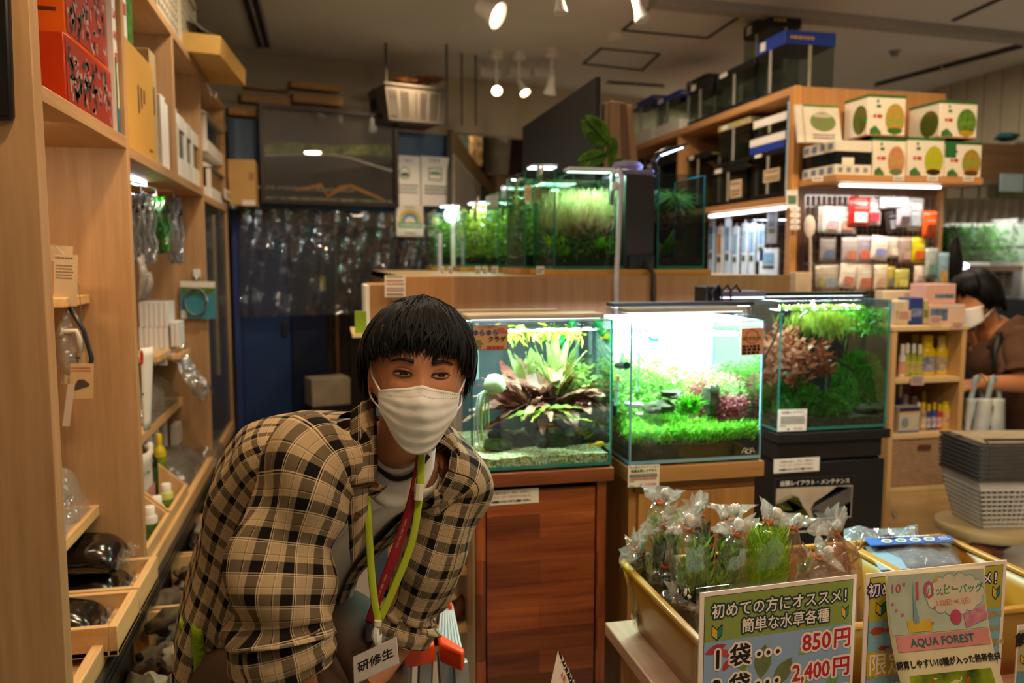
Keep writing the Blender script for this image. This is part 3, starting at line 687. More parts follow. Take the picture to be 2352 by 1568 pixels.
for (px,py,kd,bo,cp,lb),nm in zip(bt,names):
    row=0 if py<1130 else (1 if py<1170 else 2)
    x=XL-[.17,.11,.055][row];p=PX(px,py,x);bottle('fertilizer_bottle',nm,V((x,p.y,zq+.014+[.13,.07,0][row])),[.02,.024,.024][row],[.24,.19,.12][row],bo,cp,'bottles in the pine tray',lb,0 if row<2 else 1)
a=PX(352,1040,XL-.1);
m_=M().grid([[V((XL-.15+.05*sin(pi*i/9)+.012*j/9,ym+.04+(yl(425,1060)-ym-.06)*i/9,zq+.02+.25*j/9)) for i in range(10)] for j in range(10)]).bump(.01,14,2)
t=solo('zip_pouch',m_,mat('d9d2c2',.4,var=.05),'white zip pouch with pink and green print standing in the pine tray','bag',solid=.012)
fr=(V((XL-.09,ym+.06,zq+.03)),V((0,1,0)),V((0,0,1)),V((1,0,0)))
part('print',frect(M(),fr,.02,.13,.07,.12,.004),mat('d88a86',.5,var=.2,sc=40),t,sm=0)
part('print',frect(M(),fr,.02,.05,.17,.18,.004),GREEN,t,sm=0)
yy=yl(445,1010)
bag('stone_bag','clear bag of grey stones on the low shelf under the gravel bag','bag',(XL-.16,yC-.28,zq),.15,.24,.07,gfilm,6,contents=(M().blob((XL-.17,yC-.28,zq+.06),(.13,.2,.06),9,.2,16,10),stone))
bx('white_carton','square pale carton standing on the grey stone bag','box',XL-.15,XL-.14+.02,yC-.13,yC-.02,zq+.13,zq+.22,mat('c8c2ae',.6))
bag('stone_bag','clear bag of grey stones slumped over the front rail in the far bay','bag',(XL-.1,yC+.12,zq),.13,.16,.06,gfilm,7,contents=(M().blob((XL-.12,yC+.12,zq+.055),(.1,.13,.05),5,.2,16,10),stone))
zt1=PX(345,1262,XL+.02).z
dirt=mat('2a211a',.55,var=.25,sc=40);bfilm=thin('8a8078',.16,.08,.25,'4f463d',24)
def soil(label,x0,x1,y0,y1,z,seed,group='soil bags in the low trays'):
    c=V(((x0+x1)/2,(y0+y1)/2,z));rx,ry=(x1-x0)/2,(y1-y0)/2
    t=thing('soil_bag',label,'bag',c,group)
    def gr(e,zz):return [[c+V((rx*e*u,ry*e*v,zz*2*max(0,(1-u**4)*(1-v**4))**.5+.004)) for u in [-1+2*i/14 for i in range(15)]] for v in [-1+2*j/12 for j in range(13)]]
    part('body',M().grid(gr(.9,.034)).bump(.008,14,seed),mat('17130f',.18,var=.2,sc=10,spec=.7),t,sm=180,solid=.004)
    part('seal',M().grid([[c+V((rx*(.86+.2*i/4),ry*v*.9,.02+.012*sin(v*9+i))) for v in [-1+2*j/12 for j in range(13)]] for i in range(5)]),FILM,t,sm=180)
    fr=(c+V((-rx*.62,-ry*.75,.078)),V((1,0,0)),V((0,1,0)),V((0,0,1)))
    part('label_band',frect(M(),fr,0,rx*.75,0,ry*1.45,.0),mat('3fa01e',.3,var=.15,sc=30),t,sm=0)
    part('label_band',frect(M(),fr,0,rx*.75,ry*.8,ry*1.45,.001),PAPER,t,sm=0)
    g=M();lines(g,fr,rx*.05,rx*.7,[ry*.95,ry*1.15,ry*1.3],ry*.09,seed=seed);part('lettering',g,INKR,t,sm=0);return t
yt0,yt1,yt2=yA2+.0,yl(238,1400),yB+.1
def ltray(label,y0,y1,z0,h,x1):
    t=thing('wooden_tray',label,'tray',(XL-.1,(y0+y1)/2,z0),'low wooden trays in the near bay')
    part('base',M().box(XL-.3,x1,y0,y1,z0,z0+.012),PINEX,t)
    part('front_board',M().box(x1-.02,x1,y0,y1,z0,z0+h),PINEY,t,bev=.002)
    for y in (y0,y1-.016):part('side_board',M().box(XL-.3,x1-.02,y,y+.016,z0,z0+h),PINEX,t,bev=.002)
ltray('low pine tray of black soil bags, far one by the oak divider',yB-.24,yB-.01,zR+.0,.07,XL+.035)
ltray('low pine tray of black soil bags, near one by the end panel',yB-.47,yB-.25,zR+.0,.07,XL+.035)
soil('black soil bag with green label, topmost in the far low tray',XL-.28,XL-.01,yB-.22,yB-.03,zR+.10,3)
soil('black soil bag lying underneath in the far low tray',XL-.28,XL-.01,yB-.22,yB-.03,zR+.014,4)
soil('black soil bag with green label in the near low tray',XL-.28,XL-.01,yB-.45,yB-.27,zR+.014,5)
c=V((s2.x-.11,yB-.16,s2.z))
bag('plastic_packet','crumpled clear packet of small fittings on the slim shelf of the near bay','packet',c,.1,.13,.06,thin('eeeeee',.22,.07,.2,'c9c4bb',34),9,rough=.03,contents=(M().blob(c+V((0,0,.045)),(.07,.09,.045),3,.4,12,8),mat('9d958a',.6,var=.4,sc=30,c2='46623c')))
# ---- rock boxes under the rail
rockm=mat('6b5d47',.95,var=.4,sc=9,bump=.9,c2='352c20',bs=30);rocklm=mat('a39a88',.9,var=.3,sc=9,bump=.8,c2='6d6352',bs=30)
protos=[]
for k in range(7):
    o=part('rock',M().blob((0,0,0),(.04+.012*R.random(),.032+.012*R.random(),.026+.01*R.random()),11+k,.42,12,9,1.9),rockm if k%3 else rocklm,local=True,sm=60)
    o.location=(0,0,-5);protos.append(o)
used=set()
def rockbox(label,y0,y1,z0,x1,n_,where,hgt=.13):
    t=thing('rock_bin',label,'bin',(XL+.1,(y0+y1)/2,z0),'pine bins of rocks under the left shelving')
    x0=XL-.02
    part('base',M().box(x0,x1,y0,y1,z0,z0+.012),PINEX,t);part('front_board',M().box(x1-.014,x1,y0,y1,z0,z0+hgt*.55),PINEY,t)
    for y in (y0,y1-.012):
        s_=M().poly([(x0,y,z0),(x1-.014,y,z0),(x1-.014,y,z0+hgt*.55),(x1-.1,y,z0+hgt),(x0,y,z0+hgt)],(0,.012,0))
        part('side_board',s_,PINEX,t)
    if z0>.02:part('leg',M().box(x0,x1,y0,y1,0,z0-.001),mat('4a3a2a',.8),t)
    for i in range(n_):
        k=R.randrange(7);o=protos[k]
        u=(i+.5)/n_
        loc=(R.uniform(x0+.05,x1-.06),y0+.05+(y1-y0-.1)*R.random(),z0+.035+(hgt*.75)*(i/n_)*R.uniform(.6,1))
        rot=(R.uniform(-.6,.6),R.uniform(-.6,.6),R.uniform(0,6.28));sc=(R.uniform(.8,1.35),)*3
        if k in used:o=dup(o,loc,rot=rot,scale=sc)
        else:used.add(k);o.location=loc;o.rotation_euler=rot;o.scale=sc
        tag(o,'rough grey-brown aquascaping rock heaped '+where,'rock','rocks heaped '+where)
for k in range(7):
    pass
zb=zl(345,1392)-.14
ys=[yl(250,1568)-.1,yl(345,1350),yl(410,1250),yl(455,1150),yl(500,1060)]
rockbox('pine bin of brown rocks under the rail, nearest of the row',ys[0],ys[1]-.02,zb,XL+.30,34,'in the nearest pine bin')
rockbox('pine bin of brown rocks under the rail, second of the row',ys[1],ys[2]-.02,zb,XL+.30,34,'in the second pine bin')
rockbox('pine bin of rocks under the rail, third of the row',ys[2],ys[3]-.02,zb,XL+.28,26,'in the third pine bin')
rockbox('pine bin of small rocks under the rail, farthest of the row',ys[3],ys[4]-.02,zb,XL+.26,22,'in the farthest pine bin')
bx('dark_crate','low dark brown crate beyond the rock bins at the shelf end','crate',XL+.02,XL+.30,ys[4]+.02,yD+.25,.0,.30,mat('2e2018',.7))
bx('red_crate','low red crate edge behind the rock bins','crate',XL+.30,XL+.46,ys[3]+.1,ys[3]+.5,.0,.26,mat('b8321a',.5))
# ---- plants helper
def leafset(n,sampler,ln,wd,up=.5,seed=0,spread=1.0,bend=.3):
    """many small lance leaves in one mesh: sampler(rng) -> (point, direction)"""
    q=random.Random(seed);m=M();vs,fs=m.v,m.f
    for i in range(n):
        p,d=sampler(q);d=V(d).normalized();l=ln*q.uniform(.6,1.3);w_=wd*q.uniform(.7,1.2)
        sd=d.cross(V((q.uniform(-1,1),q.uniform(-1,1),.3)));sd=sd.normalized()*w_/2 if sd.length>1e-6 else V((w_/2,0,0))
        nn=sd.cross(d).normalized();b=len(vs);p=V(p);mid=p+d*l*.45+nn*l*bend*.25;tip=p+d*l-nn*l*bend*.2
        vs+=[p,mid-sd,mid+sd,tip];fs+=[[b,b+1,b+2],[b+1,b+3,b+2]]
    return m
def bigleaf(m,p,d,l,w_,droop=.5,wav=.0,roll=0,nseg=8,seed=0):
    p=V(p);d=V(d).normalized();sd=d.cross(V((0,0,1)));sd=sd.normalized() if sd.length>.05 else V((1,0,0))
    sd=(Matrix.Rotation(roll,3,d)@sd);rows=[];cur=V(p);dd=V(d)
    for i in range(nseg+1):
        t=i/nseg;ww=w_*(sin(pi*min(1,t*.93+.04))**.8)*(1-.35*t)*.55+.0004
        nn=sd.cross(dd).normalized()
        r=[]
        for k in (-1,-.5,0,.5,1):
            wv=wav*w_*sin(t*26+k*2+seed)*abs(k)
            r.append(cur+sd*ww*k+nn*(abs(k)*ww*.25+wv))
        rows.append(r);cur=cur+dd*l/nseg;dd=(dd-V((0,0,droop/nseg))).normalized()
    m.grid(rows);return m
def stem_cloud(n,box,h,seed,ln=.02,wd=.006,per=14,lean=.15,top=None):
    q=random.Random(seed);pts=[]
    x0,x1,y0,y1,z0=box
    for i in range(n):
        x,y=q.uniform(x0,x1),q.uniform(y0,y1);hh=(top(x,y) if top else h)*q.uniform(.75,1.1)
        lx,ly=q.uniform(-lean,lean),q.uniform(-lean,lean)
        for k in range(per):
            t=(k+.5)/per;a=q.uniform(0,6.28)
            pts.append((V((x+lx*hh*t,y+ly*hh*t,z0+hh*t)),V((cos(a),sin(a),q.uniform(.1,.9)))))
    it=iter(pts)
    return leafset(len(pts),lambda r:next(it),ln,wd,seed=seed)
def leafmat(c1,c2,tr=.25,sc=18,rough=.4):
    key=f'leaf_{c1}_{c2}_{sc}'
    if key in MATS:return MATS[key]
    m,n,p=newmat(key);f,_=obj_noise(n,sc,2);ge=n.new('NewGeometry')
    col=n.mix(n.ramp(n.math('ADD',n.math('MULTIPLY',f,.6),n.math('MULTIPLY',ge.outputs['Random Per Island'],.4)),[(.3,0.),(.7,1.)]),hexc(c1),hexc(c2))
    n.set(p,Base_Color=col,Roughness=rough,Specular_IOR_Level=.3)
    t=n.new('BsdfTranslucent');n.l.new(col,t.inputs[0]);mx=n.new('MixShader');mx.inputs[0].default_value=tr
    n.l.new(p.outputs[0],mx.inputs[1]);n.l.new(t.outputs[0],mx.inputs[2]);n.l.new(mx.outputs[0],n.n['Material Output'].inputs[0])
    MATS[key]=m;return m
# ---- glass tanks
WATER=thin('dff2ea',.10,.03,bump=26,key='w')
def tank(label,x0,x1,y0,y1,z0,z1,edge=GEDGE,wl=.03,th=.006,back=None,side=None,group='planted display tanks',tint=None,water=True,mirror=False):
    t=thing('glass_aquarium',label,'aquarium',((x0+x1)/2,y0,z0),group);g=tint or GLASS
    part('front_pane',M().box(x0,x1,y0,y0+.001,z0,z1),g,t,sm=0)
    part('side_pane',M().box(x0,x0+.001,y0+.002,y1,z0,z1),g,t,sm=0)
    part('side_pane',M().box(x1-.001,x1,y0+.002,y1,z0,z1),thin('eef8f5',.72) if mirror else g,t,sm=0)
    part('back_pane',M().box(x0,x1,y1,y1+.002,z0,z1),back or g,t,sm=0,label='white backing sheet' if back is WHITE else None)
    part('base_pane',M().box(x0,x1,y0,y1,z0,z0+th),edge if mirror else g,t,sm=0)
    e=M();k=th*.7
    for x in (x0,x1-k):e.box(x,x+k,y0-.0015,y0+k,z0,z1).box(x,x+k,y1-k,y1,z0,z1)
    e.box(x0,x1,y0-.001,y0+.0005,z0,z0+th*1.5)
    for x in (x0-.0005,x1-.001):e.box(x,x+.0015,y0,y1,z0,z0+th*1.3)
    rim=.0018
    e.box(x0,x1,y0,y0+.004,z1-rim,z1).box(x0,x0+.004,y0,y1,z1-rim,z1).box(x1-.004,x1,y0,y1,z1-rim,z1)
    part('glass_edge',e,edge,t,sm=0)
    part('mat',M().box(x0+.002,x1-.002,y0+.002,y1-.002,z0-.004,z0),BLACKM,t,sm=0)
    if water:part('water_surface',M().box(x0+.002,x1-.002,y0+.004,y1-.004,z1-wl,z1-wl+.0005),WATER,t,sm=0)
    return t
def bar_lamp(label,x0,x1,y,z,dep,w_,mt,strg=18,col='f3f9ff',legs=True,zt=None,frm='lamp'):
    t=thing('led_lamp',label,'aquarium lamp',((x0+x1)/2,y,z))
    part('housing',M().box(x0,x1,y-dep/2,y+dep/2,z,z+.012),mt,t,bev=.003)
    part('diffuser',M().box(x0+.01,x1-.01,y-dep/2+.012,y+dep/2-.012,z-.0015,z),glow(col,strg),t,sm=0)
    if zt is not None:
        for x in (x0+.004,x1-.004):part('bracket',M().box(x-.006,x+.006,y-dep*.45,y+dep*.45,zt,z+.004),thin('eef4f8',.12),t,bev=.001)
    lamp('tank_lamp','AREA',((x0+x1)/2,y,z-.006),w_,col,((x0+x1)/2,y,0),x1-x0-.03,dep-.02)
    return t
def note(label,q3,rows,th=.0015,mt=PAPER,group=None,name='paper_note',margin=0):
    fr,wd,ht=frame3(*q3);t=board(name,label,'sign',fr,wd,ht,mt,th,group)
    for ri,(kind,m_,a) in enumerate(rows):
        g=M()
        if kind=='t':s_,sz,u,v=a[:4];put(g,s_,sz*ht,fr,u*wd,v*ht,a[4] if len(a)>4 else 0,.0006+.0005*ri,sx=a[5] if len(a)>5 else 1)
        elif kind=='l':(lines(g,fr,a[0]*wd,a[1]*wd,[v*ht for v in a[2]],a[3]*ht,seed=len(label)),g.xf(Matrix.Translation(fr[3]*.0005*ri)))
        elif kind=='r':frect(g,fr,a[0]*wd,a[1]*wd,a[2]*ht,a[3]*ht,.0004+.0005*ri)
        part({'t':'lettering','l':'lettering','r':'print'}[kind],g,m_,t,sm=0)
    return t,fr,wd,ht
Y1=PD(1083,1083,2.1).y
a,b=PY(1083,1083,Y1),PY(1404,1067,Y1);zc1=(a.z+b.z)/2;top=PY(1240,737,Y1).z
T1=(a.x,b.x,Y1,Y1+.30,zc1,top)
# ---------------- teak cabinet
TEAK=wood('94512a','5e2a14','x',1,.35,.062);TEAKS=wood('94512a','6a331a','z')
cx0,cx1=PY(1088,1100,Y1).x,PY(1404,1080,Y1).x
cab=thing('aquarium_cabinet','reddish brown teak cabinet under the jellyfish tank','cabinet',((cx0+cx1)/2,Y1,0))
zt_=zc1-.006;th_=.035
part('top',M().box(cx0-.004,cx1+.004,Y1-.012,Y1+.33,zt_-th_,zt_),wood('8f4d26','6a3318','x'),cab,bev=.002)
sx=(cx1-cx0)*.068
part('side_panel',M().box(cx0+.006,cx0+.006+sx,Y1+.004,Y1+.32,0,zt_-th_),wood('94512a','5e2a14','z',1,.35,.09),cab,bev=.001)
part('side_panel',M().box(cx1-.012-sx,cx1-.012,Y1+.004,Y1+.32,0,zt_-th_),wood('94512a','5e2a14','z',1,.35,.09),cab,bev=.001)
part('door',M().box(cx0+.01+sx,cx1-.016-sx,Y1+.008,Y1+.028,.03,zt_-th_-.016),TEAK,cab,bev=.001)
part('frame',M().box(cx0+.006+sx,cx1-.012-sx,Y1+.04,Y1+.06,0,zt_-th_),mat('2a1008',.5),cab)
part('painted_side_light',M().box(cx0-.002,cx0+.005,Y1+.01,Y1+.33,0,zt_-th_-.02),wood('a68c6c','8f7555','z'),cab,label='paler layer painting the light on the side face')  # paler wood layer paints the light falling on the cabinet's left side
r3=lambda x0,y0,x1,y1,Y,d=0:(PY(x0,y0,Y),PY(x1,y0-(x1-x0)*.04,Y),PY(x0,y1,Y))
SG=[('t',mat('a85c34',.6),('水槽台は高さ、奥行、材質など',.19,.5,.78)),('t',mat('a85c34',.6),('フルオーダーでお作りできます。',.19,.5,.52)),('t',INK,('お気軽にスタッフまでご相談ください。',.155,.5,.22,.0004))]
note('cream notice with brown and black lines on the teak cabinet door',(PY(1113,1128,Y1+.006),PY(1238,1120,Y1+.006),PY(1113,1162,Y1+.006)),SG)
t1=tank('clear cube aquarium with brown crypts and a toy jellyfish on the teak cabinet',*T1,wl=.026,back=mat('4c4e54',.5),mirror=True)
x0,x1,y0,y1,z0,z1=T1;wd1=x1-x0
bar_lamp('pale wood-toned slim lamp bar lying on the jellyfish tank',PY(1068,728,Y1+.06).x,PY(1378,728,Y1+.06).x,Y1+.07,z1+.004,.1,17,mat('cbb79a',.5),5,zt=z1)
solo('cover_bar',M().box(x0+.02,x1-.05,y0+.17,y0+.26,z1+.001,z1+.004).box(x0,x1-.09,y0+.2,y0+.24,z1+.004,z1+.018),mat('b7a78d',.5),'pale beige bar lying behind the lamp on the jellyfish tank','lid',bev=.002)
gv=M();rows=[]
for j in range(16):
    rows.append([V((x0+.007+(wd1-.014)*i/24,y0+.007+(y1-y0-.014)*j/15,z0+.03+.015*j/15+.007*nz((i*.4,j*.4,0)))) for i in range(25)])
gv.grid(rows).grid([rows[0],[V((p.x,p.y,z0+.006)) for p in rows[0]]])
solo('gravel',gv,speck(['e0dbb0','a8a878','8a885e','f0ecd4','b8b47a','d0ba6a','74754c'],190),'pale green-brown gravel covering the floor of the jellyfish tank','gravel',kind='stuff')
cryp=leafmat('a8705c','5e2f2a',.2,26);crypb=leafmat('c08a76','7a3a34',.25,30);olive=leafmat('9aa038','5c6a1c',.3,22);lime=leafmat('d8dc9a','9cb058',.35,20)
def rot_leaf(n_,c,spec,lm,wav,seed):
    q=random.Random(seed);m=M()
    for i in range(n_):
        a,el,l,w_,dr=spec(q,i);d=V((cos(a)*cos(el),sin(a)*cos(el)*.75,sin(el)))
        bigleaf(m,c+V((q.uniform(-.02,.02),q.uniform(-.02,.02),q.uniform(-.01,.03))),d,l,w_,dr,wav,q.uniform(-.5,.5),seed=q.random()*6)
    return m
def at1(px,py,dy):return PY(px,py,Y1+dy)
q_=at1(1240,935,.13)
for nm,lb,n_,c,spec,mm,sd in (
    ('crypt_plant','wide brown-pink crypt with wavy leaves in the middle of the jellyfish tank',34,q_,lambda q,i:(2*pi*i/17+q.uniform(-.2,.2),q.uniform(-.12,.3) if i<17 else q.uniform(.3,.9),q.uniform(.11,.18),q.uniform(.034,.05),q.uniform(.4,.9)),cryp,3),
    ('crypt_plant','pinkish crypt with upright leaves left of centre in the jellyfish tank',18,at1(1200,945,.10),lambda q,i:(2.4+q.uniform(-1.1,1.1),q.uniform(-.25,.95),q.uniform(.11,.17),q.uniform(.03,.042),q.uniform(.2,.8)),crypb,5),
    ('crypt_plant','brown crypt with drooping leaves on the right in the jellyfish tank',18,at1(1315,930,.09),lambda q,i:(q.uniform(-1.6,1.0),q.uniform(-.2,.7),q.uniform(.07,.12),q.uniform(.03,.042),q.uniform(.5,1.2)),cryp,8),
    ('java_fern','olive broad-leaved plant in the front middle of the jellyfish tank',7,at1(1250,955,.05),lambda q,i:(q.uniform(-2.9,-.3) if i>2 else [3.0,.1,-.25][i],q.uniform(-.1,.15),q.uniform(.08,.12),.026,q.uniform(.2,.5)),olive,11),
    ('sword_plant','pale green strap-leaved plant rising to the surface of the jellyfish tank',26,at1(1275,905,.17),lambda q,i:(q.uniform(0,6.28),q.uniform(.9,1.45),q.uniform(.10,.17),q.uniform(.018,.03),q.uniform(.2,.7)),lime,13),
    ('crypt_plant','reddish upright crypt near the top right of the jellyfish tank',12,at1(1285,905,.1),lambda q,i:(q.uniform(-.9,2.0),q.uniform(.6,1.2),q.uniform(.06,.1),q.uniform(.02,.03),q.uniform(.4,.9)),leafmat('b06a58','7d8a30',.3,30),17),
    ('sword_plant','lime leaves growing behind the crypts on the left of the jellyfish tank',14,at1(1210,905,.2),lambda q,i:(q.uniform(0,6.28),q.uniform(.7,1.4),q.uniform(.09,.14),q.uniform(.02,.03),q.uniform(.2,.7)),lime,23)):
    m=rot_leaf(n_,c,spec,mm,.10,sd);part_=solo(nm,m,mm,lb,'plant','leafy plants of the jellyfish tank',sm=180)
m=stem_cloud(60,(x1-.08,x1-.012,y0+.1,y1-.02,z0+.04),.2,31,.03,.011,16)
solo('stem_plant',m,leafmat('9fb35a','5f7a2a',.3),'pale green mossy plants along the right side of the jellyfish tank','plant',kind='stuff')
dw=M()
for i,(a,b,r_) in enumerate((((1130,1000),(1240,1035),.022),((1180,1040),(1330,1020),.03),((1320,1035),(1380,985),.022),((1215,960),(1260,1040),.026),((1290,955),(1320,1045),.022))):
    dw=M();p,q2=at1(*a,.13),at1(*b,.12);dw.tube([p.lerp(q2,k/7)+V((0,.01*sin(k),.008*sin(k*1.7+i))) for k in range(8)],[r_*(.7+.4*sin(pi*k/7)) for k in range(8)],9).bump(.008,30,i)
    solo('driftwood',dw,mat('2b1d12',.8,var=.4,sc=30),ORD[i]+' dark driftwood branch from the left under the crypts of the jellyfish tank','driftwood','driftwood in the jellyfish tank',sm=180)
solo('rock',M().blob(at1(1150,1022,.09),(.032,.03,.016),3,.5,14,10),leafmat('4f7a24','2c2a18',.05),'dark mossy stone at the lower left of the jellyfish tank','rock')
jc=at1(1136,885,.035);J=thing('toy_jellyfish','glowing white toy jellyfish with trailing arms in the cube tank','toy jellyfish',jc)
bell=M().lathe([(.0,.030),(.014,.027),(.025,.016),(.0295,0),(.026,-.014),(.016,-.02)],jc,18,1,.9);part('bell',bell,mat('eef7e4',.2,var=.2,sc=60,c2='cfe69a',trans=.4),J,sm=180)
q=random.Random(4)
for k in range(11):
    a=pi*.55+q.uniform(-.4,2.3);p=jc+V((cos(a)*.022,sin(a)*.01-.004,-.01));l=q.uniform(.09,.16);out=q.uniform(.05,.4)
    lm_=x0+.008+q.random()*.03;clm=lambda v:V((max(lm_+.1*(v.x-lm_) if v.x<lm_ else v.x,x0+.004),v.y,v.z))
    part('arm',M().tube([clm(w_) for w_ in (p,p+V((-out*l*.5,-.004,.006-l*.12)),p+V((-out*l*.9,0,-l*.5)),p+V((-out*l*.75,.004,-l*.85)),p+V((-out*l*.95+.01*sin(k),.0,-l)))],[.0028,.0026,.0022,.002,.001],6),mat('e8f0f2',.2,trans=.3) if k%3 else mat('b9d86a',.2),J,sm=180)
def fish(label,p,l,hd,c,group,tail=None,cat='fish'):
    t=thing('fish',label,cat,p,group);d=V((cos(hd),sin(hd)*.3,.05)).normalized();n_=9;pr=[0,.10,.15,.165,.155,.12,.08,.045,.035]
    s_=d.cross(V((0,0,1))).normalized();m=M();rows=[]
    for i in range(n_):
        c_=V(p)-d*l*(i/(n_-1)*.8-.4);r_=pr[i]*l;rows.append([c_+s_*cos(2*pi*k/8)*r_*.5+V((0,0,1))*sin(2*pi*k/8)*r_ for k in range(8)])
    m.grid(rows,close=True);m.f.append(list(range(8))[::-1]);m.f.append([8*(n_-1)+k for k in range(8)])
    part('body',m,c,t,sm=180)
    e=V(p)-d*l*.38;u=V((0,0,1))
    part('tail',M().poly([e+u*l*.03,e-d*l*.2+u*l*.14,e-d*l*.16,e-d*l*.2-u*l*.14,e-u*l*.03],s_*.0006),tail or c,t,sm=0)
    f_=V(p)+u*l*.12;part('fin',M().poly([f_+d*l*.08,f_-d*l*.02+u*l*.1,f_-d*l*.16+u*l*.06,f_-d*l*.12],s_*.0006),tail or c,t,sm=0)
    return t
yel=mat('f5c60a',.3,var=.05);ofish=mat('d06a18',.35,var=.25,sc=60)
fish('bright yellow fish swimming over the gravel at the right of the jellyfish tank',at1(1374,1020,.03),.048,0,yel,'fish in the jellyfish tank')
fish('small orange fish under the olive leaves of the jellyfish tank',at1(1258,975,.06),.03,2.4,ofish,'fish in the jellyfish tank')
fish('yellow fish near the surface at the back of the jellyfish tank',at1(1312,775,.2),.045,2,yel,'fish in the jellyfish tank')
gg=mat('0f9a48',.1,var=.1,spec=.8)
p=at1(1302,765,.24);t=thing('glass_pipe','green glass inlet pipe at the back of the jellyfish tank','pipe',p)
part('pipe',M().tube([p+V((.02,0,.05)),p+V((.012,0,.015)),p,p+V((-.02,-.01,-.02)),p+V((-.03,-.02,-.03))],.011,10),gg,t,sm=180)
p=at1(1390,760,.22);t=thing('glass_pipe','green glass pipe at the right back corner of the jellyfish tank','pipe',p)
part('pipe',M().tube([p+V((-.025,0,.04)),p+V((-.01,0,.0)),p+V((.012,0,-.03))],.012,10),gg,t,sm=180)
for i,px in enumerate((1095,1325,1360)):
    p=at1(px,740,.25);solo('clear_pipe',M().tube([p,p-V((0,0,.16))],.006,8),thin('dfe8ee',.25,.05,.2,'dfe8ee'),['clear tube in the left back corner of the jellyfish tank','clear tube beside the green inlet pipe','clear tube right of the green inlet pipe'][i],'pipe','clear tubes in the jellyfish tank')
m=leafset(300,lambda r:(V((r.uniform(x0+.05,x1-.05),r.uniform(y0+.06,y1-.03),z1-.028-r.random()*.02)),(r.uniform(-1,1),r.uniform(-1,1),r.uniform(-1.5,.3))),.035,.006,seed=5)
solo('floating_plants',m,leafmat('b8a838','6f8a26',.3),'floating plants with trailing roots at the surface of the jellyfish tank','plant',kind='stuff')
t,fr,wd,ht=note('handwritten kraft card about the toy jellyfish stuck on the tank glass',(PY(1085,747,Y1-.003),PY(1167,746,Y1-.003),PY(1085,804,Y1-.003)),
     [('r',mat('2a1c18',.5),(0,1,0,1)),('r',mat('c69a6a',.6,var=.08),(.015,.985,.02,.98)),('t',mat('6a2a8a',.6),('人工の海月で',.13,.42,.92)),('t',INKB,('ゆらゆら',.27,.36,.68,.0006)),('t',mat('171434',.6),('クラゲ',.25,.68,.42,.0006)),('l',INKR,(.4,.97,(.1,),.16)),('l',INKG,(.05,.3,(.12,.26,.38),.08)),('l',mat('c0506a',.6),(.7,.97,(.85,.75),.12))],mt=mat('2a1c18',.5))
# ---------------- tank 2 and pine cabinet
a,b=PY(1445,1067,Y1),PY(1746,1052,Y1);T2=(a.x,b.x,Y1,Y1+.30,(a.z+b.z)/2,PY(1600,738,Y1).z)
x0,x1,y0,y1,z0,z1=T2;wd2=x1-x0
BEDGE=mat('7fb8d0',.15,var=.08,spec=.8)
cab=thing('aquarium_cabinet','honey pine cabinet under the bright carpet-plant tank','cabinet',((x0+x1)/2,Y1,0));zt_=z0-.006
HON=wood('bd8a4c','9c6c36','z');HONX=wood('c0905a','a67640','x')
part('top',M().box(x0-.004,x1+.006,Y1-.014,Y1+.32,zt_-.042,zt_),HONX,cab,bev=.002)
part('body',M().box(x0+.008,x1-.012,Y1+.02,Y1+.31,0,zt_-.042),HON,cab,bev=.001)
part('door',M().box(x0+.03,x1-.03+.018,Y1+.004,Y1+.019,.05,zt_-.075),HON,cab,bev=.002)
part('handle_rail',M().box(x0+.02,x1-.012,Y1+.006,Y1+.02,zt_-.073,zt_-.043),wood('8a5a2a','6c431c','x'),cab)
t2=tank('brightly lit aquarium with green carpet plants and a white backing on the pine cabinet',*T2,edge=BEDGE,wl=.04,back=WHITE,mirror=True)
bar_lamp('slim pale lamp bar across the bright carpet-plant tank',PY(1437,714,Y1+.05).x,PY(1715,714,Y1+.05).x,Y1+.08,z1+.022,.07,18,mat('b9ab93',.4),6,zt=z1)
bar_lamp('dark lamp bar lying behind the pale one on the bright tank',PY(1400,708,Y1+.2).x,PY(1722,705,Y1+.2).x,Y1+.2,z1+.03,.06,16,mat('3b3a44',.4),6,zt=z1)
rows=[[V((x0+.007+(wd2-.014)*i/20,y0+.007+(y1-y0-.014)*j/14,z0+.055+.03*j/14+.006*nz((i*.4,j*.4,2)))) for i in range(21)] for j in range(15)]
so=M().grid(rows).grid([rows[0],[V((p.x,p.y,z0+.004)) for p in rows[0]]]).grid([[r[0] for r in rows],[V((r[0].x,r[0].y,z0+.004)) for r in rows]])
solo('aqua_soil',so,speck(['1c1510','2a2016','33281a','15100c'],260,.9),'dark soil bed at the bottom of the bright carpet-plant tank','soil',kind='stuff')
carp=leafmat('b4ec5c','62b82a',.4,30)
zg=lambda y:z0+.055+.03*(y-y0)/(y1-y0)
m=leafset(7500,lambda r:(lambda x,y:(V((x,y,zg(y)+r.random()*.042-.012)),(r.uniform(-.6,.6),r.uniform(-.8,.3),r.uniform(.3,1.0))))(r.uniform(x0+.008,x1-.008),y0+.008+(r.random()**1.5)*.15),.022,.0052,seed=3)
solo('carpet_plants',m,carp,'dense bright green carpet plants along the front of the bright tank','plant',kind='stuff')
hill=lambda x,y:.135+.06*((y-y0)/.3)+.025*sin((x-x0)/wd2*5+.3)
m=stem_cloud(520,(x0+.01,x1-.01,y0+.13,y1-.015,z0+.06),.1,7,.021,.006,20,.1,hill)
solo('stem_plants',m,leafmat('b8e07a','68a83a',.35,26),'light green bushy stem plants across the back of the bright tank','plant',kind='stuff')
m=stem_cloud(110,(x0+.012,x0+.12,y0+.1,y0+.17,z0+.06),.1,8,.018,.005,18,.1)
solo('stem_plants',m,leafmat('b4e678','5fae2a',.35,26),'pale green bush on the left of the bright tank','plant',kind='stuff')
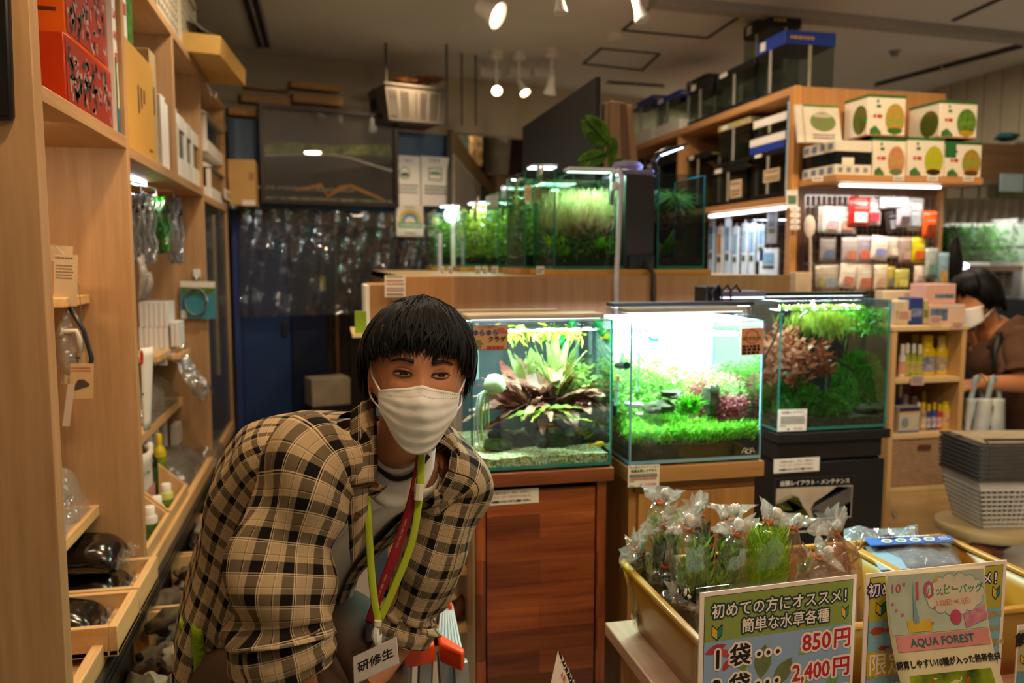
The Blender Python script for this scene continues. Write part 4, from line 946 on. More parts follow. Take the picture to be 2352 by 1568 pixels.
red=leafmat('d8788a','9a3f4a',.35,28)
for i,(a,b,c,d,hz,n_) in enumerate(((.56,1.0,.09,.13,.15,110),(.74,1.0,.045,.09,.10,90))):
    m=stem_cloud(n_,(x0+wd2*a,x0+wd2*b-.012,y0+c,y0+d,z0+.06),hz,20+i,.016,.0045,20,.08)
    solo('red_stem_plants',m,red,['upper cushion of red stem plants at the right of the bright tank','lower cushion of red stem plants at the right of the bright tank'][i],'plant',kind='stuff')
m=stem_cloud(80,(x0+wd2*.72,x0+wd2*.98,y0+.07,y0+.1,z0+.06),.13,25,.017,.005,18,.08)
solo('stem_plants',m,leafmat('b8e890','5fa83a',.35,26),'pale green bush between the red cushions of the bright tank','plant',kind='stuff')
m=leafset(120,lambda r:(PY(1585+r.uniform(-18,20),940+r.uniform(-14,16),Y1+.06),(r.uniform(-1,1),-.2,r.uniform(0,1.2))),.035,.008,seed=9)
solo('stem_plant',m,leafmat('6ad02c','2f8a12',.35,30),'single bright green plant in front of the rock hollow of the bright tank','plant',sm=180)
rk=mat('4e4832',.9,var=.4,sc=40,bump=.8,c2='23260f')
for i,(px,py,dy,rx,rz) in enumerate(((1515,935,.07,.04,.018),(1540,905,.08,.03,.012),(1632,915,.075,.02,.04))):
    o=M().blob(PY(px,py,Y1+dy),(rx,.03,rz),40+i,.45,14,10)
    solo('rock',o,rk,['low mossy rock on the left in the bright tank','brown slab of rock above the hollow in the bright tank','pale slanting rock in the middle of the bright tank'][i],'rock','rocks of the bright tank')
for i,(px,py,h,sz) in enumerate(((1518,796,.3,.018),(1500,804,3.2,.018),(1512,822,3.1,.017),(1572,798,.1,.019),(1551,812,.1,.017),(1592,816,2.9,.016),(1597,823,2.9,.015),(1576,853,2.8,.016),(1444,803,0,.012),(1573,972,3.0,.03),(1600,970,0,.028))):
    fish(ORD[i]+' small orange fish of the bright tank, counted from the left group to the front',PY(px,py,Y1+[.1,.07,.05][i%3]),sz,h,ofish,'orange fish in the bright tank')
cl=thin('eaf3f8',.3,.05,.25,'e6eef4')
p=PY(1475,745,Y1+.03)
t=thing('glass_diffuser','clear glass diffuser with a white disc hanging in the bright tank','diffuser',PY(1467,950,Y1+.03))
part('tube',M().tube([PY(1466,900,Y1+.03),PY(1467,830,Y1+.03),PY(1470,745,Y1+.03),PY(1472,738,Y1+.03)],.0035,8),cl,t,sm=180)
part('disc',M().lathe([(.0,-.008),(.016,-.006),(.018,0),(.016,.006),(0,.008)],PY(1462,930,Y1+.03),16,1,.45),mat('eef4f6',.3),t,sm=180)
part('disc',M().lathe([(.0,-.007),(.009,-.005),(.01,0),(.009,.005),(0,.007)],PY(1441,928,Y1+.04),16,.8,1.2),mat('e4ecee',.3),t,sm=180)
part('suction_cup',M().lathe([(.010,0),(.010,.004),(.006,.006)],PY(1469,953,Y1+.01),12),mat('b89a86',.4),t)
p=PY(1425,850,Y1+.12)
t=thing('drop_counter','clear tube with black clip and yellow ring at the left side of the bright tank','drop counter',p)
X2=x0-.004;sp=lambda px,py:PX(px,py,X2)
part('tube',M().tube([sp(1437,745),sp(1428,820),sp(1420,870),sp(1414,930)],.005,8),cl,t,sm=180)
part('clip',M().tube([sp(1417,839),sp(1440,839)],[.008,.010],8),BLACK,t)
part('ring',M().tube([sp(1420,862),sp(1419,872)],.007,10),YELLOW,t)
part('lower_clip',M().tube([sp(1413,930),sp(1412,955)],.006,8),BLACK,t)
p=PY(1488,768,Y1+.2);solo('glass_pipe',M().tube([p+V((-.006,0,.02)),p+V((0,0,0)),p+V((.012,0,-.012)),p+V((.032,0,-.016))],.008,10),mat('2f8a78',.1,spec=.8),'short green outlet pipe against the white backing of the bright tank','pipe',sm=180)
lo=M();fr,wd,ht=frame3(PY(1704,1029,Y1-.002),PY(1733,1028,Y1-.002),PY(1704,1041,Y1-.002))
st=lambda pts,r_=.0011:lo.tube([fr[0]+fr[1]*u*wd+fr[2]*v*ht for u,v in pts],r_,4)
st([(0,0),(.05,.5),(.18,1),(.3,1),(.3,0)]);st([(.12,.35),(.3,.35)]);st([(.36,0),(.36,.5),(.5,.95),(.64,.5),(.64,0),(.36,0)]);st([(.7,0),(.7,1),(.82,1),(.95,.5),(1,0)]);st([(.7,.35),(.88,.35)])
part('maker_mark',lo,mat('d8d8d0',.4),t2,sm=0,label='small white outlined mark in the lower corner')
note('tan card with an orange ring and dark lines on the bright tank corner',(PY(1702,754,Y1-.004),PY(1753,752,Y1-.004),PY(1702,816,Y1-.004)),[('l',INK,(.05,.98,(.32,.2,.08),.14)),('l',mat('7a6a2a',.6),(.08,.95,(.62,),.18))],mt=mat('cf9070',.6,var=.04))
g=M();fr,wd,ht=frame3(PY(1702,754,Y1-.0045),PY(1753,752,Y1-.0045),PY(1702,816,Y1-.0045))
g.tube([fr[0]+fr[1]*(wd*.5+wd*.28*cos(2*pi*i/18))+fr[2]*(ht*.68+wd*.28*sin(2*pi*i/18)) for i in range(19)],.0014,5)
part('ring_print',g,mat('c8502a',.6),bpy.data.objects[[o.name for o in bpy.data.objects if o.name.startswith('paper_note')][-1]],sm=0)
t,fr,wd,ht=note('price card with red 60,000 yen line hanging under the bright tank',(PY(1444,1069,Y1-.018),PY(1516,1066,Y1-.018),PY(1442,1119,Y1-.018)),
   [('t',INK,('と緑のグラデーション',.13,.55,.90)),('t',INKR,('赤',.13,.08,.90)),('t',INKG,('定番水草レイアウト',.14,.5,.73,.0004)),('l',INK,(.04,.97,(.57,.48),.07)),('l',INKR,(.04,.95,(.38,),.08)),('l',INK,(.04,.2,(.28,.07),.05)),('t',INKR,('¥60,000',.17,.7,.1,.0004)),('l',INK,(.36,.5,(.1,),.12))])
# ---------------- tank 3 and black cabinet
Y3=PY(1790,990,1).y and [y for y in [PZ(1790,990,z0).y]][0]
a,b=PY(1785,990,Y3),PY(2034,980,Y3);T3=(a.x,b.x,Y3,Y3+.34,(a.z+b.z)/2,PY(1900,690,Y3).z)
x0,x1,y0,y1,z0,z1=T3;wd3=x1-x0
cab=thing('aquarium_cabinet','black wooden cabinet under the dark planted tank','cabinet',((x0+x1)/2,Y3,0));zt_=z0-.006
BK=wood('24211f','171514','x')
part('top',M().box(x0-.006,x1+.012,Y3-.012,Y3+.36,zt_-.03,zt_),BK,cab,bev=.002)
part('upper_body',M().box(x0,x1-.012,Y3,Y3+.35,zt_-.09,zt_-.03),BK,cab,bev=.001)
part('door',M().box(x0+.0,x1-.006,Y3-.01,Y3+.01,.03,zt_-.098),wood('1d1b1b','131212','x'),cab,bev=.002)
part('body',M().box(x0+.004,x1-.01,Y3+.012,Y3+.35,0,zt_-.095),BK,cab)
t3=tank('dark planted aquarium with red and moss plants on the black cabinet',*T3,wl=.03,back=mat('14181e',.5),mirror=True)
bar_lamp('black slim lamp bar across the dark planted tank',PY(1745,676,Y3+.1).x,PY(1978,676,Y3+.1).x,Y3+.1,z1+.012,.07,7.5,BLACK,5,'eef2ff',zt=z1)
lm=thing('clip_light','bluish clip-on light with cables on the dark planted tank','aquarium lamp',PY(1680,690,Y3+.08))
a=PY(1712,690,Y3+.08)
part('housing',M().box(a.x-.1,a.x+.05,Y3+.04,Y3+.14,z1+.012,z1+.03),mat('7d7f9a',.35),lm,bev=.003)
part('diffuser',M().box(a.x-.095,a.x+.045,Y3+.045,Y3+.135,z1+.008,z1+.012),glow('d8e0ff',5),lm,sm=0)
part('transformer',M().box(a.x-.15,a.x-.1,Y3+.05,Y3+.14,z1-.01,z1+.045),BLACK,lm,bev=.004)
for k in range(3):
    c_=V((a.x-.1+.03*k,Y3+.04,z1+.03));part('cable',M().tube([c_,c_+V((-.02,-.01,.02)),c_+V((-.045,-.02,.0)),c_+V((-.04,-.025,-.045))],.004,6),BLACK,lm,sm=180)
rows=[[V((x0+.006+(wd3-.012)*i/16,y0+.006+(y1-y0-.012)*j/12,z0+.035+.02*j/12+.005*nz((i*.5,j*.5,4)))) for i in range(17)] for j in range(13)]
solo('aqua_soil',M().grid(rows).grid([rows[0],[V((p.x,p.y,z0+.004)) for p in rows[0]]]).grid([[r[0] for r in rows],[V((r[0].x,r[0].y,z0+.004)) for r in rows]]),speck(['2a2114','3a2f1c','1c160e','4a4024'],200,.9),'dark gravel bed of the dark planted tank','soil',kind='stuff')
dg=leafmat('3f8a1c','1a4a0a',.25,30)
def hump(cx,cyy,rx,ry,h,n_,mm,lb,sd,ln=.018,wd_=.006,base=.03,nm='moss_cushion'):
    m=leafset(n_,lambda r:(lambda a,k:(V((min(x1-.006,max(x0+.006,cx+cos(a)*rx*k)),min(y1-.01,max(y0+.008,cyy+sin(a)*ry*k)),z0+base+h*(1-k*k)**.5*r.uniform(.75,1.05))),(cos(a)*k,sin(a)*k-.3,.7)))(r.uniform(0,6.28),r.random()**.6),ln,wd_,seed=sd)
    m.blob((min(cx,x1-rx*.6),cyy,z0+base),(rx*.5,ry*.6,h*.75),sd,.1,14,10)
    solo(nm,m,mm,lb,'plant',kind='stuff')
hump(x0+.1,y0+.1,.12,.09,.115,3000,dg,'deep green mossy mound in the left front of the dark tank',1)
hump(x0+.2,y0+.07,.09,.055,.065,1600,leafmat('4c8a20','24500e',.25,30),'dark green low mound at the centre front of the dark tank',2)
hump(x1-.015,y0+.15,.06,.1,.19,2600,leafmat('4fa024','1f5a0c',.3,30),'tall green mossy slope along the right of the dark tank',3)
m=stem_cloud(60,(x0+.015,x0+.15,y0+.05,y1-.04,z0+.12),.19,51,.036,.016,13,.25)
solo('red_stem_plants',m,leafmat('d88a6a','8a3f2c',.35,22),'reddish broad-leaved stem plants in the upper left of the dark tank','plant',kind='stuff')
m=stem_cloud(30,(x0+.10,x0+.22,y0+.05,y0+.16,z0+.16),.11,52,.03,.013,10,.3)
solo('red_stem_plants',m,leafmat('a8502a','6a2a18',.35,22),'dark red drooping leaves near the middle of the dark tank','plant',kind='stuff')
m=leafset(800,lambda r:(lambda x,y:(V((x,y,z1-.035-abs(r.gauss(0,1))*.025)),(r.uniform(-.4,.4),r.uniform(-.4,.4),-1)))(r.gauss(x0+wd3*.62,.05),y0+.05+r.random()*.2),.05,.004,seed=6)
m.v=[V((min(x1-.004,max(x0+.004,p.x)),p.y,p.z)) for p in m.v]
solo('floating_plants',m,leafmat('a0a030','54681a',.3),'yellow-green floating plants trailing roots in the dark tank','plant',kind='stuff')
m=leafset(500,lambda r:(V((x1-.06+r.random()*.055,y0+.03+r.random()*.25,z1-.035-r.random()*.07)),(r.uniform(-.6,.6),r.uniform(-.6,.6),r.uniform(-1,.3))),.035,.006,seed=16)
m.v=[V((min(x1-.004,max(x0+.004,p.x)),p.y,p.z)) for p in m.v]
solo('floating_plants',m,leafmat('6ab030','2f6a14',.3),'green trailing plants at the upper right of the dark tank','plant',kind='stuff')
for i,(px,py,rx,rz) in enumerate(((1985,940,.03,.02),(2010,935,.03,.022),(1950,958,.025,.014),(1870,965,.03,.012))):
    solo('rock',M().blob(PY(px,py,Y3+.05),(rx,.03,rz),60+i,.3,12,8),mat('4a4a2a',.85,var=.4,sc=30,c2='262c12'),['mossy stone at the lower right of the dark tank','mossy stone against the right glass of the dark tank','small flat stone in front of the mossy stones of the dark tank','low dark stone at the centre front of the dark tank'][i],'rock','stones of the dark tank')
for i,(a,b,r_) in enumerate((((1740,850),(1800,720),.004),((1960,850),(1850,790),.004),((1835,730),(1870,690),.0035))):
    solo('twig',M().tube([PY(*a,Y3+.08),PY((a[0]+b[0])/2+6,(a[1]+b[1])/2,Y3+.09),PY(*b,Y3+.08)],r_,6),[mat('2a1a10',.8),mat('3a2416',.8),mat('cfc8b8',.4)][i],['dark slanting twig at the left of the dark tank','thin brown twig below the floating plants of the dark tank','pale thin tube near the surface of the dark tank'][i],'twig',sm=180)
solo('glass_pipe',M().tube([PY(2000,715,Y3+.25),PY(1990,745,Y3+.25),PY(1975,860,Y3+.25)],.005,8),mat('8aa8d8',.1,spec=.8),'bluish glass pipe at the back right of the dark tank','pipe',sm=180)
fish('slim silver fish over the moss mound of the dark tank',PY(1806,858,Y3+.03),.035,2.9,mat('8a9a8a',.25,.4),'fish of the dark tank')
m=leafset(160,lambda r:(V((r.uniform(x0+.03,x1-.08),y0+.01+r.random()*.1,z1-.026)),(r.uniform(-1,1),r.uniform(-1,1),.1)),.02,.016,seed=61)
solo('duckweed',m,leafmat('b8e85a','6fb02a',.3),'bright round leaves floating on the surface of the dark tank','plant',kind='stuff')
note('cream price card with a red price in the lower left corner of the dark tank',(PY(1787,941,Y3-.004),PY(1853,939,Y3-.004),PY(1786,991,Y3-.004)),[('t',INK,('系レイアウト',.15,.6,.86)),('t',INKR,('和風',.15,.2,.86)),('l',INK,(.08,.95,(.66,.56,.47,.38),.06)),('l',INK,(.05,.3,(.26,),.04)),('t',INKR,('¥39,800',.13,.7,.12)),('l',INK,(.32,.46,(.1,),.1))])
note('cream notice with brown and black lines on the black cabinet',(PY(1776,1055,Y3-.013),PY(1881,1049,Y3-.013),PY(1777,1087,Y3-.013)),SG)
t,fr,wd,ht=note('dark poster of planted rockwork with white lettering on the black cabinet',(PY(1777,1099,Y3-.014),PY(1960,1091,Y3-.014),PY(1774,1232,Y3-.014)),[('r',mat('0e0f14',.4),(.01,.99,.01,.99)),('r',mat('c9b49c',.6),(.02,.98,.26,.83)),('t',PAPER,('出張レイアウト・メンテナンス',.095,.5,.905,.0004)),('t',PAPER,('技術には自信があります。',.105,.52,.18,.0004)),('l',PAPER,(.2,.8,(.06,),.04))],mt=mat('3a352f',.5))
for s_,pts,c in ((0,((.02,.28),(.02,.6),(.1,.66),(.2,.72),(.3,.66),(.36,.5),(.42,.4),(.46,.28)),'3c4a1c'),(1,((.5,.28),(.46,.45),(.5,.56),(.62,.66),(.78,.82),(.97,.8),(.97,.28)),'232d3a')):
    part('picture',flat(M(),fr,[(u*wd,v*ht) for u,v in pts],.0009),mat(c,.5,var=.45,sc=70,c2='6a6a24' if not s_ else '101820'),t,sm=0)
# ---- long wooden island behind the tanks
YI=2.78;zI=PY(1400,633,YI).z
ix0,ixm,ix1=PY(930,640,YI).x,PY(1040,640,YI).x,PY(1815,640,YI).x
isl=thing('display_counter','long light oak counter behind the three large tanks','counter',((ix0+ix1)/2,YI,0))
part('front_panel',M().box(ixm+.003,ix1,YI,YI+.02,0,zI),wood('b98d68','a2764f','z'),isl,bev=.001)
part('front_panel',M().box(ix0,ixm-.003,YI,YI+.02,0,zI),wood('cb9763','b47f4c','z'),isl,bev=.001)
part('joint_strip',M().box(ixm-.003,ixm+.003,YI-.002,YI+.02,0,zI),wood('d8a872','c4925c','z'),isl)
iy1=YI+2.18
part('side_panel',M().box(ix0,ix0+.02,YI+.02,iy1,0,zI),OAK,isl)
part('top',M().box(ix0,ix1,YI+.02,iy1,zI-.03,zI-.001),OAKY,isl)
def IP(px,py,dy):return PY(px,py,YI+dy)
def shelfboard(label,px0,px1,dy,dep,h=.022):
    a,b=IP(px0,632,dy),IP(px1,632,dy)
    return solo('base_board',M().box(a.x,b.x,YI+dy,YI+dy+dep,zI,zI+h),wood('cf9a48','b9822f','x'),label,'board','tank base boards on the counter',bev=.002)
shelfboard('long honey base board under the tall upper tank and the small right tank',1272,1634,.03,.36)
zb_=zI+.022
a,b=IP(1272,612,.06),IP(1435,612,.06);UA=(a.x,b.x,YI+.06,YI+.36,zb_+.002,IP(1350,392,.06).z)
tank('clear upper tank with tall yellow-green feathery plants on the counter',*UA,wl=.035,group='upper tanks on the counter',tint=thin('e4f2e6',.05))
ux0,ux1,uy0,uy1,uz0,uz1=UA
m=leafset(2600,lambda r:(lambda x,y:(V((x,y,uz1-.04-r.random()**.7*.10)),(r.uniform(-.15,.15),r.uniform(-.15,.15),-1)))(r.uniform(ux0+.01,ux1-.02),r.uniform(uy0+.02,uy1-.02)),.07,.003,seed=71)
solo('hanging_roots',m,leafmat('dcd69a','a8a458',.4,10),'pale yellow-green root curtain in the tall upper tank','plant',kind='stuff')
m=leafset(900,lambda r:(lambda a:(V((ux0+.13+r.gauss(0,.03),uy0+.1+r.gauss(0,.03),uz0+.1+r.random()*.06)),(cos(a),sin(a)*.6,r.uniform(.5,1.8))))(r.uniform(0,6.28)),.1,.003,seed=72)
solo('fan_plant',m,leafmat('d8a89a','a8803c',.4,14),'pinkish feathery plant in the middle of the tall upper tank','plant',kind='stuff')
m=stem_cloud(60,(ux0+.01,ux1-.01,uy0+.01,uy1-.03,uz0+.02),.11,73,.03,.012,12,.2)
solo('stem_plants',m,leafmat('7a8a2a','33401a',.3),'olive leafy plants along the bottom of the tall upper tank','plant',kind='stuff')
m=leafset(70,lambda r:(V((r.choice((ux0+.04,ux1-.06,ux0+.02))+r.gauss(0,.015),uy0+.03+r.random()*.05,uz0+.075+r.gauss(0,.015))),(r.uniform(-1,1),-.4,.6)),.035,.024,seed=74)
solo('anubias',m,leafmat('9ad02a','5f9a16',.35),'bright green round-leaved plant low in the tall upper tank','plant',kind='stuff')
solo('aqua_soil',M().box(ux0+.008,ux1-.008,uy0+.008,uy1-.01,uz0+.006,uz0+.035),speck(['1c150c','2a2012','120d08'],160),'dark soil bed of the tall upper tank','soil',kind='stuff',sm=0)
p=IP(1385,580,.12);solo('driftwood',M().tube([p+V((0,0,-.04)),p+V((.0,0,.03)),p+V((.012,0,.075)),p+V((.03,0,.11))],[.016,.012,.008,.004],8),mat('8a3a16',.7,var=.2),'orange-brown root standing at the right of the tall upper tank','driftwood',sm=180)
fish('small brown fish near the right glass of the tall upper tank',IP(1412,498,.1),.05,.5,mat('8a5a20',.4),'fish of the tall upper tank')
a=IP(1300,398,.1);b=IP(1412,398,.1)
bar_lamp('glowing lamp lying on the tall upper tank',IP(1305,398,.12).x,IP(1412,396,.12).x,YI+.15,uz1+.006,.08,7,WHITEG,4)
a,b=IP(1435,605,.045),IP(1507,402,.045)
t=thing('filter_box','tall black filter box between the two front upper tanks','filter',((a.x+b.x)/2,YI+.05,zb_))
part('body',M().box(a.x+.002,b.x-.002,YI+.05,YI+.3,zb_+.001,b.z),mat('1d130e',.5),t,bev=.003)
part('base_block',M().box(a.x+.012,b.x-.004,YI+.035,YI+.05,zb_+.001,zb_+.05),BLACK,t,bev=.002)
part('tray',M().box(a.x-.01,b.x,YI+.06,YI+.28,b.z,b.z+.02),mat('8a86a8',.2,spec=.8),t,bev=.004)
part('lid',M().lathe([(.05,0),(.06,.02),(.05,.035),(.02,.04)],V(((a.x+b.x)/2-.01,YI+.16,b.z+.02)),14,1,.8),mat('9a94b8',.2,spec=.8),t)
a,b=IP(1507,612,.06),IP(1621,402,.06);UB=(a.x+.002,b.x,YI+.06,YI+.33,zb_+.002,b.z)
tank('small dim upper tank with dark red plants at the right end of the base board',*UB,wl=.05,group='upper tanks on the counter',tint=thin('dce6e8',.06))
ux0,ux1,uy0,uy1,uz0,uz1=UB
m=stem_cloud(28,(ux0+.01,ux1-.02,uy0+.08,uy1-.03,uz0+.14),.12,81,.022,.009,12,.3);solo('red_stem_plants',m,leafmat('6a2a34','3a3418',.3),'dark red stem plants in the small dim upper tank','plant',kind='stuff')
m=leafset(260,lambda r:(lambda a:(V((ux0+.11,uy0+.12,uz1-.07)),(cos(a),sin(a),r.uniform(-.9,.2))))(r.uniform(0,6.28)),.12,.005,seed=83);m.v=[V((min(ux1-.004,max(ux0+.004,p.x)),min(uy1-.004,max(uy0+.004,p.y)),p.z)) for p in m.v]
solo('grass_plant',m,leafmat('7a9a3a','3c5a1c',.3),'grassy plant arching in the small dim upper tank','plant',kind='stuff')
m=M()
for k in range(11):a=R.uniform(-2.6,.4);bigleaf(m,IP(1530,585,.12)+V((R.uniform(-.01,.01),0,0)),(cos(a)*.6,-.3,R.uniform(.5,1.2)),R.uniform(.06,.1),.026,.9,.05,R.uniform(-.5,.5))
solo('sword_plant',m,leafmat('8aa830','4f6a1a',.3),'curled green leafy plant at the left of the small dim upper tank','plant',sm=180)
solo('aqua_soil',M().box(ux0+.008,ux1-.008,uy0+.008,uy1-.01,uz0+.006,uz0+.04),speck(['3a2812','2a1c0c','4a3618'],160),'brown soil bed of the small dim upper tank','soil',kind='stuff',sm=0)
p=IP(1512,590,.1);solo('driftwood',M().tube([p+V((0,0,-.03)),p+V((0,0,.035))],[.01,.006],8),mat('9a4a1a',.7),'short orange-brown root in the small dim upper tank','driftwood')
t=thing('clip_lamp','black clip lamp with a grid of white and blue diodes over the small upper tank','aquarium lamp',IP(1505,395,.12))
c0=IP(1506,396,.1)
part('arm',M().tube([c0,IP(1500,370,.1),IP(1520,347,.1),IP(1545,337,.1)],[.022,.018,.012,.008],10,flat=.6),BLACK,t,sm=180)
q=[IP(1514,358,.06),IP(1558,341,.06),IP(1572,336,.2),IP(1530,352,.2)]
hd=[IP(1504,358,.05),IP(1562,340,.05),IP(1582,333,.24),IP(1524,351,.24)]
part('head',M().slab(hd,(0,0,.012)),BLACK,t,bev=.003)
for i in range(5):
    for j in range(3):
        u,v=(i+.5)/5,(j+.5)/3;p=(q[0].lerp(q[1],u)).lerp(q[3].lerp(q[2],u),v)
        part('diode',M().lathe([(0,-.004),(.006,-.003),(.007,0)],p,10),glow('3a7aff' if (i*3+j) in (6,8,10) else 'dfeaff',6),t)
lamp('tank_lamp','AREA',(sum((p for p in q),V())/4)-V((0,0,.02)),2.5,'b8ccff',IP(1550,600,.1),.08)
t=thing('hose','thin white tube hooked over the tall upper tank and running down the counter','hose',IP(1415,690,-.01))
part('hose',M().tube([IP(1405,470,.09),IP(1408,400,.075),IP(1420,391,.045),IP(1428,405,.04),IP(1424,470,.035),IP(1420,560,.03),IP(1416,640,-.012),IP(1413,760,-.012)],.009,8),mat('d6d2dc',.3),t,sm=180)
part('joint',M().lathe([(.012,-.014),(.015,0),(.012,.014)],IP(1411,428,.06),12),WHITE,t)
solo('power_cable',M().tube([IP(1478,608,.03),IP(1492,612,.02),IP(1502,632,-.012),IP(1501,720,-.012),IP(1498,800,-.012)],.009,8),mat('2a2624',.4),'black cable curving down the counter from the filter box','cable',sm=180)
solo('power_cable',M().tube([IP(1602,740,-.014),IP(1606,700,-.014),IP(1625,680,-.016),IP(1660,676,-.02),IP(1700,690,-.05)],.008,8),mat('2a2624',.4),'black cable arching beside the clip light of the dark tank','cable',sm=180)
LT=[(1205,1268,610,392,.40,'planted tank behind the tall upper tank, second of the row',.34),(1144,1200,612,440,.95,'narrow upper tank with bright green ferns, third of the row',.3),(1066,1140,614,476,1.35,'upper tank with yellow-green moss, fourth of the row',.3),(1000,1052,616,482,1.85,'small upper tank with white screen, last of the row',.3)]
for i,(p0,p1,yb_,yt_,dy,lb,dp) in enumerate(LT):
    a,b=IP(p0,yb_,dy),IP(p1,yb_,dy);zt_=IP(p0,yt_,dy).z;Tn=(a.x,max(b.x,a.x+.2),YI+dy,YI+dy+dp,zI+.024,zt_)
    tank('clear '+lb,*Tn,wl=.03,group='upper tanks on the counter',tint=thin('e4f2ea',.06))
    xa,xb,ya_,yb2,za_,zb2=Tn
    shelfb=solo('base_board',M().box(xa-.02,xb+.02,ya_-.02,yb2,zI,zI+.022),wood('cf9a48','b9822f','x'),'honey base board under the '+lb.split(',')[0],'board','tank base boards on the counter',bev=.002)
    m=stem_cloud(60,(xa+.01,xb-.01,ya_+.01,yb2-.02,za_+.01),(zt_-za_)*[.85,.7,.95,.8][i],90+i,.035,.010,18,.1)
    solo('stem_plants',m,[leafmat('8a9a38','4a5a1c',.35),leafmat('a8b830','5f7a1c',.4),leafmat('b8b03a','6a6a20',.4),leafmat('7a9a30','3f4a1a',.35)][i],'leafy green plants filling the '+lb.split(',')[0],'plant',kind='stuff')
    solo('aqua_soil',M().box(xa+.006,xb-.006,ya_+.006,yb2-.006,za_+.006,za_+.05),speck(['1c150c','2a2012','120d08'],160),'dark soil bed of the '+lb.split(',')[0],'soil',kind='stuff',sm=0)
    lamp('tank_lamp','AREA',((xa+xb)/2,ya_+.12,zb2+.02),[2.5,4,4.5,3.5][i],'f0f8ff',((xa+xb)/2,ya_+.12,0),.06)
    o=thing('led_lamp',['silver','silver','silver','white'][i]+' lamp over the '+lb.split(',')[0],'aquarium lamp',((xa+xb)/2,ya_+.1,zb2))
    part('diffuser',M().box((xa+xb)/2-.05,(xa+xb)/2+.05,ya_+.08,ya_+.16,zb2+.024,zb2+.028),glow('eef6ff',5),o,sm=0)
    part('housing',M().box((xa+xb)/2-.055,(xa+xb)/2+.055,ya_+.075,ya_+.165,zb2+.028,zb2+.036),STEEL,o,bev=.002)
    if i<3:
        px,py,r_=[(1243,412,.034),(1160,458,.03),(1096,476,.024)][i];c=IP(px,py,dy+.05)
        part('stand',M().tube([c+V((-.012,0,-.075)),c+V((-.006,0,-.01)),c+V((.004,0,.04)),c+V((.006,0,.055))],[r_*.55,r_*.7,r_*.5,r_*.15],10,flat=.5),mat('cdb79a',.3,.3),o,sm=180)
        part('stem',M().bar(c+V((-.012,0,-.07)),(c.x-.012,c.y,zb2+.03),.012,.012),STEEL,o)
    else:part('globe',M().lathe([(0,-.05),(.035,-.03),(.045,0),(.035,.03),(0,.05)],IP(1040,492,dy-.04),14),glow('eaf6ff',7),o,sm=180)
a,b=IP(1036,500,1.8),IP(1064,612,1.8);solo('white_screen',M().box(a.x,b.x,YI+1.8,YI+1.806,zI,a.z),mat('dcdcd4',.5),'white upright screen beside the last upper tank','screen')
a=IP(1010,535,1.78);solo('light_tube',M().tube([V((a.x,a.y,zI)),a],.012,8),mat('d8d4e6',.3),'slim white upright tube at the end of the tank row','tube')
solo('hanging_filter',M().tube([IP(1180,612,.8),IP(1184,500,.8),IP(1187,480,.8)],[.05,.045,.05],12,flat=.7),thin('c8ccb8',.12,.1,.4,'a8ac94'),'tall translucent canister standing beside the tall upper tank','canister')
solo('clear_pipe',M().tube([IP(1186,500,.72),IP(1186,425,.72),IP(1193,412,.72),IP(1204,414,.72),IP(1208,425,.72)],.008,8),mat('bdb8aa',.3),'clear curved pipe hooked over the narrow upper tank','pipe',sm=180)
note('orange and white card on the left glass of the tall upper tank',(IP(1206,425,.38),IP(1220,425,.38),IP(1206,465,.38)),[('l',INKR,(.1,.9,(.2,.4,.6,.8),.1))],mt=mat('e8b890',.6))
for i,(px,w_) in enumerate(((1012,8),(1030,10),(1092,12),(1108,12),(1130,14),(1232,18))):
    fr3=(IP(px,611,.02+.0*i),IP(px+w_,611,.02),IP(px,630,.02))
    note(ORD[i]+' small white price tag on the counter edge, counted from the left end',fr3,[('l',INK,(.1,.9,(.3,.6),.18))],group='price tags on the counter edge',name='price_tag')
t=thing('monstera','green monstera cutting with holed leaves standing in the tall upper tank','plant',IP(1400,395,.2))
LM=leafmat('6a9a1c','3a6410',.3,12,.3)
def mleaf(tip,base,wdt,lb=None):
    a,b=IP(*base,.2),IP(*tip,.2);d=b-a;l=d.length;d.normalize();n_=V((.25,-1,.2)).normalized();s_=d.cross(n_).normalized()
    m=M()
    for sg in (-1,1):
        for k in range(6):
            t0,t1=k/6,(k+.82)/6;w0,w1=wdt*sin(pi*(t0*.9+.08))**.7,wdt*sin(pi*(t1*.9+.08))**.7
            P0,P1=a+d*l*t0,a+d*l*t1;e=d*l*.12
            m.grid([[P0,P0+s_*sg*w0*.3-n_*-.004,P0+s_*sg*w0*.75+e*.5,P0+s_*sg*w0+e],[P1+d*l*.03,P1+s_*sg*w1*.3+d*l*.02,P1+s_*sg*w1*.75+e*.7,P1+s_*sg*w1+e]])
        m.grid([[a+d*l*i/10,a+d*l*i/10+s_*sg*wdt*.33*sin(pi*(i/10*.95+.03))**.6+n_*.004] for i in range(11)])
        m.grid([[a+d*l*i/10+s_*sg*wdt*.8*sin(pi*(i/10*.9+.08))**.7+d*l*.06,a+d*l*i/10+s_*sg*wdt*1.02*sin(pi*(i/10*.9+.08))**.7+d*l*.07] for i in range(11)])
    part('leaf',m,LM,t,solid=.001);part('stalk',M().tube([a,IP(base[0]+4,base[1]+30,.2),IP(1395,400,.2)],.005,6),LM,t,sm=180)
mleaf((1345,275),(1400,335),.055);mleaf((1333,372),(1398,352),.03);mleaf((1442,375),(1400,380),.022);mleaf((1410,318),(1402,372),.025)
YP0,YP1=YI+.42,None
xP=IP(1380,300,.42).x;p0=PX(1380,176,xP);p1=PX(1208,292,xP)
solo('partition_board',M().box(xP-.02,xP,p0.y,p1.y,zI,p0.z),mat('2f2b29',.8,var=.08,sc=20),'large black partition board standing on the counter behind the upper tanks','partition',bev=.002)
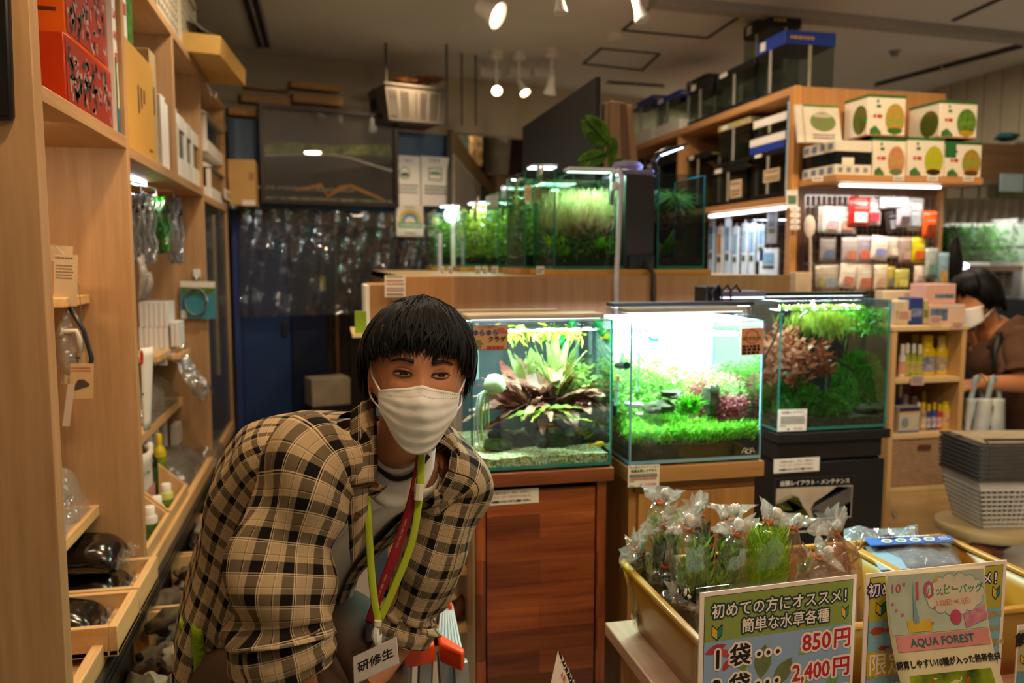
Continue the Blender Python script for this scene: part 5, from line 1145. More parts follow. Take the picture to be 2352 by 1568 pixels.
for i,(px0,px1,pt,m_) in enumerate(((1388,1398,236,OAK),(1400,1424,232,wood('c0966e','a67c54','z')),(1424,1440,236,wood('8f6844','755032','z')),(1440,1452,240,OAK))):
    a,b=IP(px0,pt,.5+.05*i),IP(px1,pt,.5+.05*i);lean=.03*i
    solo('plank',M().hexa([(a.x,a.y,zI),(b.x+lean,a.y,zI),(b.x+lean,a.y+.04,zI),(a.x,a.y+.04,zI)],[(a.x,a.y,a.z),(b.x,a.y,a.z),(b.x,a.y+.04,a.z),(a.x,a.y+.04,a.z)]),m_,ORD[i]+' wooden plank leaning upright behind the monstera, counted from the black board','plank','planks behind the monstera',bev=.002)
a,b=IP(884,632,-.01),IP(932,682,-.01)
note('white sheet with red and black print taped to the left end of the counter',(a,IP(932,632,-.01),IP(884,682,-.01)),[('l',INK,(.08,.92,(.93,.4,.15,.08),.06)),('l',INKR,(.08,.92,(.75,.6,.3),.08))])
a,b=PY(838,653,YI+.05),PY(900,740,YI+.05)
t=thing('cardboard_stand','brown cardboard stand with white edge at the left end of the counter','display box',((a.x+b.x)/2,YI+.1,0))
part('box',M().box(a.x+.015,b.x,YI+.05,YI+.3,b.z-.05,a.z),CARDD,t,bev=.003);part('edge',M().box(a.x,a.x+.015,YI+.045,YI+.3,b.z-.05,a.z-.004),WHITE,t)
part('pedestal',M().box(a.x+.02,b.x,YI+.06,YI+.29,0,b.z-.05),mat('44566a',.7),t)
a2,b2=PY(815,715,YI+.02),PY(842,765,YI+.02);part('green_label',M().box(a2.x,b2.x,YI+.02,YI+.045,b2.z,a2.z),mat('8aa81c',.5),t)
part('ledge',M().box(a2.x-.01,b.x,YI+.0,YI+.3,b2.z-.012,b2.z),PALEW,t)
# ---- back area
O_=PY(540,600,4.98)
def BP(px,py,off=0):r=ray(px,py);o=O_+bn*off;return CAM+r*((o-CAM).dot(bn)/r.dot(bn))
def bpanel(name,label,cat,px0,py0,px1,py1,off,th,m,group=None,z0=None,bev=.002):
    a,b=BP(px0,py0,off),BP(px1,py1,off);zb=b.z if z0 is None else z0
    return solo(name,M().slab([bq(a,zb),bq(b,zb),bq(b,a.z),bq(a,a.z)],bn*th),m,label,cat,group,bev=bev)
DKB=mat('1d2740',.35,var=.08,sc=3);LKB=mat('27406e',.35,var=.08,sc=3);BLB=mat('3d5a78',.5,var=.04,sc=3)
a,b=BP(524,270,.02),BP(1036,296,.02)
hd=thing('header_board','grey-blue header board across the back above the plastic sheet','board',bq((a+b)/2,1.6))
part('panel',M().slab([bq(a,PY(540,478,5).z),bq(b,PY(540,478,5).z),bq(b,a.z),bq(a,a.z)],bn*.04),BLB,hd,bev=.002)
part('side_trim',M().slab([bq(a,0),bq(BP(544,500,.02),0),bq(BP(544,500,.02),a.z),bq(a,a.z)],bn*.05),mat('2a3c7a',.5),hd)
for i,(p0,p1) in enumerate(((545,662),(664,746))):
    a,b=BP(p0,560,.1),BP(p1,560,.1)
    t=thing('locker',['wide dark blue locker door beside the left shelving end','narrower dark blue locker door next to the dark doorway'][i],'locker',bq(a.lerp(b,.5),0),'dark blue lockers')
    part('body',M().slab([bq(a,.0),bq(b,.0),bq(b,1.62),bq(a,1.62)],bn*.11),LKB if i==0 else DKB,t,bev=.003)
    l=a.lerp(b,.82);c_=bq(l,[0.95,1.22][i])-bn*.012;part('handle',M().slab([c_,c_+bd*.035,c_+bd*.035+V((0,0,.09)),c_+V((0,0,.09))],bn*.012),[DSTEEL,mat('cfae3a',.4)][i],t,bev=.002)
    part('seam',M().slab([bq(a+bd*.01,.1),bq(a+bd*.016,.1),bq(a+bd*.016,1.55),bq(a+bd*.01,1.55)],bn*-.003),DKB,t)
a,b=BP(540,478,.22),BP(1036,478,.22)
struct('back_room_shade',M().slab([bq(a,0),bq(b,0),bq(b,1.62),bq(a,1.62)],bn*.02),mat('2c2018',.8,var=.2,sc=4),sm=0)  # dark brown panel stands in for the shade of the back room
bpanel('wooden_post','upright wooden post behind the clear plastic sheet','post',766,485,780,880,.12,.04,wood('7a5c3e','5e4328','z'),z0=0)
bpanel('wooden_post','thin dark post beside the corner of the dark doorway','post',800,485,810,880,.14,.04,mat('3a2c20',.7),z0=0)
for i,(p0,p1) in enumerate(((676,702),(708,737))):
    bpanel('paper_packet',['brown paper packet hanging behind the plastic sheet, nearer the shelving','brown paper packet hanging behind the plastic sheet, nearer the post'][i],'packet',p0,484,p1,575,.1,.02,mat('6f5233',.7),'brown packets behind the plastic sheet')
sd=M();rows=[]
for i in range(40):
    p=BP(545+480*i/39,478,-.02);rows.append([bq(p,PY(540,478,4.98).z-.62*j/12)-bn*(.02*sin(i*1.1+j*.35)+.012*nz((i*.3,j*.5,0))*2) for j in range(13)])
solo('plastic_sheet',M().grid(rows),thin('c9ccd2',.12,.05,.07,'a8aab0',9),'crinkled clear plastic sheet hanging under the header board','plastic sheet',sm=180)
q=random.Random(3)
for i in range(9):
    x=830+20*i;y=q.uniform(500,600);p,p2=BP(x,y,.14),BP(x+q.uniform(-30,30),y+q.uniform(60,130),.16)
    solo('driftwood',M().tube([p,p.lerp(p2,.4)+V((q.uniform(-.04,.04),0,.02)),p2],[.012,.022,.008],7).bump(.008,30,i),mat('7a4c22',.8,var=.3,sc=20),ORD[i]+' driftwood branch stored behind the plastic sheet, counted from the post','driftwood','driftwood behind the plastic sheet',sm=180)
for i,(x,y) in enumerate(((1001,508),(1003,537),(934,507))):
    p=BP(x,y,.1);t=thing('pendant_bulb',['glowing warm bulb right of the rainbow notice','faint warm bulb below the glowing one right of the rainbow notice','warm bulb half behind the rainbow notice'][i],'bulb',p,'warm bulbs of the back room')
    part('bulb',M().lathe([(0,-.025),(.022,-.01),(.024,.004),(.01,.03)],p,12),glow('ffb45a',[9,3,5][i]),t,sm=180);part('cord',M().tube([p+V((0,0,.03)),bq(p,1.65)],.003,5),BLACK,t)
a,b=BP(716,872,-.25),BP(806,930,-.25)
t=thing('white_carton','white carton standing in front of the dark doorway behind his shoulder','box',bq(a.lerp(b,.5),0))
part('carton',M().slab([bq(a,a.z-.16),bq(b,a.z-.16),bq(b,a.z),bq(a,a.z)],bn*.16),mat('b3a891',.7),t,bev=.004);part('stand',M().slab([bq(a,0),bq(b,0),bq(b,a.z-.16),bq(a,a.z-.16)],bn*.15),BLACKM,t)
A=[BP(594,238,-.06),BP(912,256,-.06),BP(598,466,-.06)]
A[1]=bq(BP(912,256,-.06),A[0].z);fr,wd,ht=frame3(*A)
t=thing('framed_poster','large dark framed aquascape poster with reflections hung on the back header','picture',fr[0]+fr[1]*wd/2)
o,r_,u_,n_=fr
fm=M();k=.022
for q4 in (((0,0),(wd,k)),((0,ht-k),(wd,ht)),((0,k),(k,ht-k)),((wd-k,k),(wd,ht-k))):
    (u0,v0),(u1,v1)=q4;fm.slab([o+r_*u0+u_*v0,o+r_*u1+u_*v0,o+r_*u1+u_*v1,o+r_*u0+u_*v1],n_*.03)
part('frame',fm,mat('2a1712',.4),t)
part('backing',M().slab([o,o+r_*wd,o+r_*wd+u_*ht,o+u_*ht],n_*-.02),mat('4a4644',.5,var=.15,sc=5),t)
S_=lambda x,y:((x-594)/318*wd,ht-(y-238-(x-594)*.04)/229*ht)
def pic(pts,c,c2=None,sc=30):part('picture',flat(M(),fr,[S_(*p) for p in pts],.003),mat(c,.5,var=.4,sc=sc,c2=c2),t,sm=0)
pic([(605,335),(640,322),(700,326),(760,330),(830,325),(895,322),(900,355),(840,350),(760,352),(680,350),(606,352)],'8a9a4a','4a5a2a')
pic([(622,324),(650,322),(652,336),(625,338)],'b8564a');pic([(680,328),(705,328),(700,346),(684,346)],'e8e8e8');pic([(765,330),(815,330),(790,345),(768,346)],'e0e0de')
m=M();pp=[S_(x,y) for x,y in ((606,356),(700,352),(760,352),(800,358),(850,374),(900,388))]
m.tube([o+r_*u+u_*v+n_*.003 for u,v in pp],[.004,.003,.003,.004,.006,.008],4,flat=.2,up=n_);part('picture',m,mat('c8c8c0',.5),t)
m=M();pp=[S_(x,y) for x,y in ((672,436),(730,424),(745,452),(775,430),(800,426),(830,440),(865,455),(880,462))]
m.tube([o+r_*u+u_*v+n_*.003 for u,v in pp],[.008,.012,.012,.014,.012,.012,.010,.006],5,flat=.2,up=n_);part('picture',m,mat('c08a4a',.6),t)
pic([(606,452),(700,454),(900,462),(900,468),(606,460)],'a8a898','3a5a2a')
pp=S_(690,434);part('lettering',put(M(),'TAKASHI AMANO  NATURE AQUARIUM',.034,fr,pp[0],pp[1],0,.004),mat('c9c0b2',.5),t,sm=0)
part('glass',M().slab([o+r_*k+u_*k+n_*.012,o+r_*(wd-k)+u_*k+n_*.012,o+r_*(wd-k)+u_*(ht-k)+n_*.012,o+r_*k+u_*(ht-k)+n_*.012],n_*.001),thin('f4f4f4',.11,.012),t,sm=0)
def bnote(label,px0,py0,px1,py1,off,rows,**k):
    a=BP(px0,py0,off);return note(label,(a,bq(BP(px1,py0,off),a.z),BP(px0,py1,off)),rows,**k)
GR=mat('2c8a5a',.6);GD=mat('55605a',.6)
wp=mat('dcdcdc',.5,var=.02)
t,fr,wd,ht=bnote('white notice with a green face mask drawing, left of the pair on the header',911,356,966,470,-.05,[('t',GD,('ご協力',.09,.45,.90)),('l',GD,(.1,.9,(.4,.33,.26),.04))],mt=wp,group='white notices on the header')
m=M();fdisc(m,fr,wd*.35,ht*.65,wd*.24,.001,ht*.13);part('drawing',m,GR,t,sm=0);m=M();fdisc(m,fr,wd*.35,ht*.65,wd*.2,.002,ht*.11);part('drawing',m,wp,t,sm=0);m=M();frect(m,fr,wd*.2,wd*.5,ht*.58,ht*.66,.003);part('drawing',m,GD,t,sm=0)
t,fr,wd,ht=bnote('white notice with a grey and green box drawing, right of the pair on the header',968,358,1036,472,-.05,[('t',GD,('消毒液',.09,.45,.92)),('r',GD,(.25,.7,.52,.78)),('r',wp,(.28,.67,.54,.64)),('r',wp,(.28,.67,.66,.76)),('r',GR,(.32,.62,.66,.7)),('l',GD,(.1,.95,(.4,.33,.26),.04))],mt=wp,group='white notices on the header')
t,fr,wd,ht=bnote('white notice with a rainbow arch hanging under the header',911,470,973,542,-.07,[('t',GR,('感染防止',.1,.5,.93)),('r',GR,(.06,.94,.28,.44)),('l',PAPER,(.12,.9,(.36,),.07)),('l',GD,(.3,.7,(.1,),.05))],mt=mat('e0d8c8',.5))
for k,c in enumerate(('c88a4a','d8c060','6fae6a','5a86b8','8a6aa8')):
    m=M();ra=wd*(.42-.045*k);rb=ra-wd*.045
    for i in range(14):
        a0,a1=pi*i/14,pi*(i+1)/14;flat(m,fr,[(wd*.5+cos(a0)*ra,ht*.46+sin(a0)*ra),(wd*.5+cos(a1)*ra,ht*.46+sin(a1)*ra),(wd*.5+cos(a1)*rb,ht*.46+sin(a1)*rb),(wd*.5+cos(a0)*rb,ht*.46+sin(a0)*rb)][::1],.0012)
    part('rainbow',m,mat(c,.6),t,sm=0)
dn,df=5.25,8.4
qd=[PD(1037,482,dn),PD(1140,536,df),PD(1140,442,df),PD(1037,298,dn)]
sb=thing('side_board','dark sloping side board running back from the blue header','board',qd[0])
nn_=(qd[1]-qd[0]).cross(qd[3]-qd[0]).normalized()
part('panel',M().slab(qd,nn_*-.03),mat('4a4640',.7,var=.1,sc=3),sb)
pt=lambda u,v:(qd[0].lerp(qd[1],u)).lerp(qd[3].lerp(qd[2],u),v)
part('cork_strip',M().slab([pt(0,.72),pt(.8,.8),pt(1,1),pt(0,1)],nn_*.01),mat('8a7048',.8,var=.1,sc=20),sb)
t=thing('poster','large pale poster of dense grey print on the sloping side board','sign',pt(.3,0))
part('sheet',M().slab([pt(.01,.02),pt(.5,.02),pt(.5,.72),pt(.01,.72)],nn_*.012),mat('b3a898',.6,var=.08,sc=20),t)
m=M()
for i in range(9):u=.04+.05*i;m.slab([pt(u,.1),pt(u+.02,.1),pt(u+.02,.66),pt(u,.66)],nn_*.014)
part('lettering',m,mat('8d8478',.6),t,sm=0)
def bbox(label,px0,py0,px1,py1,off,dep,m=CARDD,name='cardboard_box',cat='box',group='cartons on the header board'):
    return bpanel(name,label,cat,px0,py0,px1,py1,off,dep,m,group,bev=.006)
bbox('long flat brown carton on the header board, left of the two-carton stack',553,213,668,243,.02,.1)
bbox('brown carton at the bottom of the two-carton stack on the header board',672,212,788,244,.02,.1)
bbox('brown carton on top of the two-carton stack on the header board',668,183,783,211,.02,.1)
bbox('low brown carton at the left end of the header board beside the shelving',524,244,594,268,-.02,.1)
bbox('thin brown carton behind the stacks near the ceiling',560,196,664,212,.12,.06)
t=thing('spray_bottle','dark spray bottle standing on the header left of the grey basket','bottle',BP(866,252,.02));p=BP(866,252,.02)
part('body',M().lathe([(.03,0),(.035,.05),(.012,.08),(.012,.1)],p,10),BLACKM,t);part('trigger',M().box(p.x-.03,p.x+.02,p.y-.01,p.y+.01,p.z+.1,p.z+.125),BLACKM,t)
bk=mat('6e6862',.6,var=.05)
c0,c1=BP(884,190,-.2),BP(1024,286,-.2);w0=(c1-c0).dot(bd);z0,z1=c1.z,c0.z
t=thing('plastic_basket','grey slotted plastic basket of wood pieces on top of the header board','basket',bq(c0+bd*w0/2,z0))
def bw(u0,u1,v0,v1,d0,d1,m):
    s_=lambda u,v:u+(.5-u)*.12*(1-v)
    A_=[bq(c0+bd*w0*s_(u0,v0),z0+(z1-z0)*v0),bq(c0+bd*w0*s_(u1,v0),z0+(z1-z0)*v0),bq(c0+bd*w0*s_(u1,v1),z0+(z1-z0)*v1),bq(c0+bd*w0*s_(u0,v1),z0+(z1-z0)*v1)]
    m.hexa([p+bn*d0 for p in A_],[p+bn*d1 for p in A_])
fw=M();bw(0,1,0,.08,0,.006,fw);bw(0,1,.82,1,0,.006,fw)
cols=[0,.09,.2,.29,.4,.46,.54,.6,.71,.8,.91,1]
for i in range(0,12,1):
    if i%2==0 or i in (5,):bw(cols[i]-.02 if i else 0,cols[i]+.03,.08,.82,0,.006,fw)
bw(.97,1,.08,.82,0,.006,fw)
for j in range(8):bw(.02,.98,.12+.09*j,.155+.09*j,.001,.005,fw)
part('front_wall',fw,bk,t,sm=0)
m=M();bw(0.01,.03,0,1,.006,.3,m);bw(.97,.99,0,1,.006,.3,m);part('side_wall',m,bk,t);m=M();bw(0,1,0,1,.3,.306,m);part('back_wall',m,bk,t)
m=M();bw(.02,.98,0,.03,.006,.3,m);part('base',m,bk,t);m=M();bw(-.03,1.03,.96,1.02,-.012,.0,m);part('rim',m,bk,t,bev=.002)
for i in range(4):
    p=BP(925+24*i,184,-.05);solo('driftwood',M().blob(p,(.06,.04,.02),120+i,.5,10,7),mat('8a5a34',.8,var=.2),ORD[i]+' brown wood piece heaped in the grey basket, counted from the left','driftwood','wood pieces in the grey basket')
for i,(px,y0_,y1_,w_,of) in enumerate(((886,122,200,.012,-.26),(1026,116,292,.012,-.26),(1060,168,290,.01,.0),(1092,210,290,.01,.02))):
    a=PD(px,y0_,[4.9,4.95,5.15,5.2][i]);b=PD(px+1,y1_,[4.9,4.95,5.15,5.2][i]);solo('ceiling_rod',M().tube([bq(b,b.z),bq(b,CEIL)],w_*.6,8),mat('5a5652',.5,.3),['steel hanging rod left of the grey basket','steel hanging rod right of the grey basket','thin hanging rod behind the blue header corner','farthest thin hanging rod above the sloping board'][i],'rod','ceiling hanging rods')
def pbox(name,label,cat,px0,py0,px1,py1,D,dep,m,group=None):
    a,b=PD(px0,py0,D),PD(px1,py1,D);return solo(name,M().box(a.x,b.x,a.y,a.y+dep,b.z,a.z),m,label,cat,group,bev=.003)
pbox('printed_carton','white carton with green and blue print behind the blue header corner','box',1036,276,1080,350,6.0,.3,mat('b9c4c0',.5,var=.5,sc=14,c2='3f8a5a'))
pbox('perforated_crate','dark crate with light through holes painted as warm mottling above the sloping board','crate',1084,285,1112,380,6.6,.3,mat('8a6a3a',.6,var=.5,sc=24,c2='2a1c10'))  # light through the holes is only mottled tan in the surface colour
pbox('dark_crate','dark grey crate next to the perforated crate above the sloping board','crate',1113,290,1124,390,6.8,.3,mat('4c463e',.7))
t=solo('white_bucket',M().lathe([(.10,0),(.13,.36),(.145,.37),(.145,.4),(.125,.4),(.1,.02)],PD(1142,400,7.2),16),mat('a8a294',.5),'pale plastic bucket near the end of the sloping board','bucket')
pbox('brown_cabinet','dark brown cabinet far behind the pale bucket','cabinet',1150,290,1215,400,8.5,.3,mat('3a1f14',.6,var=.15,sc=4))
pbox('beige_panel','beige panel far behind the small upper tanks','panel',1140,400,1215,620,8.6,.3,mat('a8875e',.7))
# ---- right gondola
YG=3.4;XG=PY(1815,420,YG).x;xg1=PY(2163,420,YG).x;zG=PY(1815,197,YG).z
GO=thing('gondola_shelf','light oak gondola shelving with boxed tanks on the right','shelving unit',((XG+xg1)/2,YG,0))
GOK=wood('c79563','b3804e','z');GOX=wood('c79563','b3804e','x');GOY=wood('c79563','b3804e','y')
yg1=YG+2.3
part('end_panel',M().box(XG,xg1,YG,YG+.03,0,zG),GOK,GO,bev=.002)
part('end_edge',M().box(XG,XG+.03,YG-.02,YG-.001,0,zG),wood('d9a05c','c48a44','z'),GO,bev=.002)
part('end_edge',M().box(xg1-.03,xg1,YG-.02,YG-.001,0,PY(2150,420,YG).z),GOK,GO)
part('top_board',M().box(XG,XG+.6,YG+.03,yg1,zG-.035,zG),GOY,GO,bev=.002)
zM=PX(1805,466,XG).z
part('mid_board',M().box(XG,XG+.45,YG+.03,yg1,zM,zM+.03),GOY,GO,bev=.002)
yu=PX(1556,380,XG).y;part('upright',M().box(XG+.01,XG+.45,yu,yu+.03,zM+.03,zG-.035),GOK,GO,bev=.002)
part('back_panel',M().box(XG+.45,XG+.47,YG+.03,yg1,0,zG-.035),mat('5a4636',.7),GO)
l0,l1=PX(1632,500,XG+.02),PX(1803,481,XG+.02)
part('light_strip',M().box(XG+.01,XG+.035,l1.y,l0.y,zM-.024,zM-.012),glow('eaf4ff',5),GO,label='glowing white strip lamp under the middle board')
lamp('shelf_lamp','AREA',(XG+.02,(l0.y+l1.y)/2,zM-.035),5,'e6f2ff',(XG+.16,(l0.y+l1.y)/2,0),.03,1.2)
zE=PY(1925,400,YG-.3).z;ye=YG-.3
e0,e1=PY(1834,418,ye+.28).x,PY(2258,418,ye).x
part('end_shelf',M().box(e0+.0,e1,ye,YG-.021,zE-.028,zE),GOX,GO,bev=.002)
q0_,q1_=PY(1932,424,ye+.04),PY(2158,430,ye+.04)
part('light_strip',M().box(q0_.x,q1_.x,ye+.03,ye+.055,zE-.045,zE-.036),glow('eaf2ff',5),GO,label='glowing white strip lamp under the end shelf')
lamp('shelf_lamp','AREA',((q0_.x+q1_.x)/2,ye+.03,zE-.055),3.2,'fff2e2',((q0_.x+q1_.x)/2,ye+.28,.2),.75,.03)
part('end_back',M().box(XG+.03,xg1-.03,YG-.004,YG-.001,0,zE-.03),wood('7a5640','5f4130','z'),GO)
for i,px in enumerate((1866,2052,2130,2212)):
    note(ORD[i]+' small price tag on the front of the end shelf, counted from the pillar',(PY(px,404,ye-.003),PY(px+24,404,ye-.003),PY(px,416,ye-.003)),[('l',INK,(.1,.9,(.35,.65),.2))],group='price tags on the end shelf',name='price_tag')
def gtank(label,pf,pn,pr,yt,yb,X,lid,base,lw=.2,bw_=.1,z0=None,lab=None,group='boxed glass tanks on the gondola',strip=mat('a8a49a',.5),tint=None,h=None):
    nr=PX(pn,yb,X);yn=nr.y;yf=PX(pf,yb,X).y;z0=nr.z if z0 is None else z0;z1=PX(pn,yt,X).z if h is None else z0+h
    x1=max(PY(pr,yt,yn).x,X+.12);H=z1-z0
    t=thing('boxed_glass_tank',label,'boxed tank',((X+x1)/2,yn,z0),group)
    part('lid',M().box(X,x1,yn,yf,z1-H*lw,z1),lid,t,bev=.002)
    part('base_tray',M().box(X,x1,yn,yf,z0,z0+H*bw_),base,t,bev=.002)
    part('glass',M().box(X+.004,x1-.004,yn+.004,yf-.004,z0+H*bw_,z1-H*lw),tint or thin('c8d4d0',.10),t,sm=0)
    xs=X+(x1-X)*.5;ys_=(yn+yf)/2;part('strap',M().box(xs-.008,xs+.008,yn+.0005,yn+.003,z0,z1-H*lw),strip,t,sm=0);part('strap',M().box(X+.0005,X+.003,ys_-.01,ys_+.01,z0,z1-H*lw),strip,t,sm=0)
    fr,wd,ht=frame3((X-.0006,yf,z1),(X-.0006,yn,z1),(X-.0006,yf,z1-H*lw));m=M();frect(m,fr,wd*.12,wd*.32,ht*.2,ht*.85);part('label',m,PAPER,t,sm=0)
    fr2,w2,h2=frame3((X,yn-.0006,z1),(x1,yn-.0006,z1),(X,yn-.0006,z1-H*lw));m=M();lines(m,fr2,w2*.1,w2*.6,[h2*.5],h2*.3);part('lettering',m,mat('c9a24a',.4),t,sm=0)
    if lab:
        z_=z0+H*lab[2];m=M().box(X-.002,X+.0,yn+(yf-yn)*lab[0],yn+(yf-yn)*lab[1],z_,z0+H*lab[3]);part('label',m,mat('d8bc98',.6),t,sm=0)
        fr,wd,ht=frame3((X-.0022,yn+(yf-yn)*lab[1],z0+H*lab[3]),(X-.0022,yn+(yf-yn)*lab[0],z0+H*lab[3]),(X-.0022,yn+(yf-yn)*lab[1],z_));m=M();lines(m,fr,wd*.1,wd*.9,[ht*.2,ht*.4,ht*.8],ht*.1);part('lettering',m,INK,t,sm=0)
    return t
BL=mat('2540a0',.4,var=.1);BKL=mat('1a1a1c',.35)
zt=zG+.001
gtank('boxed glass tank with a blue lid at the front corner on top of the gondola',1737,1800,1921,70,194,XG+.03,BL,BKL,.22,.07,z0=zt)
gtank('boxed glass tank with a black lid directly behind the blue lidded one',1642,1732,1800,132,232,XG+.03,BKL,BKL,.16,.14,z0=zt)
gtank('tall boxed tank with black lid stacked above the others near the ceiling',1706,1768,1842,30,132,XG+.2,BKL,BKL,.14,.04,z0=zt+.0)
gtank('black lidded boxed tank in the middle of the gondola top',1580,1636,1700,172,258,XG+.03,BKL,BKL,.2,.12,z0=zt)
gtank('boxed tank with a blue lid, farther of the two blue ones behind the planks',1505,1560,1600,205,300,XG+.03,BL,WHITE,.16,.3,z0=zt)
gtank('small boxed tank with a blue lid beside the planks on the gondola top',1446,1498,1530,218,325,XG+.03,BL,WHITE,.14,.3,z0=zt)
gtank('black lidded tank at the back of the gondola top behind the blue lids',1576,1622,1660,168,230,XG+.3,BKL,BKL,.3,.1,z0=zt)
zm=zM+.031
gtank('boxed tank with beige labels at the bottom middle of the gondola bay',1632,1712,1735,372,462,XG+.02,BKL,BKL,.16,.1,z0=zm,lab=(.1,.42,.15,.6))
h1=PX(1712,372,XG+.02).z-zm
gtank('clear boxed tank stacked in the upper middle of the gondola bay',1648,1720,1740,268,366,XG+.02,mat('b9a878',.5),BKL,.14,.1,z0=zm+h1+.002)
gtank('large dark boxed tank with a white label at the right of the gondola bay',1722,1803,1815,338,460,XG+.02,BKL,BKL,.1,.12,z0=zm,lab=(.15,.6,.35,.62))
h2=PX(1803,338,XG+.02).z-zm
gtank('flat white boxed tank with blue band at the right of the gondola bay',1722,1803,1815,300,338,XG+.02,WHITE,BL,.5,.5,z0=zm+h2+.002)
h3=PX(1803,300,XG+.02).z-zm
gtank('flat white boxed tank on top of the blue banded one in the gondola bay',1730,1806,1815,255,298,XG+.02,WHITE,BKL,.45,.1,z0=zm+h3+.004)
gtank('dark boxed tank just right of the gondola upright',1575,1628,1640,345,470,XG+.04,BKL,BKL,.1,.1,z0=zm)
gtank('dark boxed tank left of the gondola upright behind the clip lamp',1478,1545,1560,360,480,XG+.04,BKL,BKL,.1,.1,z0=zm)
gtank('small dark boxed tank at the far left of the gondola bay',1462,1500,1510,330,420,XG+.2,BKL,BKL,.1,.1,z0=zm)
a=PX(1808,400,XG+.005);solo('blue_sleeve',M().box(XG+.005,XG+.2,YG+.035,YG+.05,zm,zm+.42),mat('4a9ac8',.4,var=.3,sc=6,c2='d8e4ea'),'light blue and white upright sleeve at the front end of the gondola bay','sleeve')
SXp=lambda px,py:PX(px,py,XG+.09)
ct=[('d8e6f0','7fa8c8'),('e8eef2','8ab4d0'),('c8dae8','5a8ab8'),('e2e8ea','9ac0d4'),('dce4e8','7aa4c4'),('e6e0d8','c88a5a')]
sp=[(1628,1642,500,632,2),(1645,1662,520,634,5),(1664,1680,500,636,0),(1682,1698,520,634,1),(1703,1718,512,634,3),(1720,1737,512,634,4),(1740,1758,515,600,0),(1762,1788,470,560,-1),(1745,1790,570,634,1)]
for i,(p0,p1,y0_,y1_,c) in enumerate(sp):
    a,b=SXp(p1,y0_),SXp(p0,y1_);c1,c2=ct[c] if c>=0 else ('8f8a88','3a3a4a')
    t=thing('hanging_pack',ORD[i]+' long pack hanging on the lit side of the gondola, counted from the dark tank','packet',(XG+.09,(a.y+b.y)/2,min(b.z,a.z)),'long packs on the gondola side')
    part('card',M().box(XG+.085,XG+.095,min(a.y,b.y),max(a.y,b.y),b.z,a.z),mat(c1,.4,var=.1,sc=20),t,bev=.001)
    fr,wd,ht=frame3((XG+.084,max(a.y,b.y),a.z),(XG+.084,min(a.y,b.y),a.z),(XG+.084,max(a.y,b.y),b.z));m=M();frect(m,fr,wd*.2,wd*.8,ht*.45,ht*.85);part('print',m,mat(c2,.4,var=.2,sc=40),t,sm=0)
    m=M();frect(m,fr,wd*.2,wd*.8,ht*.28,ht*.4);part('print',m,mat('5a5a34',.4,var=.3,sc=60),t,sm=0);part('hook',M().tube([(XG+.09,(a.y+b.y)/2,a.z-.01),(XG+.09,(a.y+b.y)/2,a.z+.015),(XG+.449,(a.y+b.y)/2,a.z+.02)],.004,6),STEEL,t)
m=M()
for i in range(26):z=.95+.05*i;m.box(XG+.43,XG+.434,YG+.05,yg1-.05,z-.002,z+.002) if z<zM-.03 else None
for i in range(44):y=YG+.05+.05*i;m.box(XG+.434,XG+.438,y-.002,y+.002,.95,zM-.03)
part('wire_grid',m,STEEL,GO,sm=0)
def plantbox(label,pl,pn,pr,yt,yb,Y,pc,z0=None,side='2f6a2a',pot=True,gtop=True):
    n_=PY(pn,yb,Y);z0=n_.z if z0 is None else z0;z1=z0+(PY(pn,yt,Y).z-n_.z);x0,x1=n_.x,PY(pr,yb,Y).x
    yf=min(PX(pl,(yt+yb)/2,x0).y if pl<pn-2 else Y+.16,Y+.27)
    t=thing('plant_kit_box',label,'box',((x0+x1)/2,Y,z0),'white plant kit boxes on the end shelf')
    part('carton',M().box(x0,x1,Y,yf,z0,z1-.003),mat('e8e2d4',.35,var=.03),t,bev=.002)
    if gtop:part('lid',M().box(x0-.001,x1+.001,Y-.001,yf,z1-.012,z1),mat('2c6a34',.4),t)
    part('base_band',M().box(x0-.001,x1+.001,Y-.001,yf,z0,z0+.006),mat('b87a58',.4),t)
    fr,wd,ht=yfr(Y-.0008,x0,x1,z0,z1);m=M();fdisc(m,fr,wd*.72,ht*.42,wd*.26,.0004,ht*.38);part('photo',m,mat(pc[0],.4,var=.4,sc=40,c2=pc[1]),t,sm=0)
    m=M();fdisc(m,fr,wd*.72,ht*.14,wd*.2,.0008,ht*.08);part('photo',m,mat(pc[2],.4,var=.2),t,sm=0)
    m=M();flat(m,fr,[(wd*.06,ht*.04),(wd*.36,ht*.04),(wd*.36,ht*.1),(wd*.2,ht*.26),(wd*.06,ht*.16)]);part('photo',m,mat('4f8a4a',.4,var=.3,sc=60),t,sm=0)
    m=M();lines(m,fr,wd*.14,wd*.42,[ht*.48],ht*.12);part('lettering',m,INKR,t,sm=0);m=M();lines(m,fr,wd*.22,wd*.34,[ht*.84,ht*.72],ht*.1);part('lettering',m,INKG,t,sm=0)
    if pl<pn-2:
        fr,wd,ht=frame3((x0-.0008,yf,z1),(x0-.0008,Y,z1),(x0-.0008,yf,z0));m=M();fdisc(m,fr,wd*.68,ht*.42,wd*.3,.0004,ht*.36);part('photo',m,mat(side,.4,var=.4,sc=40,c2='6a5a24'),t,sm=0)
    return t
PA,PB,PC=('6aa83a','b8582c','5f4a22'),('6a9a34','3f5a1a','c8a02a'),('8ab82a','c8a82a','3a2f16')
yb0=ye+.015;zs_=zE+.001
plantbox('white plant kit box with pink-flowered bowl picture, left in the lower row',1996,2003,2078,308,398,yb0+.05,('a8a05a','c86a5a','6a8a5a'),zs_)
plantbox('white plant kit box with yellow-green bowl picture, middle of the lower row',2082,2084,2166,308,400,yb0+.03,PC,zs_)
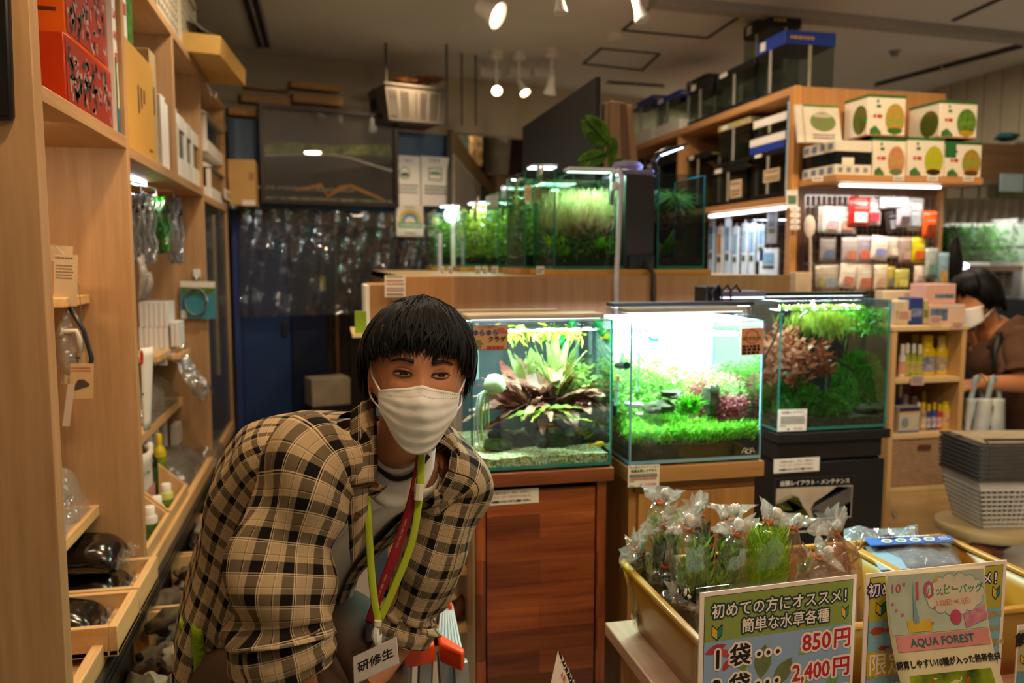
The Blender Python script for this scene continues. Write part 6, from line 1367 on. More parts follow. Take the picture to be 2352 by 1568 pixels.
b3=plantbox('white plant kit box with green corner square, right end of the lower row',2168,2170,2252,318,402,yb0+.02,PA,zs_)
a,b=PY(2172,330,yb0+.018),PY(2196,362,yb0+.018);part('corner_print',M().box(a.x,b.x,yb0+.018,yb0+.0195,b.z,a.z),mat('2c6a34',.4),b3,sm=0)
zu=zs_+.006+(PY(2040,308,yb0+.05).z-PY(2040,398,yb0+.05).z)
plantbox('white plant kit box with orange flowers picture on the upper row, left one',1940,1992,2078,208,304,yb0+.05,('5aa83a','d8783c','4a7a2a'),zu)
plantbox('white plant kit box with leafy globe picture on the upper row, right one',2088,2156,2242,230,316,yb0+.03,PB,zu)
n_=PY(1918,398,yb0+.01);x1=PY(2001,398,yb0+.01).x;H=PY(1918,318,yb0+.01).z-n_.z;x0_=n_.x
t=thing('boxed_glass_tank','low white-banded boxed tank at the left of the end shelf','boxed tank',(x0_,yb0,zs_),'boxed glass tanks on the gondola')
wl_=mat('e4dfd2',.4,var=.04)
part('lid',M().box(x0_,x1,yb0+.01,yb0+.26,zs_+H*.68,zs_+H),wl_,t,bev=.002);part('base_tray',M().box(x0_,x1,yb0+.01,yb0+.26,zs_,zs_+H*.3),wl_,t,bev=.002)
part('glass',M().box(x0_+.004,x1-.004,yb0+.014,yb0+.256,zs_+H*.3,zs_+H*.68),mat('14181a',.1,spec=.8),t,sm=0)
fr,wd,ht=frame3((x0_-.0006,yb0+.26,zs_+H),(x0_-.0006,yb0+.01,zs_+H),(x0_-.0006,yb0+.26,zs_));m=M()
for k in range(4):frect(m,fr,wd*(.06+.24*k),wd*(.2+.24*k),ht*.06,ht*.24);frect(m,fr,wd*(.06+.24*k),wd*(.2+.24*k),ht*.76,ht*.94)
part('print',m,mat('7f8aa8',.5),t,sm=0);fr,wd,ht=yfr(yb0+.0094,x0_,x1,zs_,zs_+H);m=M()
for k in range(4):frect(m,fr,wd*(.08+.23*k),wd*(.2+.23*k),ht*.08,ht*.22)
part('print',m,mat('8a8f9a',.5),t,sm=0);part('label',frect(M(),fr,wd*.18,wd*.5,ht*.28,ht*.5,.001),PAPER,t,sm=0)
zb2_=zs_+H+.001
a,b=PY(1848,236,yb0+.1),PY(1944,330,yb0+.1)
fr,wd,ht=frame3((a.x,yb0+.14,zb2_+(a.z-b.z)),(b.x-.035,yb0+.14,zb2_+(a.z-b.z)),(a.x+.015,yb0+.1,zb2_))
for i in range(2):
    o=fr[0]-fr[1]*.03*(1-i)+V((0,.012*(1-i),0));f2=(o,fr[1],fr[2],fr[3])
    t=board('photo_book',['white book leaning behind the front one on the low boxed tank','white book with a terrarium bowl on its cover leaning on the low boxed tank'][i],'book',f2,wd,ht,mat('e4ddd2',.3),.012,'books on the end shelf')
    if i:
        m=M();fdisc(m,f2,wd*.52,ht*.55,wd*.36,.0006,ht*.26);part('cover_photo',m,mat('7a6a4a',.4,var=.4,sc=40,c2='5a8a3a'),t,sm=0)
        m=M();fdisc(m,f2,wd*.52,ht*.72,wd*.28,.001,ht*.06);part('cover_photo',m,mat('c0c0b0',.4),t,sm=0);m=M();lines(m,f2,wd*.2,wd*.8,[ht*.2,ht*.12],ht*.05);part('lettering',m,INK,t,sm=0)
        part('spine_band',frect(M(),f2,0,wd,ht*.95,ht,.0012),GREEN,t,sm=0)
m=M();ga,gb=PY(1852,448,YG-.03),PY(2150,680,YG-.03)
for i in range(27):x=ga.x+(gb.x-ga.x)*i/26;m.box(x-.0015,x+.0015,YG-.024,YG-.021,.9,ga.z)
for i in range(16):z=ga.z-.05*i;m.box(ga.x,gb.x,YG-.027,YG-.024,z-.0015,z+.0015)
part('wire_grid',m,STEEL,GO,sm=0)
yp=YG-.13
PK=[
 (1880,474,1928,535,'d8d6d2','c8a08a',.0,'white pack with small red print, first in the top row'),(1890,474,1932,536,'e6e4e2','b89aa0',.03,'white pack in front of the first in the top row'),
 (1924,474,1966,537,'e4e2e0','c8907a',.02,'white pack with red spots, next in the top row'),(1950,452,1996,520,'c02a24','e8d8c8',0,'bright red pack at the middle of the top row'),
 (1990,455,2022,518,'d8ccd0','b83a4a',.02,'white and red pack beside the bright red one'),(2022,452,2086,480,'f0eef4','d0cce0',0,'glaring white card high in the top row'),
 (2030,472,2062,535,'3a3434','8a8a92',-.15,'dark pack tilted in the top row'),(2060,468,2092,522,'b8b4be','4a3a3a',.0,'white pack with a dark window in the top row'),
 (2086,455,2118,530,'c4c8cc','9aa4ac',.03,'silvery pack at the end of the top row'),(2120,484,2150,545,'d8541c','6a2a10',0,'orange pack at the right of the grid'),
 (1884,545,1918,602,'8f8a88','5a6a86',0,'grey pack with blue label, first in the second row'),(1934,545,1970,604,'b0a8a8','c07a62',0,'grey-white pack with red label in the second row'),
 (1968,542,2004,604,'a8a2b0','c86a58',.05,'lilac pack with red label in the second row'),(2004,542,2040,598,'e6dcd0','8a8ac0',.1,'bright cream pack tilted in the second row'),
 (2040,545,2072,594,'c8beb4','e0d2c4',.06,'cream pack with folded label in the second row'),(2066,545,2092,604,'a08c80','b89a8a',0,'brownish clear pack at the end of the second row'),
 (2092,545,2124,604,'d8c81a','c85a2a',0,'yellow pack at the right of the second row'),(1872,610,1888,665,'b0a48a','9a9a5a',-.05,'narrow beige pack, first in the third row'),
 (1884,608,1928,668,'bcb0a0','8a9aa4',0,'cream pouch with grey label in the third row'),(1932,606,1966,662,'e8dccc','c07a6a',.12,'cream pouch tilted in the third row'),
 (1966,606,2004,668,'d8cfc0','b06a52',0,'cream pouch with red mark in the third row'),(2008,608,2036,668,'d4c2a8','b89a80',0,'beige pouch in the third row'),
 (2036,612,2054,664,'b8a840','7a7a80',0,'narrow yellow and grey bottle pack in the third row'),(2056,618,2086,664,'b0aa52','d0c870',0,'olive-yellow pack at the end of the third row'),
 (2100,610,2126,652,'e6d4c0','b09a8a',0,'white hanging tag right of the third row'),(2126,570,2152,640,'9aa49a','5f8a7a',0,'green-grey pack right of the yellow one'),(2150,580,2176,660,'8ab0c0','b89a5a',0,'light blue pack at the far right of the grid')]
for i,(p0,y0_,p1,y1_,c1,c2,tl,ds) in enumerate(PK):
    Yk2=yp-(.02 if i%2 else 0);a,b=PY(p0,y0_,Yk2),PY(p1,y1_,Yk2);w_=b.x-a.x;h_=a.z-b.z
    t=thing('blister_pack',ds+' of the end grid','packet',(a.x+w_/2,Yk2,a.z),'packs on the end grid',rot=(0,tl,0));
    part('pouch',M().grid([[V((-w_/2+w_*u/6,-.012*sin(pi*u/6)*sin(pi*min(1,v/6+.0)),-h_*v/6)) for u in range(7)] for v in range(7)]),mat(c1,.22,var=.12,sc=50,spec=.6),t,sm=180,solid=.004)
    f2=(V((-w_/2,-.016,-h_)),V((1,0,0)),V((0,0,1)),V((0,-1,0)))
    part('label',frect(M(),f2,w_*.2,w_*.8,h_*.15,h_*.48,0),mat(c2,.4,var=.2,sc=60),t,sm=0)
    m=M();lines(m,f2,w_*.18,w_*.82,[h_*.9,h_*.62],h_*.05,seed=i);part('lettering',m,GREY,t,sm=0)
    part('hook',M().tube([(0,.005,-.012),(0,.002,.004),(0,YG-.03-Yk2,.008)],.0025,6),STEEL,t)
solo('fish_net',M().tube([PY(1862,640,yp),PY(1861,560,yp),PY(1860,520,yp)],.006,6).blob(PY(1860,520,yp),(.03,.01,.05),2,.05),mat('b8a894',.6),'pale fish net hanging beside the oak pillar','net')
a,b=PY(1828,625,yp-.03),PY(1864,668,yp-.03);solo('cardboard_pocket',M().box(a.x,b.x,yp-.03,yp+.02,b.z-.1,a.z),mat('c0a988',.7),'pale card pocket at the foot of the oak pillar','box',bev=.002)
for i in range(4):
    p=PY(1816,475+14*i,YG-.05);note(ORD[i]+' small card down the oak pillar, counted from the top',(p,p+V((.045,0,0)),p-V((0,0,.018))),[('l',INK,(.1,.9,(.5,),.3))],group='small cards on the oak pillar',name='price_tag')
    part('clip',M().box(p.x+.02,p.x+.025,YG-.05,YG-.019,p.z-.012,p.z-.006),STEEL,bpy.data.objects[[o.name for o in bpy.data.objects if o.name.startswith('price_tag')][-1]])
note('small green plant card stuck at the top of the oak pillar',(PY(1806,436,YG-.025),PY(1832,436,YG-.025),PY(1806,478,YG-.025)),[('r',mat('5a7a3a',.5,var=.3,sc=50),(.1,.9,.2,.7))])
# ---------------- small shelf with bottles
YS=2.95;s0,s1=PY(2052,745,YS).x,PY(2222,745,YS).x;zt=PY(2130,748,YS).z
SU=thing('small_shelf','small pale wooden shelf unit of bottles right of the dark tank','shelving unit',((s0+s1)/2,YS,0))
for x in (s0,s1-.022):part('side_panel',M().box(x,x+.022,YS,YS+.3,0,zt-.02),wood('d9b27e','c59a60','z'),SU,bev=.002)
part('top_board',M().box(s0-.004,s1+.004,YS-.004,YS+.3,zt-.02,zt),PALEW,SU,bev=.002)
zl1,zl2,zl3=PY(2130,868,YS).z,PY(2130,995,YS).z,PY(2130,1115,YS).z
for z in (zl1,zl2,zl3):part('shelf_board',M().box(s0+.022,s1-.022,YS,YS+.29,z-.02,z),PALEW,SU,bev=.002)
part('back_panel',M().box(s0+.022,s1-.022,YS+.29,YS+.3,0,zt-.02),wood('d8bd8c','caa972','z'),SU)
part('lower_door',M().box(s0+.024,s1-.024,YS+.002,YS+.02,.04,zl3-.02),wood('dcbc8c','c9a46c','x'),SU,bev=.002)
part('knob',M().lathe([(.006,0),(.012,.012),(.004,.018)],(s0+.04,YS-.012,zl3-.12),10),STEEL,SU)
t=thing('wicker_basket','woven beige basket drawer at the bottom of the small bottle shelf','basket',((s0+s1)/2,YS,zl3))
wk=M();w0,w1=s0+.026,s1-.026
for i in range(26):
    z=zl3+.004+(zl2-.03-zl3)*(i+.5)/26
    wk.tube([(w0+(w1-w0)*k/24,YS+.008+.004*(1 if (k+i)%2 else-1),z) for k in range(25)],.0035,5)
part('woven_front',wk,mat('c9a684',.7,var=.1,sc=40),t);part('liner',M().box(w0,w1,YS+.014,YS+.27,zl3+.001,zl2-.03),mat('a88662',.8),t)
part('handle_slot',M().box((w0+w1)/2-.03,(w0+w1)/2+.03,YS-.001,YS+.006,zl2-.07,zl2-.05),mat('5a3a24',.7),t)
def sb(label,px0,px1,pt,zb,dy,body,cap,lab=None,capf=.28,flat_=.7,group='bottles on the small shelf',shoulder=.8):
    a,b=PY(px0,pt,YS+dy),PY(px1,pt,YS+dy);r=(b.x-a.x)/2;h=a.z-zb;p=V(((a.x+b.x)/2,YS+dy+r*flat_,zb+.001));hb=h*(1-capf)
    t=thing('bottle',label,'bottle',p,group)
    part('body',M().lathe([(r*.92,0),(r,.006),(r,hb*shoulder),(r*.8,hb*.93),(r*.5,hb)],p,16,1,flat_),body,t,sm=50)
    part('cap',M().lathe([(r*.62,hb-.001),(r*.62,h*.97),(r*.5,h)],p,14,1,flat_),cap,t,sm=50)
    if lab:part('label',M().lathe([(r*1.02,hb*.12),(r*1.02,hb*.66)],p,16,1,flat_),lab,t,sm=60)
WB=mat('e2e0da',.3);YB=mat('e8c818',.3,var=.05);LBL=mat('b8b4ac',.5,var=.4,sc=50,c2='4a5aa0');BC=mat('2a52b8',.3);GLB=mat('a8c04a',.3,var=.2);
sb('white bottle at the left of the upper bottle shelf',2070,2086,792,zl1,.05,WB,WHITE,mat('d8a08a',.5))
for i in range(3):sb(['first green-yellow bottle with white cap, second from left on the upper bottle shelf','middle green-yellow bottle with white cap on the upper bottle shelf','rightmost of the three green-yellow bottles with white caps'][i],2082+14*i,2096+14*i,790+i,zl1,.05,mat('9ab03a',.3,var=.1),WHITE,mat('c8c06a',.4,var=.2,sc=30))
sb('large yellow bottle with a grey label in the middle of the upper bottle shelf',2122,2160,772,zl1,.06,YB,YB,LBL)
sb('tall yellow jug right of the large yellow bottle on the upper bottle shelf',2158,2186,773,zl1,.07,YB,mat('e8d060',.3),mat('d8c8a0',.4,var=.3,sc=50))
sb('white bottle with blue cap at the right of the upper bottle shelf',2182,2206,775,zl1,.08,WB,BC,LBL)
sb('yellow bottle at the back left of the upper bottle shelf',2098,2124,768,zl1,.16,YB,YB)
sb('yellow bottle with blue cap at the back of the upper bottle shelf',2136,2158,768,zl1,.17,YB,BC)
sb('blue bottle with white cap at the left of the lower bottle shelf',2066,2078,885,zl2,.12,mat('3a3fa8',.3),WHITE)
sb('white jar with pink lid on the lower bottle shelf',2076,2096,908,zl2,.12,WB,mat('e0d0d4',.3),capf=.35)
sb('white jar with a pink stripe beside the first jar of the lower bottle shelf',2096,2118,912,zl2,.13,WB,mat('d8b8c0',.3),capf=.3)
sb('slim white and green bottle in the middle of the lower bottle shelf',2108,2120,925,zl2,.06,WB,WHITE,GLB)
for i,(p0,p1,tp,dy) in enumerate(((2120,2136,900,.16),(2138,2156,903,.16),(2160,2176,905,.15),(2174,2194,908,.15))):sb(ORD[i]+' yellow capped bottle at the back of the lower bottle shelf, counted from left',p0,p1,tp,zl2,dy,mat('c8641c',.4),YB,mat('6a4a8a',.4,var=.3),capf=.35)
for i,(p0,p1,c) in enumerate(((2118,2133,'c8a08a'),(2131,2143,'3a4a8a'),(2144,2156,'3a5ab8'),(2156,2168,'c83a4a'))):sb(ORD[i]+' small yellow capped bottle at the front of the lower bottle shelf, counted from left',p0,p1,926+3*(i%2),zl2,.05,mat(c,.4,var=.3,sc=60),YB,mat(c,.4,var=.4,sc=60,c2='e0d4c4'),capf=.25)
sb('wide white bottle with orange label at the right of the lower bottle shelf',2168,2200,925,zl2,.05,YB,YB,mat('c8804a',.5,var=.4,sc=50,c2='d8c8b0'),capf=.05)
a,b=PY(2066,936,YS+.03),PY(2110,992,YS+.03)
t=thing('feed_carton','white carton with navy top and bird picture on the lower bottle shelf','box',((a.x+b.x)/2,YS+.03,zl2));part('carton',M().box(a.x,b.x,YS+.03,YS+.09,zl2+.001,a.z),mat('d0c8bc',.5),t,bev=.002)
fr,wd,ht=yfr(YS+.0295,a.x,b.x,zl2,a.z);part('print',frect(M(),fr,0,wd,ht*.82,ht),mat('2a2f6a',.5),t,sm=0);part('print',frect(M(),fr,0,wd,ht*.76,ht*.82),YELLOW,t,sm=0);m=M();fdisc(m,fr,wd*.3,ht*.4,wd*.18,.0004,ht*.2);part('print',m,mat('8a9aa8',.5),t,sm=0);part('print',frect(M(),fr,0,wd,0,ht*.08),mat('3a62a8',.5),t,sm=0)
def tb(label,p0,p1,y0_,dy,dep,c,c2,z0=None,h=None,u=(.1,.9,.3,.6)):
    a,b=PY(p0,y0_,YS+dy),PY(p1,y0_,YS+dy);z0=zt+.001 if z0 is None else z0;z1=a.z if h is None else z0+h
    t=thing('feed_carton',label,'box',((a.x+b.x)/2,YS+dy,z0),'cartons on top of the small shelf');part('carton',M().box(a.x,b.x,YS+dy,YS+dy+dep,z0,z1),mat(c,.5,var=.06),t,bev=.002)
    fr,wd,ht=yfr(YS+dy-.0006,a.x,b.x,z0,z1);m=M();frect(m,fr,wd*u[0],wd*u[1],ht*u[2],ht*u[3]);part('print',m,mat(c2,.5,var=.4,sc=50),t,sm=0);return z1
tb('yellow-white narrow carton, first on top of the small shelf',2058,2078,692,.06,.08,'c8bca0','b8b03a');tb('cream narrow carton, second on top of the small shelf',2078,2090,690,.06,.08,'d8c8a8','b08a6a')
tb('dark blue carton on top of the small shelf',2092,2122,684,.05,.08,'2a3f8a','8a9ac8');tb('yellow-green narrow carton beside the dark blue one',2123,2136,690,.05,.08,'b8b06a','8a8a4a')
z_=tb('pink and blue carton with penguin picture, lower one on the small shelf',2136,2218,700,.04,.1,'d8bcae','6a82a8',u=(.02,.5,.2,.8))
tb('pink carton with penguin picture, stacked on the lower penguin carton',2128,2196,660,.07,.1,'dcaea4','7a9ab0',z0=z_+.001,h=.085,u=(.3,.95,.3,.5))
tb('cream row of small cartons behind the yellow ones on the small shelf',2030,2100,668,.2,.06,'e0cdb0','d8b090')
for i,(px,py,w_,h_) in enumerate(((2136,725,26,18),(2186,738,26,18),(2092,862,30,22),(2062,712,30,24))):
    f3=(PY(px,py,YS-.012),PY(px+w_,py,YS-.012),PY(px,py+h_,YS-.012));note(['price tag under the penguin carton','price tag at the right corner of the small shelf top','blue and red tag on the upper bottle shelf edge','price tag under the yellow-white carton'][i]+' of the small shelf',f3,[('l',INKR if i != 2 else INKB,(.1,.9,(.25,.5,.75),.16))],mt=mat('e0c8b8',.5),group='price tags on the small shelf',name='price_tag')
# ---------------- stool and shopping baskets
YB_=2.42;YB_+=.1;c=PY(2262,1200,YB_);zst=c.z;ccx,ccy=c.x,YB_;bx_=PY(2298,1200,YB_).x
st=thing('stool','round birch stool with bent legs under the shopping baskets','stool',(ccx,ccy,0))
part('seat',M().lathe([(0,zst-.03),(.165,zst-.03),(.172,zst-.015),(.165,zst),(0,zst)],(ccx,ccy,0),32),wood('c9b488','b59c68','x',.5),st,sm=50)
for k in range(3):
    a=radians([200,320,80][k]);d=V((cos(a),sin(a),0));p=V((ccx,ccy,0))+d*.13
    part('leg',M().tube([V((ccx,ccy,zst-.036))+d*.04,p+V((0,0,zst-.036)),p+d*.025+V((0,0,zst-.05)),p+d*.035+V((0,0,zst-.09)),p+d*.035],.02,8,flat=1),wood('c9b488','b59c68','z',.5),st,sm=50)
def sbasket(z,i,first):
    bb_=None;t=thing('shopping_basket','lowest light grey shopping basket of the stack on the stool' if first else ORD[i]+' shopping basket from the top of the stack on the stool','shopping basket',(bx_,ccy,z),'stacked shopping baskets',local=True)
    W0,W1,D0,D1,H=.125,.17,.09,.125,.19
    lm=mat('d8d4cc',.5,var=.04);dm_=mat('4a4846',.5);b=M()
    def pt(u,v,s):f_=v/H;return V({0:(u*(W0+(W1-W0)*f_),-(D0+(D1-D0)*f_),v),1:((W0+(W1-W0)*f_),u*(D0+(D1-D0)*f_),v),2:(-u*(W0+(W1-W0)*f_),(D0+(D1-D0)*f_),v),3:(-(W0+(W1-W0)*f_),-u*(D0+(D1-D0)*f_),v)}[s])
    for s_ in range(4):
        nr,nc=(8,15) if first else (1,1)
        if first:
            for r_ in range(nr+1):z_=.01+(H-.05)*r_/nr;b.tube([pt(-1,z_,s_),pt(1,z_,s_)],.0035,4)
            for c_ in range(nc+1):u=-1+2*c_/nc;b.tube([pt(u,.0,s_),pt(u,H-.03,s_)],.0032,4)
        b.hexa([pt(-1,H-.035,s_),pt(1,H-.035,s_),pt(1,H-.035,s_)*.985+V((0,0,.0005)),pt(-1,H-.035,s_)*.985],[pt(-1,H-.008,s_),pt(1,H-.008,s_),pt(1,H-.008,s_)*.985,pt(-1,H-.008,s_)*.985])
    part('lattice_wall',b,lm,t,sm=0)
    if first:part('base',M().box(-W0,W0,-D0,D0,0,.004),lm,t)
    r_=M();pr=[(-W1,-D1),(W1,-D1),(W1,D1),(-W1,D1)]
    for k in range(4):p,q_=pr[k],pr[(k+1)%4];r_.bar((p[0],p[1],H-.003),(q_[0],q_[1],H-.003),.014,.007)
    part('rim',r_,dm_,t,bev=.002)
    part('handle',M().tube([(-W1*.8,-D1,H),(-W1*.75,-D1*.6,H+.01),(W1*.75,-D1*.6,H+.01),(W1*.8,-D1,H)],.004,6),dm_,t,sm=180)
    return t
sbasket(zst+.001,0,True).rotation_euler=(0,0,radians(-10));up=None
for i in range(8):
    z=zst+.016+.0155*(8-i-1)
    o=sbasket(z,i,False) if up is None else dup(up,(bx_,ccy,z),ORD[i]+' shopping basket from the top of the stack on the stool')
    o.rotation_euler=(0,0,radians(-10));up=up or o
fm=M().box(-.15,.15,-.105,.105,zst+.19+.126,zst+.19+.13).xf(Matrix.Translation((bx_,ccy,0))@Matrix.Rotation(radians(-10),4,'Z'))
solo('card_sheet',fm,mat('b8a888',.6,var=.15,sc=14),'tan card sheet lying in the topmost shopping basket','sheet')
# ---------------- far right aquarium wall
YW=4.5
t=thing('aquarium_rack','dark rack of planted tanks with grey curtains at the far right','aquarium rack',PY(2260,900,YW))
W_=lambda x,y,d=0:PY(x,y,YW+d)
a,b=W_(2150,610),W_(2350,622);part('shelf',M().box(a.x,b.x,YW,YW+.5,b.z,a.z),wood('6a5038','4f3a28','x'),t)
a,b=W_(2150,325),W_(2350,418);part('canopy',M().box(a.x,b.x,YW,YW+.5,b.z,a.z),wood('7a5c40','5f4630','x'),t)
m=M();a,b=W_(2150,455,.1),W_(2350,512,.1)
for r0,r1 in ((455,512),(618,680)):
    za,zb3=W_(2200,r0,.1).z,W_(2200,r1,.1).z;m.grid([[V((a.x+(b.x-a.x)*i/60,YW+.1+.02*sin(i*.9),za+(zb3-za)*j/3)) for i in range(61)] for j in range(4)])
part('curtain',m,mat('7f786c',.8,var=.05),t,sm=180)
a,b=W_(2165,516,.1),W_(2350,602,.1);part('tank_back',M().box(a.x,b.x,YW+.35,YW+.37,b.z,a.z),mat('0c1210',.5),t);part('tank_glass',M().box(a.x,b.x,YW+.05,YW+.052,b.z,a.z),thin('e0ece6',.06),t)
a,b=W_(2150,690),W_(2350,1000);part('lower_body',M().box(a.x,b.x,YW,YW+.4,0,a.z),mat('101822',.4,var=.2,sc=5),t)
for i,(p0,p1) in enumerate(((2165,2205),(2230,2268),(2310,2400))):
    a,b=W_(p0,530,.2),W_(p1,600,.2);m=leafset(500,lambda r:(V((r.uniform(a.x,b.x),YW+.12+r.random()*.2,b.z+(a.z-b.z)*r.random()**1.5)),(r.uniform(-1,1),r.uniform(-.5,.5),r.uniform(0,1))),.06,.02,seed=200+i)
    solo('stem_plants',m,leafmat('6ab02a','2a5a12',.35),ORD[i]+' clump of green plants in the far right tank rack, counted from the left','plant','plant clumps of the far rack',kind='stuff')
lamp('tank_lamp','AREA',W_(2280,505,.2),9,'eaf4ff',W_(2280,700,.2),1.2,.2)
a,b=W_(2300,398,-.012),W_(2350,440,-.012);solo('notice_board',M().box(a.x,b.x,YW-.012,YW-.001,b.z,a.z),mat('9ab4c0',.5,var=.1),'pale blue notice on the brown canopy of the far tank rack','sign',bev=.001)
solo('wall_lamp',M().lathe([(.0,0),(.03,.01),(.03,.03),(0,.04)],W_(2213,618,-.05),12),glow('dfe8ff',8),'small glowing white lamp on the far tank rack','lamp')
solo('black_bag',M().blob(PY(2190,600,3.6),(.05,.04,.12),5,.2),mat('101012',.6),'dark rounded bag hanging beside the end grid','bag')
p=W_(2310,322,.12);solo('blue_cloth',M().blob(p+V((0,0,.02)),(.07,.08,.025),7,.3),mat('2a6a78',.7),'small teal cloth on the brown canopy at the far right','cloth')
# ---- foreground table, bins, bags, signs
ZR=.73;HB=.145
bl_,fl_=PZ(1430,1292,ZR),PZ(1611,1476,ZR)
bxl,byb,byf=bl_.x,bl_.y,fl_.y
bxm=PZ(1952,1254,ZR).x;bxr=PZ(2165,1232,ZR).x
TB=thing('display_table','low pinkish wooden display table under the two yellow bins','table',((bxl+bxr)/2,byf,0))
tzt=ZR-HB-.003
PK_=wood('b98a70','9c6c52','y')
part('top',M().box(bxl-.03,bxr+.5,byf-.05,byb+.03,tzt-.03,tzt),PK_,TB,bev=.003)
part('side_panel',M().box(bxl,bxl+.02,byf,byb,0,tzt-.03),wood('b07a4c','946034','z'),TB);part('front_panel',M().box(bxl+.02,bxr+.45,byf,byf+.02,0,tzt-.03),wood('b07a4c','946034','x'),TB)
ybin=mat('c08a2a',.35,var=.08,sc=4,spec=.5)
def binbox(label,x0,x1,y0,y1):
    t=thing('plastic_bin',label,'bin',((x0+x1)/2,y0,tzt+.001),'yellow bins on the display table');z0=tzt+.001;tp=.03
    lo=[(x0+tp,y0+tp),(x1-tp,y0+tp),(x1-tp,y1-tp),(x0+tp,y1-tp)];hi=[(x0,y0),(x1,y0),(x1,y1),(x0,y1)];w_=M()
    for k in range(4):
        a,b,c,d=lo[k],lo[(k+1)%4],hi[(k+1)%4],hi[k]
        w_.grid([[V((a[0],a[1],z0)).lerp(V((d[0],d[1],ZR)),j/4).lerp(V((b[0],b[1],z0)).lerp(V((c[0],c[1],ZR)),j/4),i/6) for i in range(7)] for j in range(5)])
    part('wall',w_,ybin,t,sm=30,solid=.004);part('base',M().box(x0+tp,x1-tp,y0+tp,y1-tp,z0,z0+.004),ybin,t)
    r_=M()
    for k in range(4):
        a,b=hi[k],hi[(k+1)%4];r_.bar((a[0],a[1],ZR),(b[0],b[1],ZR),.016,.012)
    part('rim',r_,ybin,t,bev=.004);return t
binbox('yellow plastic bin full of tied bags of water plants',bxl,bxm-.004,byf,byb)
binbox('yellow plastic bin of blue-topped packets, right one on the table',bxm+.004,bxr,byf,byb)
zfl=tzt+.008
bagfilm=thin('f4f6ee',.17,.04,.03,'e8e6e0',12)
ruf=thin('fbfbfb',.22,.12,.22,'f0ece6',24)
rub=mat('c86a2a',.5)
BG=[
 (1489,1570,1153,1517,1141,.92,('9aba3a','5f7a24'),.5,'bag with a curled green leaf, rearmost on the left'),
 (1493,1556,1222,1525,1195,.70,('4a6a24','2a4410'),.9,'dark green bag in front of the rearmost left one'),
 (1450,1521,1267,1473,1252,.62,('5a4a30','3a2e1c'),.35,'murky clear bag at the left edge of the yellow bin'),
 (1548,1643,1218,1580,1200,.55,('8aba3a','4a7a20'),.6,'clear bag with bushy green stems second row centre left'),
 (1499,1590,1299,1530,1287,.36,('6a7a3a','4a5a2a'),.2,'nearly empty clear bag at the left front of the yellow bin'),
 (1537,1625,1352,1556,1366,.10,('2a3a1c','161e10'),.8,'dark bag at the front corner beside the price sign'),
 (1582,1642,1196,1606,1165,.88,('3a2a1c','241a10'),.8,'dark bag at the back behind the bushy green stems'),
 (1643,1714,1196,1679,1178,.86,('5a2420','2a1410'),.8,'dark red bag at the back middle of the bin'),
 (1639,1716,1234,1690,1212,.52,('8aaa3a','4a6a20'),.6,'clear bag with thin green stems in the middle of the bin'),
 (1712,1814,1198,1765,1185,.50,('c8e04a','8ab02a'),2.2,'bright yellow-green bag packed with feathery plants'),
 (1813,1866,1250,1821,1198,.80,('b89a88','8a6a5a'),.15,'pale cloudy bag behind the feathery plant bag'),
 (1821,1914,1283,1882,1268,.48,('a87a60','4a8a4a'),.25,'pinkish clear bag with a green edge behind the price sign'),
 (1884,1987,1240,1918,1210,.72,('c09a80','9a6a50'),.1,'large cloudy bag with a tall twisted top at the right of the bin')]
